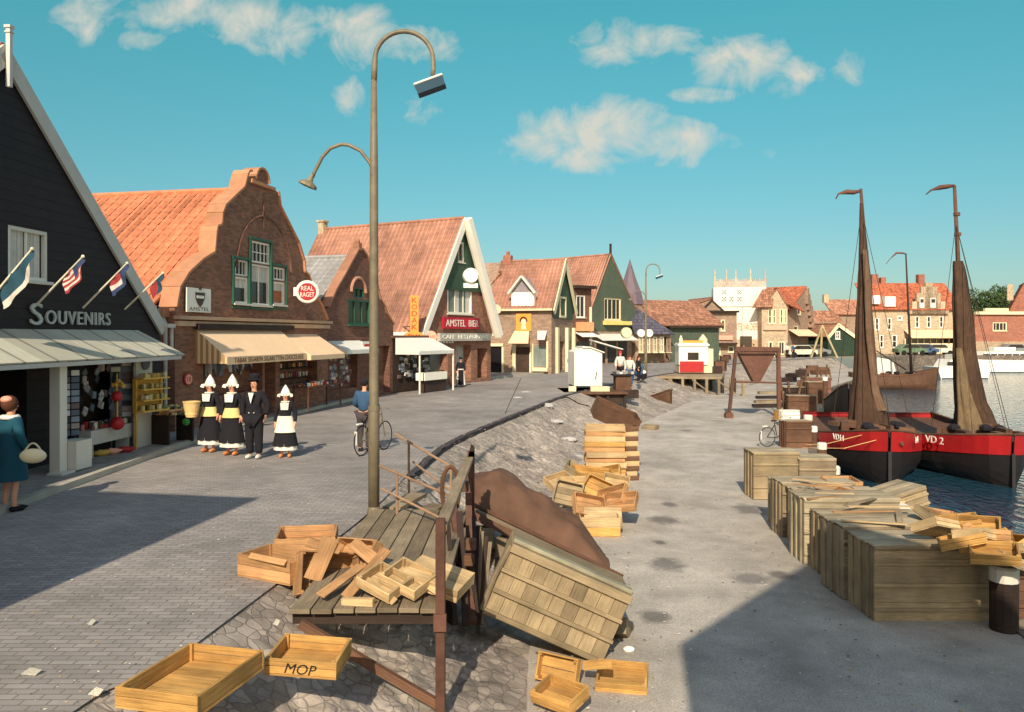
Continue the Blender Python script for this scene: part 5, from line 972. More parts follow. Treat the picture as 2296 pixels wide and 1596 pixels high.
# ---------------------------------------------------------------- lamp posts
def lamppost(label, loc, s_=1.0, hood=WHITE, group='lamp posts along the dike'):
    o = empty('street_lamp', loc, 0, label, 'street lamp', group); o.scale = (s_,) * 3
    mb = MB(); mb.lathe([(.085, 0), (.085, 1.55), (.075, 1.6), (.072, 2.3), (.062, 5.2), (.045, 6.55)], n=14); mb.build('pole', IRON, o, smooth=True); mb = MB(); mb.lathe([(.1, 0), (.1, .06), (.088, .1)], n=14); mb.build('base', IRON, o); mb = MB(); mb.tube([(0, 0, 1.55), (0, 0, 1.62)], .092, 12); mb.build('collar', IRON, o)
    mb = MB(); pts = [(.0, 0, 6.5), (.01, 0, 6.75)] + [(.455 - .44 * math.cos(a), 0, 6.86 + .43 * math.sin(a)) for a in [math.pi * i / 16 for i in range(1, 17)]] + [(.9, 0, 6.72), (.885, 0, 6.62)]; mb.tube(pts, [.045] * 2 + [.035] * (len(pts) - 2), 10); mb.build('main_arm', IRON, o, smooth=True)
    mb = MB(); a0 = [(0, 0, 5.15), (-.06, 0, 5.3), (-.2, 0, 5.48), (-.38, 0, 5.57), (-.5, 0, 5.58), (-.66, 0, 5.52), (-.78, 0, 5.39), (-.9, 0, 5.16), (-.93, 0, 5.08)]; mb.tube(a0, .028, 8); mb.build('side_arm', IRON, o, smooth=True)
    lh = empty('x', (0, 0, 0)); bpy.data.objects.remove(lh); R2 = Matrix.Rotation(R(-20), 3, 'Y'); mb = MB(); mb.box((.83, 0, 6.53), (.46, .25, .035), R2); mb.build('lamp_cover', WHITE, o, bevel=.01); mb = MB(); mb.box((.862, 0, 6.445), (.44, .24, .13), R2); mb.build('lamp_glass', mat('blue_lamp_glass', (22, 62, 80), .6, bump=0, var=0), o)
    mb = MB(); mb.lathe([(.03, 0), (.04, -.06), (.05, -.1), (.14, -.15), (.15, -.19), (.09, -.2)], (0, 0, 0), 12, rot=Matrix.Rotation(R(24), 3, 'Y')); mb.m = Matrix.Identity(4); q = mb.build('lamp_hood', IRON, o, smooth=False, loc=(-.93, 0, 5.12)); return o
lamppost('tall double armed street lamp on the dike edge beside the plank deck', V((-2.09, 12.15, 0)))
lamppost('distant double armed street lamp in front of the slate roofed cottage', V((8.42, 50.5, 0)), .98)

# ---------------------------------------------------------------- crates
def zs(x, y):
    k = min(range(len(C)), key=lambda i: abs(C[i].y - y)); a, b = C[k].x, T[k].x; t = max(0, min(1, (x - a) / max(.01, b - a))); return -1.2 * t
CRW = (W_ORANGE, W_LIGHT, W_YEL)
def crate(label, L, W, H, m, loc, rz=0, rx=0, ry=0, th=.016, slats=2, floor=True, group=None, cat='crate', kind='fish_crate'):
    o = empty(kind, loc, 0, label, cat, group, rot=(R(rx), R(ry), R(rz)))
    if floor:
        mb = MB(); n = max(2, round(W / .14)); [mb.box((0, -W / 2 + W * (i + .5) / n, th / 2), (L, W / n - .008, th)) for i in range(n)]; mb.build('base_boards', m, o)
    for y in (-W / 2 + th / 2, W / 2 - th / 2):
        mb = MB(); hh_ = H / slats; [mb.box((0, y, th + hh_ * (i + .5)), (L, th, hh_ - (.006 if slats < 3 else .02))) for i in range(slats)]; mb.build('side_board', m, o, bevel=.003)
    for x in (-L / 2 + th, L / 2 - th): mb = MB(); mb.box((x, 0, th + H / 2), (th * 1.6, W - 2 * th, H - .01)); mb.build('end_board', m, o, bevel=.003)
    for a in (-1, 1):
        for b in (-1, 1): mb = MB(); mb.box((a * (L / 2 - .035), b * (W / 2 - th - .014), th + H / 2), (.03, .026, H)); mb.build('corner_batten', m, o)
    return o
mop = crate('yellow fish crate marked MOP at the bottom, left of the leaning brown brace', .60, .5, .13, W_YEL, gp(686, 1508, -.12) + V((0, .10, .03)), -3, 2, 3)
mb = MB(); text_mb(mb, 'MOP', (-.13, -.2515, .03), AX + V((0, 0, -.03)), AZ + V((.28, 0, 0)), .25, .085, .002); mb.build('lettering', mat('black_stencil', (30, 26, 24), .8), mop)
crate('largest open yellow crate cut by the bottom edge, left of the MOP crate', .68, .86, .14, W_YEL, V((-2.43, 6.12, .01)), -14, 0, 0)
crate('orange slatted crate with high sides at the left end of the crate heap', .78, .5, .24, W_ORANGE, gp(612, 1300) + V((.02, .18, .0)), -28, 0, 0, slats=2)
crate('empty brown crate lying behind the slatted one, its pale inside showing', .74, .5, .16, W_ORANGE, gp(682, 1232) + V((0, .15, .02)), 8, 6, 0)
crate('brown crate turned on its side against the middle of the heap', .7, .46, .16, W_ORANGE, at(726, 1290, 8.9), 35, 68, 12)
crate('brown crate leaning on the left edge of the plank deck', .66, .46, .14, W_ORANGE, at(800, 1262, 9.1), -38, 52, -6)
def plank(label, a, b, w, h_, m, group=None, kind='board', cat='board', up=(0, 0, 1)):
    a, b = V(a), V(b); c = (a + b) / 2; mb = MB(); mb.beam(a - c, b - c, w, h_, up); o = mb.build(kind, m, None, loc=c, bevel=.003); tag(o, label, cat, group); return o
plank('long orange board sticking up to the right out of the crate heap', at(775, 1338, 7.9), at(868, 1232, 8.7), .11, .018, W_ORANGE, 'loose boards on the deck', up=(0, -1, .6))
plank('shorter orange board crossing under the long one at the deck edge', at(718, 1335, 7.85), at(810, 1268, 8.6), .10, .02, W_ORANGE, 'loose boards on the deck', up=(0, -1, 1))
plank('small pale block of wood near the front edge of the deck', at(768, 1348, 7.85), at(838, 1350, 7.8), .075, .07, W_LIGHT, 'loose boards on the deck')
crate('pale crate lying tilted on the deck, leftmost of the three pale ones', .44, .36, .1, W_LIGHT, at(862, 1310, 8.05) + V((0, 0, -.02)), -32, 14, 14)
crate('pale crate wedged in the middle of the pale ones on the deck', .46, .38, .1, W_LIGHT, at(915, 1302, 8.1) + V((0, 0, -.02)), -30, 14, 14)
crate('pale crate turned bottom up beside the brown post', .62, .42, .12, W_LIGHT, at(985, 1305, 8.2) + V((0, 0, .1)), -20, 190, 12)
for i, (a, b, w_, m_, lb) in enumerate((((742, 1205, 8.9), (700, 1300, 8.6), .2, W_ORANGE, 'wide brown board leaning across the middle of the orange crates'), ((790, 1215, 8.9), (848, 1262, 8.5), .14, W_ORANGE, 'split board end on top of the crate at the deck edge'), ((905, 1275, 8.2), (985, 1330, 7.95), .07, W_LIGHT, 'pale slat across the pale crates beside the brown post'),
    ((820, 1300, 8.1), (885, 1350, 7.8), .08, W_LIGHT, 'pale slat lying in front of the leftmost pale crate'), ((690, 1215, 9.2), (765, 1232, 8.8), .12, W_ORANGE, 'short board over the back of the empty brown crate'), ((560, 1245, 8.9), (640, 1262, 8.6), .07, W_ORANGE, 'loose slat inside the orange slatted crate'))): plank(lb, at(*a), at(*b), w_, .016, m_, 'loose boards on the deck', up=(0, -1, .8))
# bottom right fragments
crate('orange crate standing on its side just below the big tilted bin', .5, .3, .1, W_YEL, at(1256, 1500, 9.0), -30, 70, 0)
crate('orange crate leaning forward at the bottom edge, right of the small one', .56, .42, .13, W_YEL, gp(1398, 1545, -1.2) + V((0, .1, .02)), -12, 14, 0)
crate('small orange crate cut off by the bottom edge below the big bin', .5, .36, .12, W_YEL, gp(1258, 1585, -1.1) + V((0, .1, .03)), -40, 12, 0)
plank('short orange lath across the corner of the leaning crate', at(1308, 1492, 8.9), at(1372, 1488, 8.7), .1, .02, W_YEL, up=(0, -1, .5))
# deck
o = empty('plank_deck', (-1.4, 7.7, 0), 0, 'weathered plank deck jutting from the dike beside the lamp post', 'deck'); n = 7; x0, x1 = -.74, .72
for i in range(n):
    mb = MB(); a = x0 + (x1 - x0) * i / n; w_ = (x1 - x0) / n; mb.beam((a + w_ / 2, rnd.uniform(-.02, .02), .045), (a + w_ / 2 + .02, 4.4 + rnd.uniform(-.05, .05), .045), w_ - .014, .045); mb.build('plank', W_DECK, o, bevel=.004)
for y in (.12, 2.2, 4.0): mb = MB(); mb.box((0, y, -.04), (1.45, .1, .12)); mb.build('joist', W_DARK, o)
for x, y in ((.62, 2.2), (.62, 4.2)): z = zs(-1.4 + x, 7.7 + y); mb = MB(); mb.box((x, y, (z - .1 - .1) / 2), (.1, .1, abs(z) + .15)); mb.build('prop', W_DARK, o)
mb = MB(); zp = zs(-.68, 7.62); mb.box((.72, -.06, (zp + .9) / 2), (.09, .09, .9 - zp + .1)); mb.build('corner_post', RUST, o, bevel=.006)
mb = MB(); mb.box((.72, -.12, -.02), (.12, .04, .16)); mb.build('post_clamp', RUST, o); mb = MB(); mb.beam((-.62, -.05, -.05), (.72, -.06, zp + .04), .07, .08); mb.build('brace', W_BROWN, o)
mb = MB(); mb.beam((.72, -.06, .86), (.79, 3.9, .92), .12, .06); mb.build('top_rail', W_DECK, o, bevel=.006)
mb = MB(); mb.box((.81, 3.85, .15), (.1, .1, 1.75)); mb.build('rear_post', RUST, o); mb = MB(); mb.prism([(.76, 3.8, .9), (.86, 3.8, .9), (.86, 3.8, 1.08), (.81, 3.8, 1.12)], (0, .1, 0)); mb.build('post_cap', W_DARK, o)
# winch frame of bent beams and block ends beside the deck
o = empty('winch_frame', (-.55, 10.4, -.9), 0, 'dark timber winch frame with square block ends between deck and tarpaulin', 'winch')
def wp(px, py, Y): return at(px, py, Y) - V((-.55, 10.4, -.9))
for a, b, w_ in (((1012, 1120, 11.2), (1060, 1395, 9.6), .1), ((1050, 1045, 11.6), (1052, 1260, 11.0), .09), ((1030, 1150, 10.8), (1045, 1400, 9.4), .08), ((1062, 1160, 10.6), (1072, 1420, 9.6), .05), ((1005, 1180, 10.0), (1022, 1400, 9.2), .05)): mb = MB(); mb.beam(wp(*a), wp(*b), w_, w_ * .9); mb.build('beam', RUST if w_ > .08 else W_DARK, o)
for (px, py, Y) in ((1056, 1220, 10.2), (1052, 1255, 10.1), (1030, 1315, 9.6), (1040, 1090, 11)): mb = MB(); mb.box(wp(px, py, Y), (.13, .14, .13)); mb.build('block', W_BROWN, o, bevel=.008)
mb = MB(); c_ = wp(1010, 1100, 11.4); mb.tube([c_ + V((.12 * math.cos(a), 0, .34 * math.sin(a))) for a in [2 * math.pi * i / 20 for i in range(21)]], .035, 6); mb.build('hoop', W_BROWN, o)
for i in range(4): mb = MB(); mb.beam(wp(1072 + i * 9, 1180 + i * 12, 10.6), wp(1062 + i * 6, 1400, 9.7), .05, .03); mb.build('slat', W_GREY if i % 2 else W_DARK, o)
for (a, b, lb) in ((((-2.1, 14.4, .92), (-.95, 13.2, .5)), None, 'far rusty handrail of the dike steps with one short post'), (((-1.98, 12.0, .74), (-.85, 11.4, .40)), ((-1.95, 12, .40), (-.95, 11.0, .17)), 'near rusty handrail with two pipes running from the lamp post')):
    c_ = V(a[0]); o = empty('handrail', (c_.x, c_.y, 0), 0, lb, 'handrail', 'handrails of the dike steps'); k = V((c_.x, c_.y, 0)); mb = MB(); mb.tube([V(a[0]) - k, V(a[1]) - k], .022, 8); mb.build('rail', RAIL, o)
    if b: mb = MB(); mb.tube([V(b[0]) - k, V(b[1]) - k], .018, 8); mb.build('rail', RAIL, o)
    else:
        mb = MB(); mb.tube([V((-1.75, 14.2, .45)) - k, V((-.9, 12.6, .2)) - k], .018, 8); mb.build('rail', RAIL, o)
    p = V(a[0]).lerp(V(a[1]), .25); mb = MB(); mb.tube([p - k, V((p.x, p.y, zs(p.x, p.y) - .05)) - k], .022, 8); mb.build('post', RAIL, o)
    p = V(a[0]).lerp(V(a[1]), .95); mb = MB(); mb.tube([p - k, V((p.x, p.y, zs(p.x, p.y) - .05)) - k], .022, 8); mb.build('post', RAIL, o)
o = empty('dike_steps', (-1.9, 13.2, 0), 0, 'short timber steps down the dike behind the handrails', 'steps')
for i in range(5): mb = MB(); mb.box((.15 + i * .32, 0, -.04 - i * .19), (.3, 1.2, .06), Matrix.Rotation(R(-14), 3, 'Z')); mb.build('tread', W_GREY, o)
# tarpaulin
stn = [(1062, 1062, 1150, 12.6), (1090, 1060, 1165, 12.6), (1120, 1054, 1180, 12.6), (1150, 1064, 1195, 12.6), (1180, 1088, 1208, 12.5), (1220, 1108, 1222, 12.5), (1262, 1140, 1240, 12.4), (1300, 1168, 1256, 12.3), (1335, 1215, 1268, 12.2), (1362, 1250, 1282, 12.1)]
o = empty('tarpaulin', at(1200, 1200, 12.6), 0, 'brown tarpaulin thrown over a heap behind the pole and the tilted bin', 'tarpaulin'); k0 = at(1200, 1200, 12.6)
mb = MB(); vs, fs = [], []; nu, nv = 60, 26
for i in range(nu + 1):
    t = i / nu * (len(stn) - 1); k = min(int(t), len(stn) - 2); f_ = t - k; f_ = f_ * f_ * (3 - 2 * f_); s0, s1 = stn[k], stn[k + 1]; px, yt, yb, Yd = (s0[j] + (s1[j] - s0[j]) * f_ for j in range(4))
    A = at(px, yb + 14, Yd); B = at(px, yt, Yd + .75)
    for j in range(nv + 1):
        a = math.pi * j / nv; cy_, cz_ = (1 - math.cos(a)) * .75, max(0, math.sin(a)) ** .8; p = V((A.x + (B.x - A.x) * cz_, A.y + cy_, A.z + (B.z - A.z) * cz_)); q = noise.noise(p * 2.2) * .05 + abs(noise.noise(V((p.x * 1.2 - p.z * 1.6, p.y * 5, 7)))) * .13 + abs(noise.noise(V((p.x * 2.6 + p.z * 2.6, p.y * .8, 3)))) * .09 - .05 + noise.noise(p * 7) * .018
        vs.append(p + V((0, -.4 * q, q)) * (math.sin(a) if j not in (0, nv) else .2) - k0)
for i in range(nu):
    for j in range(nv): k = i * (nv + 1) + j; fs.append((k, k + nv + 1, k + nv + 2, k + 1))
e0 = list(range(nv + 1)); e1 = [nu * (nv + 1) + j for j in range(nv + 1)]; fs.append(tuple(e0)); fs.append(tuple(e1[::-1]))
mb.add(vs, fs, None, .5); mb.build('cloth', TARP, o, smooth=True)
o = empty('covered_boxes', at(1200, 1200, 12.9), 0, 'grey boards of the heap peeping out below the tarpaulin', 'boxes'); mb = MB(); k0 = at(1200, 1200, 12.9)
for i in range(6): a = at(1085 + i * 50, 1185 + i * 22, 12.7) - k0; mb.box(a + V((0, 0, -.12)), (.3, .2, .3), Matrix.Rotation(i, 3, 'Z'))
mb.build('box_side', W_GREY, o)
mb = MB(); a, b = at(1063, 1132, 12.2), at(1396, 1292, 10.9); c_ = (a + b) / 2; mb.tube([a - c_, (b - c_) * .3, b - c_], [.035, .032, .028], 8); tag(mb.build('pole', W_BROWN, None, loc=c_), 'long thin pole lying slantwise along the tarpaulin', 'pole')
plank('second bare pole just under the first one above the tilted bin', at(1068, 1145, 11.9), at(1385, 1298, 10.7), .05, .04, W_GREY)
# big tilted bin
a = R(24); ux = V((math.cos(a), 0, -math.sin(a))); uz = V((math.sin(a), 0, math.cos(a)))
Lb, Hb, Db = 1.54, .86, .78; base = at(1084, 1372, 9.55); rm = Matrix((ux, AY, uz)).transposed()
o = empty('fish_bin', base, 0, 'big weathered wooden bin tipped on its corner, ribs facing the viewer', 'bin'); o.rotation_euler = rm.to_euler()
for i in range(9): mb = MB(); mb.box((Lb * (i + .5) / 9, .02, Hb / 2), (Lb / 9 - .006, .03, Hb - .04)); mb.build('board', W_OLIVE, o)
for z, w_ in ((.03, .06), (.30, .045), (.56, .045), (.84, .10)): mb = MB(); mb.box((Lb / 2, -.015, z), (Lb + .02, .045, w_)); mb.build('rib', W_OLIVE, o, bevel=.006)
mb = MB(); mb.box((Lb / 2, Db / 2, Hb + .01), (Lb, Db, .035)); mb.build('top_side', W_OLIVE, o, bevel=.01); mb = MB(); mb.box((Lb / 2, .12, Hb + .05), (Lb + .03, .16, .06)); mb.build('rim_board', sun_wood('pale_box_wood', (206, 196, 160)), o, bevel=.02)
for x in (.01, Lb - .01): mb = MB(); mb.box((x, Db / 2, Hb / 2), (.035, Db - .05, Hb)); mb.build('end_side', W_OLIVE, o, bevel=.01)
mb = MB(); mb.box((Lb / 2, Db / 2, .0), (Lb, Db, .035)); mb.build('lower_side', W_OLIVE, o); mb = MB(); mb.tube([(-.03, .0, .02), (-.05, .02, Hb * .5), (-.02, .0, Hb)], .035, 8); mb.build('end_rope', W_GREY, o)
plank('grey block propping the lower right corner of the tilted bin', at(1382, 1400, 10.2), at(1400, 1420, 10.7), .26, .2, W_GREY, kind='block', cat='block')
o = MB().ball((0, 0, 0), .06, 8, (1.3, 1, .6)).build('white_stone', mat('white_shell', (236, 232, 220), .7), None, smooth=True, loc=gp(1410, 1455, -1.17)); tag(o, 'small white stone on the quay right of the tilted bin', 'stone')
for i, (px, py, w_, lb) in enumerate(((70, 1512, .075, 'longer white paper scrap on the road at the bottom left'), (215, 1557, .05, 'twisted white paper scrap near the bottom edge'), (205, 1400, .03, 'tiny pale scrap of litter on the pavers above the twisted one'), (620, 1400, .03, 'pale pebble between the deck corner and the MOP crate'))):
    mb = MB(); mb.quad((-w_, -.02, .01), (w_ * .6, -.03, .0), (w_, .02, .03), (-w_ * .4, .04, .04)); mb.quad((-w_, -.02, .01), (-w_ * .4, .04, .04), (w_, .02, .03), (w_ * .6, -.03, .0)); tag(mb.build('litter', WHITE, None, loc=gp(px, py, .006)), lb, 'litter')
# ---------------------------------------------------------------- crate stacks on the quay
def stack(n, L, W, H, m, loc, rz, desc, group, jit=.03, mats=None):
    protos = [crate(desc % 'lowest', L, W, H, mm, loc, rz, slats=1, group=group) for mm in (mats or [m])]
    ordn = {0: 'lowest', 1: 'second', 2: 'third', 3: 'fourth', 4: 'fifth', 5: 'sixth', 6: 'seventh', 7: 'eighth', 8: 'ninth', 9: 'tenth', 10: 'eleventh', 11: 'twelfth', 12: 'thirteenth'}
    for k in range(n):
        o = protos[k] if k < len(protos) else dup(protos[k % len(protos)])
        o['label'] = desc % (ordn[k] + (' from the bottom' if k and k < n - 1 else '') if k < n - 1 else 'topmost'); o['category'] = 'crate'; o['group'] = group
        o.location = V(loc) + V((rnd.uniform(-jit, jit), rnd.uniform(-jit, jit), k * (H + .012))); o.rotation_euler = (0, 0, R(rz + rnd.uniform(-3, 3)))
b = gp(1358, 1096, -1.2)
stack(12, 1.02, .55, .12, W_ORANGE, b + V((0, .3, 0)), -4, '%s crate of the tall orange crate pile on the quay', 'crates of the tall orange pile', mats=[W_ORANGE, W_LIGHT, W_ORANGE, W_YEL, W_LIGHT], jit=.045)
stack(11, .5, .5, .12, W_ORANGE, gp(1412, 1082, -1.2) + V((0, .5, 0)), 4, '%s crate of the narrow pile right behind the tall orange pile', 'crates of the narrow pile', mats=[W_BROWN, W_LIGHT])
crate('big brown bin tilted on top of the tall orange crate pile', 1.25, .8, .45, W_BROWN, at(1372, 948, 22.3), 6, 12, 24, slats=1, kind='brown_bin', cat='bin')
stack(2, .78, .5, .17, W_LIGHT, gp(1350, 1205, -1.2) + V((0, .28, 0)), -3, '%s of the two pale crates nearest in the quay row, turned to the light', 'pale crates at the near end of the quay row', mats=[W_YEL, W_LIGHT])
crate('crate turned bottom up on the near pale crates, its bottom shining', .74, .5, .16, W_LIGHT, at(1352, 1150, 15.9) + V((0, 0, -.02)), -5, 200, 0)
for (px, py, Y, rz, rx, ry, L, lb) in ((1345, 1105, 17.2, -25, 50, 20, .75, 'olive crate leaning against the foot of the tall orange pile'), (1290, 1090, 17.8, 10, 8, 0, .7, 'low olive crate lying flat left of the leaning crate'), (1275, 1110, 17.0, -15, 62, 10, .6, 'crate on edge at the far left of the quay row'), (1375, 1120, 16.8, -35, 40, -20, .7, 'crate sliding to the right between pile and near crates'), (1330, 1068, 18.8, 10, 15, 8, .95, 'orange lid shaped crate across the foot of the tall pile'), (1380, 1090, 18.2, -8, 30, 10, .6, 'crate with a pale square bottom near the right side of the pile foot'), (1392, 1132, 16.4, -20, 25, -8, .7, 'crate overhanging the right side of the near pale crates'), (1318, 1140, 16.2, 18, 48, 14, .7, 'crate tipped forward between leaning crates and near pale crates'), (1255, 1086, 18.0, 30, 20, -10, .6, 'small crate left behind on the slope beside the foot heap'), (1352, 1072, 19.3, -16, 34, -12, .9, 'long crate tipped against the front of the tall pile'), (1300, 1066, 18.9, -6, 10, 30, .8, 'crate with its end raised at the back left of the foot heap')):
    crate(lb, L, .5, .14, rnd.choice((W_OLIVE, W_ORANGE, W_LIGHT, W_YEL)), at(px, py, Y), rz, rx, ry)
crate('brown crate base under the leaning ones, lowest of the foot heap', .95, .6, .35, W_OLIVE, gp(1340, 1170, -1.2) + V((0, .5, 0)), -6, 0, 0, slats=1)
crate('olive crate standing flat behind the lowest of the foot heap', .8, .6, .4, W_OLIVE, gp(1290, 1140, -1.2) + V((.1, .5, 0)), 8, 0, 0, slats=1)
crate('open crate with white things lying on the quay right of the brown bin', .6, .45, .16, W_GREY, gp(1458, 962, -1.2), -35, 0, 0)
for i, (px, py, w_) in enumerate(((1225, 935, .6), (1248, 948, .5), (1275, 962, .5), (1292, 980, .45), (1180, 905, .5), (1160, 920, .4))):
    c_ = gp(px, py, 0); z = zs(c_.x, gp(px, py, -.5).y); c_ = gp(px, py, -.55); c_.z = zs(c_.x, c_.y) + .03; mb = MB(); (mb.ball((0, 0, -.05), w_ * .6, 9, (1, .7, .28)), [setattr(mb, 'v', [p * (1 + .5 * noise.noise(p * 4 + V((i, 0, 0)))) for p in mb.v])]); tag(mb.build('boulder', mat('pale_boulder', (172, 168, 160), .9, amt=.3, scale=6), None, loc=c_), 'pale flat boulder showing on the dike slope below the white cart', 'boulder', 'pale boulders on the dike slope')

# ---------------------------------------------------------------- big fish boxes along the harbour side
def fbox(label, x, y, L, W, H, rz=0, m=W_OLIVE, lid=True, z=-1.2, group='large fish boxes on the quay edge', ribs=3, rot=None):
    o = empty('fish_box', (x, y, z), R(rz), label, 'fish box', group, rot=rot and tuple(R(a) for a in rot)); t_ = .035
    for s_, nm in ((-1, 'front_side'), (1, 'back_side')): mb = MB(); [mb.box((0, s_ * (W / 2 - t_ / 2), H * (i + .5) / 4), (L, t_, H / 4 - .006)) for i in range(4)]; mb.build(nm, m, o)
    for s_, nm in ((-1, 'left_end'), (1, 'right_end')):
        mb = MB(); [mb.box((s_ * (L / 2 - .02), -W / 2 + W * (i + .5) / 4, H / 2), (.05, W / 4 - .008, H - .02)) for i in range(4)]; mb.build(nm, m, o)
    for i in range(ribs): mb = MB(); z_ = H * (i + .6) / ribs; mb.box((0, -W / 2 - .015, z_ - .04), (L + .02, .035, .045)); mb.build('rib', m, o, bevel=.005)
    for s_ in (-1, 1):
        for y_ in (-.6, .0, .6): mb = MB(); mb.box((s_ * (L / 2 + .012), y_ * W / 2, H / 2), (.03, .07, H)); mb.build('upright', m, o)
    mb = MB()
    if lid:
        for i in range(5): mb.box((rnd.uniform(-.02, .02), -W / 2 + W * (i + .5) / 5, H + .02 + rnd.random() * .01), (L + .04, W / 5 - .01, .03))
    else: mb.box((0, 0, .03), (L - .05, W - .05, .04))
    mb.build('lid' if lid else 'bottom', _mc['pale_lid_wood'] if lid else m, o, bevel=.004)
    mb = MB(); mb.tube([(-L / 2, -W / 2 + .02, H - .01), (L / 2, -W / 2 + .02, H - .01)], .04, 8); mb.build('rim', m, o); return o
sun_wood('pale_lid_wood', (204, 184, 148)); xs0 = 4.93
PALEW = sun_wood('pale_end_wood', (212, 194, 156)); GREYP = sun_wood('silvery_wood', (176, 156, 124))
for (lb, dx, y, L, W, H, rz, m) in (('nearest large fish box with three horizontal ribs, in the shade at lower right', .83, 11.35, 1.66, .85, 1.0, 0, W_OLIVE),
    ('second large fish box from the near end, standing a little proud of the first', .74, 12.24, 1.6, .8, 1.04, 2, GREYP), ('third large fish box of the row, with slightly lower lid', .90, 13.12, 1.6, .78, .94, -2, W_OLIVE),
    ('fourth large fish box, with the palest end board at the bend of the row', .84, 14.0, 1.6, .78, 1.08, -1, PALEW), ('fifth large fish box, carrying the orange crates', 1.06, 14.9, 1.5, .8, .98, -4, W_OLIVE),
    ('sixth large fish box, dark gap in front of it', .96, 15.75, 1.4, .66, 1.02, 1, W_GREY), ('smallest fish box at the far end of the near row', 1.02, 16.5, 1.2, .6, .9, -5, PALEW)): fbox(lb, xs0 + dx, y, L, W, H, rz, m)
c_ = gp(1775, 1125, -1.2); fbox('separate wide fish box with pale lid behind the near row', c_.x - .25, 19.4, 1.1, .8, 1.08, 0, W_OLIVE, ribs=2); fbox('fish box beside the wide one, next to the white capped bollard', c_.x + .7, 19.3, .85, .8, .95, -3, W_GREY, ribs=2)
def cr2(px, py, Y, rz, rx, ry, L, W, H, m, lb): return crate(lb, L, W, H, m, at(px, py, Y), rz, rx, ry, slats=2)
cr2(1868, 1112, 15.1, -8, 0, 0, .72, .45, .16, W_ORANGE, 'orange crate lying on the fifth fish box')
cr2(1885, 1092, 15.7, 6, 6, 0, .66, .45, .15, W_ORANGE, 'second orange crate piled behind the first on the fish boxes')
cr2(1838, 1150, 14.4, 10, 0, 0, .3, .3, .12, W_BROWN, 'small dark open crate at the left of the orange crates')
cr2(1900, 1122, 14.6, -30, 30, 10, .5, .36, .12, W_ORANGE, 'broken crate sliding off the orange crates')
cr2(1965, 1130, 14.5, 12, 4, 0, .8, .5, .1, W_LIGHT, 'flat pale crate in front of the big tilted dark crate')
fbox('slatted olive box tilted upwards behind the row, in front of the water', 7.15, 15.2, 1.15, .75, .34, 12, W_OLIVE, lid=True, z=-.62, ribs=2, rot=(0, -13, 14))
fbox('dark box under the tilted slatted box, at the quay edge', 7.1, 15.3, .8, .7, .5, 4, W_DARK, ribs=1)
o = MB().box((0, 0, 0), (.36, .25, .15)).build('white_box', WHITE, None, loc=at(2010, 1140, 14.0), bevel=.01); tag(o, 'small white box on the fish boxes below the tilted grey box', 'box')
for i in range(10): plank('loose lath %s on the fish box lids' % ('slanting across the near pair', 'beside the orange crates', 'over the third lid', 'nearest the water on the second lid', 'above the rim of the nearest box', 'pointing to the bollard', 'across the gap of the second and third box', 'near the white box', 'at the left rim of the third box', 'lying flat behind the white box')[i], *(lambda x, y, a, l, z: (V((x - math.cos(a) * l, y - math.sin(a) * l, z)), V((x + math.cos(a) * l, y + math.sin(a) * l, z + .01))))(xs0 + .25 + 1.0 * rnd.random(), 11.9 + i * .36, rnd.uniform(-.9, 1.2), rnd.uniform(.3, .6), -.085), .09, .018, (W_LIGHT, W_GREY, W_ORANGE)[i % 3], 'loose laths on the fish boxes')
hp = [(2085, 1170), (2120, 1165), (2150, 1180), (2100, 1192), (2140, 1200), (2175, 1195), (2190, 1212), (2215, 1208), (2160, 1222), (2205, 1232), (2240, 1222), (2265, 1240), (2230, 1250), (2285, 1252), (2255, 1262), (2195, 1192)]
for i, (px, py) in enumerate(hp):
    Y = (2.95 - .25 * rnd.random()) * 1800 / (py - 750); rz = rnd.uniform(-50, 50); crate('crate %s of the tumbled heap towards the water' % ('at the far left end', 'on the far crest', 'at the highest corner', 'low at the left', 'under the crest', 'beyond the middle', 'in the middle', 'right of the crest', 'low in the middle', 'on the near slope', 'on the water side', 'near the right border', 'low at the near end', 'cut by the right border', 'nearest the white topped post', 'wedged below the highest corner')[i], .55, .4, .12, rnd.choice((W_ORANGE, W_YEL, W_LIGHT, W_OLIVE)), at(px, py, Y) , rz, rnd.uniform(-35, 35), rnd.uniform(-30, 30), group='crates of the tumbled heap')
fbox('box under the tumbled crates behind the nearest fish boxes', 6.98, 11.6, .62, 1.3, .8, 0, W_BROWN, ribs=2)
fbox('further box under the tumbled crates close to the water', 7.0, 13.1, .6, 1.3, .8, 0, W_BROWN, ribs=2)
# bollards
def bollard(label, px, ytop, r_, Y, sink=-1.3):
    p = at(px, ytop, Y); o = empty('bollard', (p.x, p.y, -1.2), 0, label, 'bollard', 'white capped mooring posts'); H_ = p.z + 1.2; mb = MB(); mb.lathe([(r_, -.1), (r_, H_ - .2), (r_ * .96, H_ - .19)], n=12); mb.build('post', W_DARK if ytop > 1200 else W_BROWN, o); mb = MB(); mb.lathe([(r_ * 1.03, H_ - .2), (r_ * 1.03, H_ - .03), (r_ * .85, H_)], n=12); mb.build('cap', WHITE, o)
bollard('white capped mooring post beside the separate fish boxes', 1868, 1044, .16, 20.0)
bollard('mooring post next to the left end of the left red boat', 1843, 992, .14, 24.5)
bollard('mooring post with small white cap behind the box and bicycle', 1824, 955, .13, 28)
bollard('tall leaning post further along the quay edge', 1812, 930, .16, 31)
bollard('thin post by the harbour edge beyond the pile of timber', 1850, 845, .13, 44)
bollard('dark massive post with bluish white top at the right border', 2251, 1268, .17, 10.6)
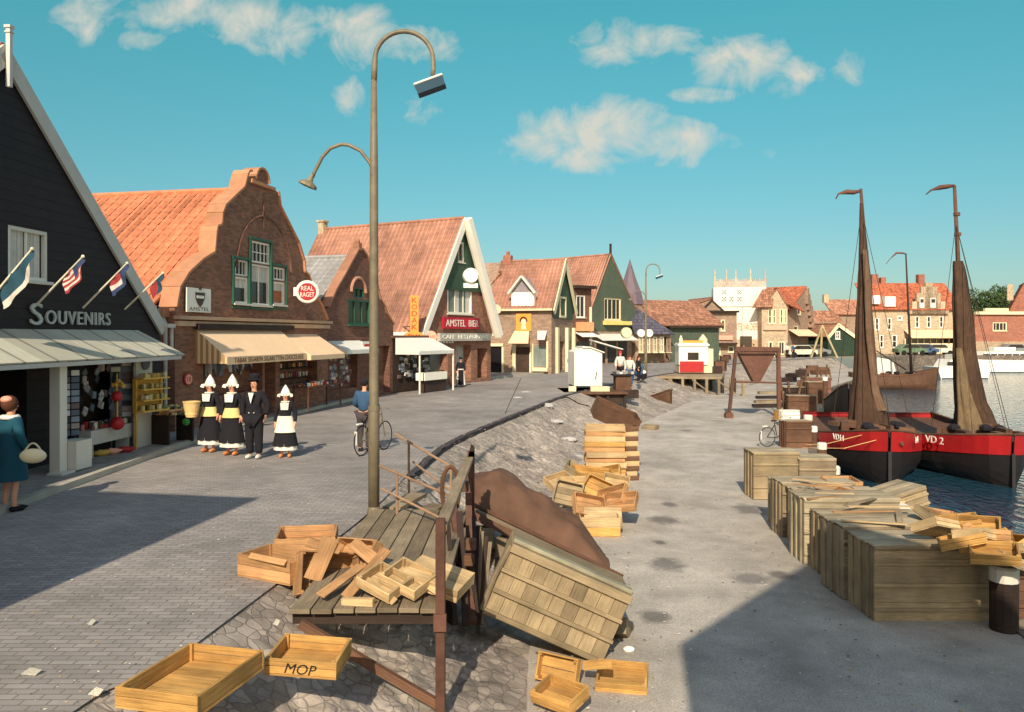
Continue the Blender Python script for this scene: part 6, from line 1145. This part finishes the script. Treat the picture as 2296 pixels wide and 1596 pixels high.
# clutter around the harbour edge
bicycle('bicycle parked on the quay beside the separate fish boxes', gp(1748, 1000, -1.2), 20, BLK, 1.0)
for i, (px, py, Lx, Wx, Hx, m_, rz, lb) in enumerate(((1790, 1005, .9, .6, .9, W_BROWN, 5, 'dark crate with a slanting lid behind the bicycle'), (1775, 958, .7, .5, .7, WHITE, 0, 'white painted box on the quay beneath the hoist'), (1757, 942, .5, .5, .4, W_YEL, 10, 'small yellowish box left of the white painted box'), (1800, 930, 1.3, .8, .9, W_BROWN, -8, 'brown box among the posts right of the hoist'), (1832, 905, 1.1, .8, 1.2, W_BROWN, 4, 'tall brown box near the black hull'), (1780, 905, 1.2, .8, .9, W_DARK, 12, 'dark box behind the right hoist leg'), (1835, 880, 1.6, .9, 1.0, mat('reddish_wood', (150, 104, 88), .85, 'wood'), -5, 'reddish box furthest along the quay edge'))):
    p = gp(px, py, -1.2); fbox(lb, p.x, p.y + .3, Lx, Wx, Hx, rz, m_, lid=i != 1, ribs=2, group='boxes by the hoist')
for i, (z, lb) in enumerate(((0.12, 'lowest long timber of the stack left of the hoist leg'), (.32, 'second timber of the stack by the hoist leg'), (.55, 'third timber of the stack by the hoist leg'), (.8, 'top timber of the stack by the hoist leg'))):
    p = gp(1730, 915, -1.2); plank(lb, p + V((-.9 + .1 * i, .3, z)), p + V((.9 - .05 * i, .5, z)), .35, .14, (W_DARK, W_GREY)[i % 2], 'stacked timbers by the hoist', kind='timber', cat='timber')
for i in range(9):
    p = gp(1760 + i * 13, 925 - i * 9, -1.2); bb = V((rnd.uniform(-.4, .4), 0, 1.0 + rnd.random() * .9)); plank('slanting brown stake number %s in the thicket of posts by the harbour edge'.replace('number %s ', '') % () if False else 'brown stake leaning in the thicket of posts by the harbour edge', p, p + bb, .1, .1, W_BROWN, 'stakes by the harbour edge', kind='stake', cat='stake')
# hoist frame with triangular net
p1, p2 = gp(1632, 936, -1.2), gp(1757, 940, -1.2); Yh = 37.6; o = empty('net_hoist', (p1.x, Yh, -1.2), 0, 'tall rusty frame on the quay holding a brown triangular hopper', 'hoist'); W_ = p2.x - p1.x; H_ = at(1650, 782, Yh).z + 1.2
mb = MB(); mb.beam((0, 0, 0), (.35, 0, H_), .14, .14); mb.build('leg', RUST, o); mb = MB(); mb.beam((W_, 0, 0), (W_ - .02, 0, H_), .16, .16); mb.build('leg', RUST, o); mb = MB(); mb.beam((.28, 0, H_), (W_ + .04, 0, H_ - .02), .2, .2); mb.build('top_beam', RUST, o)
for x in (0, W_): mb = MB(); mb.tube([(x, -.2, .12), (x, .2, .12)], .18, 12); mb.build('foot_wheel', RUST, o)
zb = at(1700, 858, Yh).z + 1.2; mb = MB(); mb.prism([(.42, -.05, H_ - .12), (W_ - .12, -.05, H_ - .12), (W_ * .5 + .28, -.05, zb), (W_ * .5 + .02, -.05, zb)], (0, .5, 0)); mb.build('hopper', RUST, o); mb = MB(); mb.tube([(.3, 0, zb + .05), (W_ - .1, 0, zb)], .05, 6); mb.tube([(W_ - .1, 0, zb), (W_ - .05, 0, H_ - .4)], .04, 6); mb.build('lower_rail', RUST, o)
mb = MB(); mb.tube([(.45, -.08, H_ - .25), (W_ - .2, -.08, H_ - .25), (W_ - .15, -.08, H_ - .4)], .04, 6); mb.build('hopper_rim', W_DARK, o)
# white cart with awning
Yc = 38.9; o = empty('white_cart', at(1319, 878, Yc), R(4), 'white closed cart with gabled front and awning at the dike edge', 'cart'); w_, h_ = 1.36, 1.72
mb = MB(); mb.prism([(-w_ / 2, 0, .28), (w_ / 2, 0, .28), (w_ / 2, 0, h_ + .15), (.15, 0, h_ + .4), (-.25, 0, h_ + .42), (-w_ / 2, 0, h_ + .2)], (0, 2.2, 0)); mb.build('body', SIGNW, o); mb = MB(); mb.slab([(-.3, -.1, h_ + .46), (.1, -.1, h_ + .46), (w_ / 2 + .1, -.1, h_ + .2), (w_ / 2 + .1, 2.3, h_ + .2), (.1, 2.3, h_ + .46), (-.3, 2.3, h_ + .46)], .05); mb.build('roof', WHITE, o)
mb = MB(); mb.slab([(w_ / 2 - .3, .2, h_ + .75), (w_ / 2 + 1.1, .3, h_ + .35), (w_ / 2 + 1.2, 2.6, h_ + .35), (w_ / 2 - .2, 2.6, h_ + .8)], .05); mb.build('awning', AWN_W, o)
for x in (-w_ / 2 + .1, w_ / 2 - .1):
    for y in (.3, 1.9): mb = MB(); mb.tube([(x - .04, y, .22), (x + .04, y, .22)], .22, 14); mb.build('wheel', W_DARK, o)
mb = MB(); mb.tube([(.35, -.03, .6), (.4, -.05, .95)], .02, 6); mb.build('crank', BLK, o)
c_ = at(1332, 884, 38.2); o = empty('cart_platform', (c_.x, c_.y, 0), R(3), 'low dark plank platform carrying the white cart over the slope', 'platform'); mb = MB(); mb.box((0, 1.0, -.05), (3.0, 3.2, .1)); mb.build('planking', W_BROWN, o)
for x in (-1.3, -.3, .6, 1.4): mb = MB(); mb.box((x, -.4, -.45), (.12, .12, .8)); mb.build('prop', W_DARK, o)
mb = MB(); mb.box((0, -.3, -.35), (2.8, .06, .45)); mb.build('skirting', W_DARK, o)
mb = MB(); a = at(1168, 848, 33); b = at(1106, 985, 24.5); mb.tube([a - b, V((0, 0, 0))], .012, 5); tag(mb.build('stay_wire', W_DARK, None, loc=b), 'thin dark wire stretched slantwise over the road and dike', 'wire')
o = empty('dark_stand', at(1398, 893, 39.2), R(5), 'dark brown stand with a white cloth top, right of the white cart', 'stand'); mb = MB(); mb.box((0, .3, .55), (.75, .6, 1.1)); mb.build('stand_body', W_BROWN, o); mb = MB(); mb.box((0, .3, 1.14), (1.0, .8, .08)); mb.build('top', BLK, o); mb = MB()
for i in range(12): mb.box((rnd.uniform(-.45, .45), rnd.uniform(0, .5), 1.24), (.14, .12, .1 + .12 * rnd.random()))
mb.build('wares', CARDS, o); mb = MB(); mb.box((.2, .2, .2), (1.1, .5, .4)); mb.build('lower_box', W_DARK, o)
for i, (px, py, lb) in enumerate(((1345, 880, 'low row of pale boxes under the awning of the cart'), (1283, 876, 'small pale tub at the left corner of the cart platform'))): o = MB().box((0, 0, .12), (.9 if i == 0 else .35, .3, .24)).build('pale_box', CREAM, None, loc=(at(px, py, 38.0).x, 38.0, 0.01), bevel=.01); tag(o, lb, 'box')
def scooter(label, loc, rz):
    o = empty('scooter', loc, R(rz), label, 'scooter')
    for x in (-.5, .5): mb = MB(); mb.tube([(x, -.05, .24), (x, .05, .24)], .24, 14); mb.build('wheel', BLK, o)
    mb = MB(); mb.tube([(-.62, 0, .55), (-.3, 0, .62), (0, 0, .32), (.3, 0, .35), (.45, 0, .8), (.42, 0, .95)], [.1, .2, .12, .1, .08, .04], 8); mb.build('body', NAVY, o, smooth=True); mb = MB(); mb.ball((-.3, 0, .78), .16, 8, (1.6, .8, .45)); mb.build('seat', BLK, o); mb = MB(); mb.tube([(.42, -.28, .98), (.42, .28, .98)], .02, 6); mb.build('handlebar', IRON, o); mb = MB(); mb.ball((.52, 0, .45), .2, 8, (1, .4, .6)); mb.build('mudguard', WHITE, o)
scooter('dark scooter with white mudguard parked beside the far lamp post', gp(1428, 852), 30)
for px in (1437, 1455): o = disc_sign('white_globe_lamp', ('left' if px < 1440 else 'right') + ' one of the two white globes by the far lamp post', at(px, 747, 66), V((0, -1, 0)), .33, SIGNW, None, None, th=.5)
disc_sign('white_square_sign', 'white hanging drum between green gable house and slate cottage', at(1404, 746, 62), V((0, -1, 0)), .42, CREAM, None, None, th=.7)
# jetty with kiosk
o = empty('timber_jetty', (12, 54, -.02), 0, 'timber jetty on stilts over the dike slope carrying the kiosk', 'jetty'); mb = MB(); mb.prism([(-2.9, -1.2, 0), (1.5, -2.4, 0), (3.6, 4.8, 0), (.2, 4.6, 0)], (0, 0, -.16)); mb.build('planking', W_GREY, o)
for i in range(7):
    for j in range(2): x = -1.6 + i * .72; y = -1.4 - .25 * i + j * 2.0; mb = MB(); mb.box((x, y, -.75), (.16, .16, 1.2)); mb.build('stilt', W_DARK if j else W_GREY, o)
for i in range(3): mb = MB(); mb.beam((-1.8 + i * 1.5, -1.5 - .35 * i, -.2), (-.6 + i * 1.5, -1.7 - .35 * i, -1.1), .12, .1); mb.build('brace', W_GREY, o)
k = at(1555, 836, 55.5); o = empty('kiosk', (k.x, 55.5, .0), R(-3), 'small red and white kiosk with orange roof sign standing on the jetty', 'kiosk'); w_ = 2.0; hz = at(1555, 774, 55.5).z
mb = MB(); mb.box((0, .9, hz * .62 + .15), (w_, 1.8, hz * .76)); mb.build('upper_wall', SIGNW, o); mb = MB(); mb.box((-.12, -.02, .48), (w_ * .82, .06, .75)); mb.build('red_panel', REDP, o); mb = MB(); mb.box((0, .9, .3), (w_ - .05, 1.75, .5)); mb.build('lower_wall', CREAM, o)
mb = MB(); mb.box((-.03, -.03, hz * .62), (.75, .06, .5)); mb.build('window', GLASS, o); mb = MB(); mb.box((-.1, .1, hz + .12), (1.5, .1, .42)); mb.build('roof_sign', ORNG, o); mb = MB(); mb.lathe([(.3, 0), (.32, .4), (.05, .75)], (.72, .4, hz), 10); mb.lathe([(.1, 0), (.14, .5), (.02, .8)], (-.85, .1, hz - .1), 8); mb.build('roof_ornament', CREAM, o); mb = MB(); mb.box((0, .9, hz + .02), (w_ + .15, 2, .1)); mb.build('roof', WHITE, o)
mb = MB(); mb.box((1.2, 1.0, hz * .45), (.42, 1.4, hz * .85)); mb.build('side_annex', CREAM, o)
for i in range(5): p = gp(1606 + i * 6, 840 - i * 8, -.1); o = MB().box((0, 0, .5), (.7, .6, 1.0 + .3 * (i % 2))).build('dark_bin', (W_DARK, W_BROWN)[i % 2], None, loc=(p.x, p.y, -.5)); tag(o, 'dark bin standing in the jumble right of the kiosk', 'bin', 'bins right of the kiosk')

# ---------------------------------------------------------------- boats
def hull(L, B, sheer, draft, bowrise, m, name, parent, n=26, bluff=2.6, pw=.72, sternw=.75, tum=1.0, zlo=0, zhi=1, out=0.0):
    "x along the boat with the stem at x=0 and the stern at x=L"
    mb = MB(); vs, fs = [], []; sec = 9
    for i in range(n + 1):
        s_ = i / n * L; b_ = B / 2 * min(1, (s_ / bluff)) ** pw; t = max(0, (s_ - L * .6) / (L * .4)); b_ *= 1 - (1 - sternw) * t ** 2; b_ = max(b_, .02)
        top = sheer + bowrise * max(0, 1 - s_ / (L * .55)) ** 1.6 + .25 * t ** 2; rake = .0
        for side in (-1, 1):
            for j in range(sec):
                q = j / (sec - 1); q = zlo + (zhi - zlo) * q; z = -draft + (top + draft) * q; w = b_ * (math.sin(min(1, q * 1.5 + .12) * math.pi / 2) ** .8); vs.append((s_ + (1 - q) * .25 * (1 if s_ < L * .2 else 0), side * (w + out), z))
    R_ = sec * 2
    for i in range(n):
        for side in (0, 1):
            for j in range(sec - 1): a = i * R_ + side * sec + j; b2 = a + R_; fs.append((a, a + 1, b2 + 1, b2) if side == 0 else (a, b2, b2 + 1, a + 1))
    fs.append(tuple([n * R_ + j for j in range(sec)] + [n * R_ + sec + j for j in range(sec)][::-1]))
    mb.add(vs, fs, None, .5); return mb.build(name, m, parent, smooth=False)
def deckz(s_, L, sheer, bowrise): return sheer + bowrise * max(0, 1 - s_ / (L * .55)) ** 1.6
def boat(kind, label, stem, axis, L, B, sheer, bowrise, strake=True, hm=HULLB, dm=W_BROWN, group=None, **k):
    a = math.atan2(axis[1], axis[0]); o = empty(kind, (stem[0], stem[1], WZ), a, label, 'boat', group)
    hull(L, B, sheer, .5, bowrise, hm, 'hull', o, **k)
    if strake: hull(L, B, sheer, .5, bowrise, REDP, 'red_strake', o, zlo=.70, zhi=1.0, out=.03, **k)
    mb = MB(); n = 24; P = []
    for i in range(n + 1): s_ = i / n * L; b_ = B / 2 * min(1, s_ / k.get('bluff', 2.6)) ** k.get('pw', .72); t = max(0, (s_ - L * .6) / (L * .4)); b_ *= 1 - (1 - k.get('sternw', .75)) * t ** 2; P.append((s_, max(.01, b_ - .03), deckz(s_, L, sheer, bowrise) - .22 + .25 * t * t))
    for (s0, b0, z0), (s1, b1, z1) in zip(P, P[1:]): mb.quad((s0, -b0, z0), (s1, -b1, z1), (s1, b1, z1), (s0, b0, z0), var=.5)
    mb.build('deck', dm, o); mb = MB()
    for sd in (-1, 1): mb.tube([(s_, sd * (b_ + .03), z + .24) for s_, b_, z in P], .045, 6)
    mb.build('gunwale', W_BROWN, o); return o
def furled(o, inv, st_, Yd, m=SAIL, name='furled_sail', seed=0):
    mb = MB(); vs, fs = [], []; n = 30; rows = 40
    for i in range(rows + 1):
        t = i / rows * (len(st_) - 1); k = min(int(t), len(st_) - 2); f_ = t - k; y, xl, xr = (st_[k][j] + (st_[k + 1][j] - st_[k][j]) * f_ for j in range(3)); A, B_ = at(xl, y, Yd), at(xr, y, Yd); c_ = (A + B_) / 2; r_ = (B_ - A).length / 2
        for j in range(n):
            a = 2 * math.pi * j / n; q = 1 + .22 * math.sin(5 * a + seed + .2 * t) * min(1, r_ * 3) + .1 * math.sin(11 * a + t) + .10 * noise.noise(V((a * 2, t * 2, seed))); vs.append(inv @ (c_ + V((math.cos(a) * r_ * q, math.sin(a) * r_ * .6 * q, 0))))
    for i in range(rows):
        for j in range(n): j2 = (j + 1) % n; fs.append((i * n + j, (i + 1) * n + j, (i + 1) * n + j2, i * n + j2))
    mb.add(vs, fs, None, .5); return mb.build(name, m, o, smooth=True)
def inv_of(o): return (Matrix.Translation(o.location) @ Matrix.Rotation(o.rotation_euler[2], 4, 'Z')).inverted()
def mast(o, base, top, r0, r1, vane, m=W_BROWN):
    iv = inv_of(o); mb = MB(); a, b = iv @ base, iv @ top; mb.tube([a, a.lerp(b, .5), b], [r0, (r0 + r1) / 2, r1], 10); mt_ = mb.build('mast', m, o, smooth=True); mb = MB(); mb.tube([iv @ v for v in vane], [.05, .09, .1, .035, .02][:len(vane)], 6); mb.build('pennant', RUST, o, smooth=True)
def clutter(o, s0, s1, w, z, n, seed=3):
    r_ = random.Random(seed); mb = MB()
    for i in range(n): s_ = r_.uniform(s0, s1); mb.box((s_, r_.uniform(-w, w), z + r_.uniform(0, .25)), (r_.uniform(.2, .8), r_.uniform(.1, .5), r_.uniform(.1, .35)), Matrix.Rotation(r_.uniform(-.8, .8), 3, 'Z'))
    tag(mb.build('deck_gear', W_BROWN, o), kind='stuff')
    for i in range(4): mb = MB(); mb.ball((r_.uniform(s0, s1), r_.uniform(-w, w), z + .3), .22, 8, (1.3, 1, .7)); mb.build('net_bundle', BLK, o)
    for sd in (-1, 1): mb = MB(); mb.lathe([(.09, 0), (.09, .3), (.12, .31), (.12, .38)], (s0 * .6, sd * .35, z - .1), 8); mb.build('bitt', RUST, o)
def onboard(o, s_, side, z, txt, w, hgt, B, bluff, pw, y0=.2):
    b = lambda s: B / 2 * min(1, s / bluff) ** pw; p0 = V((s_, side * (b(s_) + y0), z)); p1 = V((s_ + w * .8, side * (b(s_ + w * .8) + y0), z)); u = (p1 - p0).normalized() * (1 if side > 0 else -1); o_ = p0 if side > 0 else p1
    u = (p1 - p0).normalized(); 
    if side > 0: u = -u; o_ = p1
    else: o_ = p0
    mb = MB(); text_mb(mb, txt, o_, u, V((0, 0, 1)), w, hgt, .02); mb.build('registration', SIGNW, o)
KB = dict(bluff=3.0, pw=.66)
lb_ = boat('fishing_boat', 'left black fishing boat with red strake, its stem towards the viewer', at(1995, 1085, 25.9), (.22, .97), 11, 3.4, 1.12, .68, **KB)
iv = inv_of(lb_); mast(lb_, at(1972, 985, 30.2), at(1930, 423, 30.2), .13, .055, [at(1930, 428, 30.2), at(1915, 431, 30.2), at(1898, 430, 30.2), at(1880, 434, 30.2), at(1874, 446, 30.2)])
furled(lb_, iv, [(455, 1928, 1934), (560, 1927, 1945), (620, 1926, 1950), (700, 1923, 1948), (850, 1918, 1965), (930, 1910, 1985), (985, 1905, 1992)], 30.0, m=SAIL); furled(lb_, iv, [(560, 1934, 1946), (640, 1937, 1953), (760, 1942, 1956), (880, 1955, 1972), (920, 1965, 1988)], 29.7, m=mat('grey_brown_sail', (118, 92, 72), .9, 'vboard', p=.08, amt=.35, scale=4), name='jib', seed=2)
clutter(lb_, 1.2, 4.5, 1.0, 1.35, 16); onboard(lb_, 1.35, 1, 1.26, 'VD14', .62, .2, 3.4, **KB); onboard(lb_, 1.0, -1, 1.3, '14', .3, .2, 3.4, **KB)
mb = MB(); mb.tube([(.5, -.1, 1.55), (-.1, 1.4, 1.2), (1.2, 2.6, 1.0), (2.4, 3.2, 1.0)], .012, 6); mb.tube([(.8, .5, 1.6), (.6, 1.8, 1.25), (1.6, 2.9, 1.0)], .012, 6); mb.build('mooring_rope', STRAW, lb_); mb = MB(); mb.tube([(.35, -.42, 1.35), (.3, -.46, 1.35)], .07, 10); mb.build('hawse_ring', RUST, lb_)
mb = MB(); mb.prism([(-.06, -.05, -.3), (.12, -.05, -.3), (.12, -.05, 1.12), (-.04, -.05, 1.12)], (0, .1, 0)); mb.build('stem_post', HULLB, lb_)
rb_ = boat('fishing_boat', 'right black fishing boat with red strake marked with the number 2', at(2272, 1096, 25.6), (.14, .99), 11, 3.8, 1.12, .58, bluff=3.6, pw=.62)
iv = inv_of(rb_); mast(rb_, at(2168, 1000, 30.2), at(2140, 416, 30.2), .14, .06, [at(2140, 416, 30.2), at(2125, 418, 30.2), at(2108, 420, 30.2), at(2088, 426, 30.2), at(2076, 436, 30.2)])
furled(rb_, iv, [(585, 2138, 2158), (600, 2137, 2162), (700, 2139, 2176), (800, 2142, 2186), (900, 2146, 2203), (960, 2150, 2232), (1000, 2154, 2255)], 29.8, seed=1); furled(rb_, iv, [(780, 2144, 2156), (880, 2147, 2174), (985, 2152, 2208)], 29.3, m=mat('olive_sail', (122, 102, 74), .9, 'vboard', p=.09, amt=.35, scale=4), name='jib', seed=4)
for y in (480, 525): mb = MB(); c_ = iv @ at(2142 + (y - 416) * .05, y, 30.2); mb.tube([c_ - V((0, 0, .06)), c_ + V((0, 0, .06))], .12, 10); mb.build('mast_band', RUST, rb_)
clutter(rb_, 1.5, 5.0, 1.2, 1.25, 18, 5); onboard(rb_, 1.9, 1, 1.12, 'VD 2', .85, .24, 3.8, 3.6, .62); mb = MB(); mb.prism([(-.06, -.05, -.3), (.12, -.05, -.3), (.12, -.05, 1.1), (-.04, -.05, 1.1)], (0, .1, 0)); mb.build('stem_post', HULLB, rb_)
dk = boat('black_barge', 'black tarred hull with high curved bow moored behind the left red boat', (at(1893, 900, 38).x, 37.5), (.42, .9), 7, 2.6, 1.5, 1.1, strake=False, bluff=3.2, pw=.6); mb = MB(); mb.beam((.2, -.7, 2.2), (1.4, -1.5, .8), .16, .1); mb.build('leeboard', RUST, dk)
tb = boat('brown_boat', 'brown fishing boat with bare mast in mid harbour, in front of the white ferry', (at(2112, 860, 72).x, 72.5), (-.97, .22), 7.5, 2.6, 1.15, .75, strake=False, hm=W_BROWN, bluff=2.0, pw=.7); mast(tb, at(2044, 850, 73), at(2031, 568, 73), .13, .06, [at(2031, 569, 73), at(2022, 567, 73), at(2010, 567, 73), at(1998, 578, 73), at(1986, 592, 73)], W_DARK)
clutter(tb, 1.5, 6, .8, 1.1, 12, 8); iv = inv_of(tb); mb = MB(); mb.tube([iv @ at(2030, 828, 73), iv @ at(1965, 786, 73)], [.08, .05], 6); mb.build('boom', W_DARK, tb); mb = MB(); mb.tube([iv @ at(2044, 850, 73), iv @ at(2060, 700, 73)], .015, 4); mb.build('shroud', W_DARK, tb)
o = empty('cream_sail_boat', (at(1970, 842, 78).x, 78, WZ), 0, 'cream canvas hooded boat left of the brown fishing boat', 'boat'); mb = MB(); mb.prism([(-1.2, 0, .0), (2.6, 0, 0), (2.9, 0, .9), (-1.5, 0, .9)], (0, 1.8, 0)); mb.build('hull', W_GREY, o); mb = MB(); mb.prism([(-.6, .2, .9), (1.9, .2, .9), (1.5, .2, 2.4), (.0, .2, 2.7)], (0, 1.4, 0)); mb.build('canvas_hood', AWN_W, o); mb = MB(); mb.beam((-1.6, .5, 3.2), (1.6, .5, 2.9), .1, .1); mb.build('spar', W_GREY, o)
def ferry(label, x0, x1, yb, ytop, yd, seed, m=SIGNW):
    Y = F * (HC - WZ) / (yb - CY); o = empty('white_ferry', (at(x0, yb, Y).x, Y, WZ), 0, label, 'ferry', 'white ferries at the far quay'); L = (x1 - x0) / F * Y; hd = HC - (yd - CY) / F * Y - WZ; ht = HC - (ytop - CY) / F * Y - WZ
    mb = MB(); mb.prism([(0, 0, -.3), (L, 0, -.3), (L + .3, 0, hd), (-.5, 0, hd + .1)], (0, 3.5, 0)); mb.build('hull', m, o); mb = MB(); mb.prism([(.6, .3, hd), (L - .4, .3, hd), (L - .7, .3, ht), (1.2, .3, ht)], (0, 2.8, 0)); mb.build('cabin', m, o)
    n = max(3, int(L / 1.3))
    for i in range(n): mb = MB(); mb.box((1.3 + (L - 2.2) * i / n, .27, (hd + ht) / 2), (L / n * .62, .05, (ht - hd) * .45)); mb.build('window', GLASS, o)
    mb = MB(); mb.box((L / 2, -.03, -.02), (L, .06, .22)); mb.build('waterline_band', mat('dark_blue_band', (44, 56, 76), .5), o); mb = MB(); mb.box((L * .5, 1.6, ht + .3), (L * .35, 1.8, .5)); mb.build('wheelhouse', m, o)
ferry('long white ferry with a row of windows right of the right mast', 2192, 2330, 835, 788, 808, 1); ferry('nearer white ferry stern between brown boat and right mast', 2112, 2215, 849, 806, 825, 2)
rw = boat('rowing_boat', 'small brown rowing boat pulled up on the dike slope under the jetty', (gp(1500, 905, -1.1).x + .1, 43.6), (-.45, .89), 3.0, 1.3, .45, .35, strake=False, hm=W_BROWN, bluff=1.2, pw=.6); rw.location.z = zs(8.9, 44) + .12; rw.rotation_euler = (R(-6), R(4), rw.rotation_euler[2])
mb = MB(); mb.box((1.2, 0, .5), (.3, 1.0, .05)); mb.box((2.0, 0, .5), (.3, 1.0, .05)); mb.build('thwart', WHITE, rw)
# far quay life: cars, boxes, dark van
def car(label, x, y, rz, m):
    o = empty('parked_car', (x, y, 0), R(rz), label, 'car', 'cars parked along the far quay'); mb = MB(); mb.prism([(-2, -.8, .35), (2, -.8, .35), (2.05, -.8, .8), (1.2, -.8, .95), (.7, -.8, 1.45), (-1.0, -.8, 1.45), (-1.7, -.8, .95), (-2.05, -.8, .85)], (0, 1.6, 0)); mb.build('body', m, o, bevel=.06)
    mb = MB(); mb.prism([(1.05, -.82, .97), (.65, -.82, 1.38), (-.95, -.82, 1.38), (-1.5, -.82, .97)], (0, 1.64, 0)); mb.build('windows', GLASS, o)
    for a in (-1.25, 1.25):
        for b in (-.75, .75): mb = MB(); mb.tube([(a, b - .1, .32), (a, b + .1, .32)], .32, 12); mb.build('wheel', BLK, o)
cm_ = [mat('car_cream', (214, 206, 180), .3, var=0), mat('car_grey', (120, 124, 120), .3, var=0), mat('car_blue', (70, 92, 120), .3, var=0), mat('car_green', (100, 120, 92), .3, var=0)]
for i, (px, Y, lb) in enumerate(((1795, 96, 'cream car parked left of the dark bins at the bend'), (1822, 99, 'grey car parked second at the bend of the quay'), (2040, 105.8, 'green car on the far quay behind the bare mast'), (2066, 106, 'blue car on the far quay right of the bare mast'), (2102, 106, 'cream car on the far quay in front of the hotel terrace'), (2272, 106, 'grey car on the far quay by the red brick building'))): car(lb, (px - CX) / F * Y, Y, (10, -5, 4, 0, -4, 3)[i], cm_[(0, 1, 3, 2, 0, 1)[i]])
for i, (px, py, z) in enumerate(((1815, 828, -.2), (1790, 838, -.5), (1838, 832, -.3), (1768, 848, -.7), (1800, 862, -1.1))): p = gp(px, py, z); mb = MB(); mb.box((0, 0, .2), (1.6, .6, .35), Matrix.Rotation(R(15 * i), 3, 'Z')); mb.box((.3, .2, .5), (.9, .4, .25), Matrix.Rotation(R(-20 * i), 3, 'Z')); tag(mb.build('timber_pile', (W_BROWN, W_DARK)[i % 2], None, loc=(p.x, p.y, max(-1.2, z - .3))), 'dark timber pile lying at the far bend of the quay', 'timber pile', 'timber piles at the bend')
o = empty('timber_tripod', (gp(1895, 806).x, 93.5, 0), 0, 'pale timber tripod standing before the green cottage', 'tripod')
for (a, b) in ((-1.2, 0), (1.8, -.2), (.4, 1.2)): mb = MB(); mb.beam((a, b, 0), (.1, 0, 3.8), .22, .18); mb.build('leg', sun_wood('pale_timber', (226, 204, 150)), o)
for i, (px, Y) in enumerate(((1765, 93), (1778, 92), (1842, 98), (2128, 105.5), (2085, 105.3), (1690, 88), (1668, 86))): walker(('distant passer-by in front of the wing of the hotel', 'distant pale clothed figure beside the hotel wing', 'distant figure right of the parked cars', 'distant figure at the right end of the terrace', 'distant figure among the terrace cars', 'distant figure before the salmon door', 'distant figure left of the salmon door')[i], V(((px - CX) / F * Y, Y, 0)), i * 40, 1.65, (WHITE, NAVY, BLK)[i % 3], (BLK, W_DARK)[i % 2])

# grit, straw and shells scattered on quay and road; one uncountable scatter each
def scatter(name, label, pts, m, s0, s1):
    mb = MB()
    for p in pts: k = rnd.uniform(s0, s1); a = rnd.random() * 3.1; u = V((math.cos(a), math.sin(a), 0)) * k; w = V((-math.sin(a), math.cos(a), 0)) * k * rnd.uniform(.2, .8); mb.add([p - u, p - w, p + u, p + w, p + V((0, 0, k * .35))], [(0, 1, 4), (1, 2, 4), (2, 3, 4), (3, 0, 4)], None, rnd.random())
    tag(mb.build(name, m, None), label, 'grit', None, 'stuff')
P1 = []
for i in range(2600):
    k = rnd.randrange(0, 330); t = rnd.random(); p = T[k].lerp(Q[k], .02 + .93 * t ** (1.6 if rnd.random() < .6 else 1)); p.z = -1.175
    if p.y > 5: P1.append(p)
scatter('quay_grit', 'grit, straw and shells strewn over the quay', P1, mat('grit', kind='multi', p=[(196, 188, 170), (120, 112, 100), (214, 206, 186), (90, 84, 78), (180, 150, 104)], rough=.9, bump=0), .008, .03)
P1 = []
for i in range(1500):
    k = rnd.randrange(40, 330); t = rnd.random(); p = K[k].lerp(C[k], t ** .6); p.z = .004
    if p.y > 5: P1.append(p)
scatter('road_grit', 'bits of straw and dirt on the road pavers', P1, _mc['grit'], .006, .02)
P1 = []
for i in range(3500):
    k = rnd.randrange(50, 330); t = rnd.random(); p = C[k].lerp(T[k], t); p.z = -1.2 * t - .10 * math.sin(math.pi * t) + .03
    if p.y > 14: P1.append(p)
scatter('dike_rubble', 'small rubble stones on the dike slope', P1, mat('rubble', kind='multi', p=[(160, 150, 136), (130, 122, 112), (148, 138, 124), (112, 104, 96), (168, 158, 144)], rough=.95, bump=0), .012, .055)

for ob in col.objects:
    if ob.type == 'MESH' and ob.parent and ob.name.split('.')[0] in ('goods', 'shop_goods', 'trinkets', 'souvenirs', 'hanging_souvenirs', 'small_goods', 'potted_goods', 'hanging_goods', 'wares'): ob['kind'] = 'stuff'
for bt_, tp, ft, bs in ((lb_, (1932, 470, 30.2), (1998, 970, 26.2), [(1862, 985, 29.5), (2048, 985, 29.5)]), (rb_, (2143, 500, 30.2), (2268, 985, 26), [(2085, 985, 29.0), (2262, 990, 29.2)])):
    iv = inv_of(bt_); mb = MB(); mb.tube([iv @ at(*tp), iv @ at(*ft)], .012, 4); mb.build('forestay', W_DARK, bt_)
    for b_ in bs: mb = MB(); mb.tube([iv @ at(*tp), iv @ at(*b_)], .010, 4); mb.build('shroud', W_DARK, bt_)
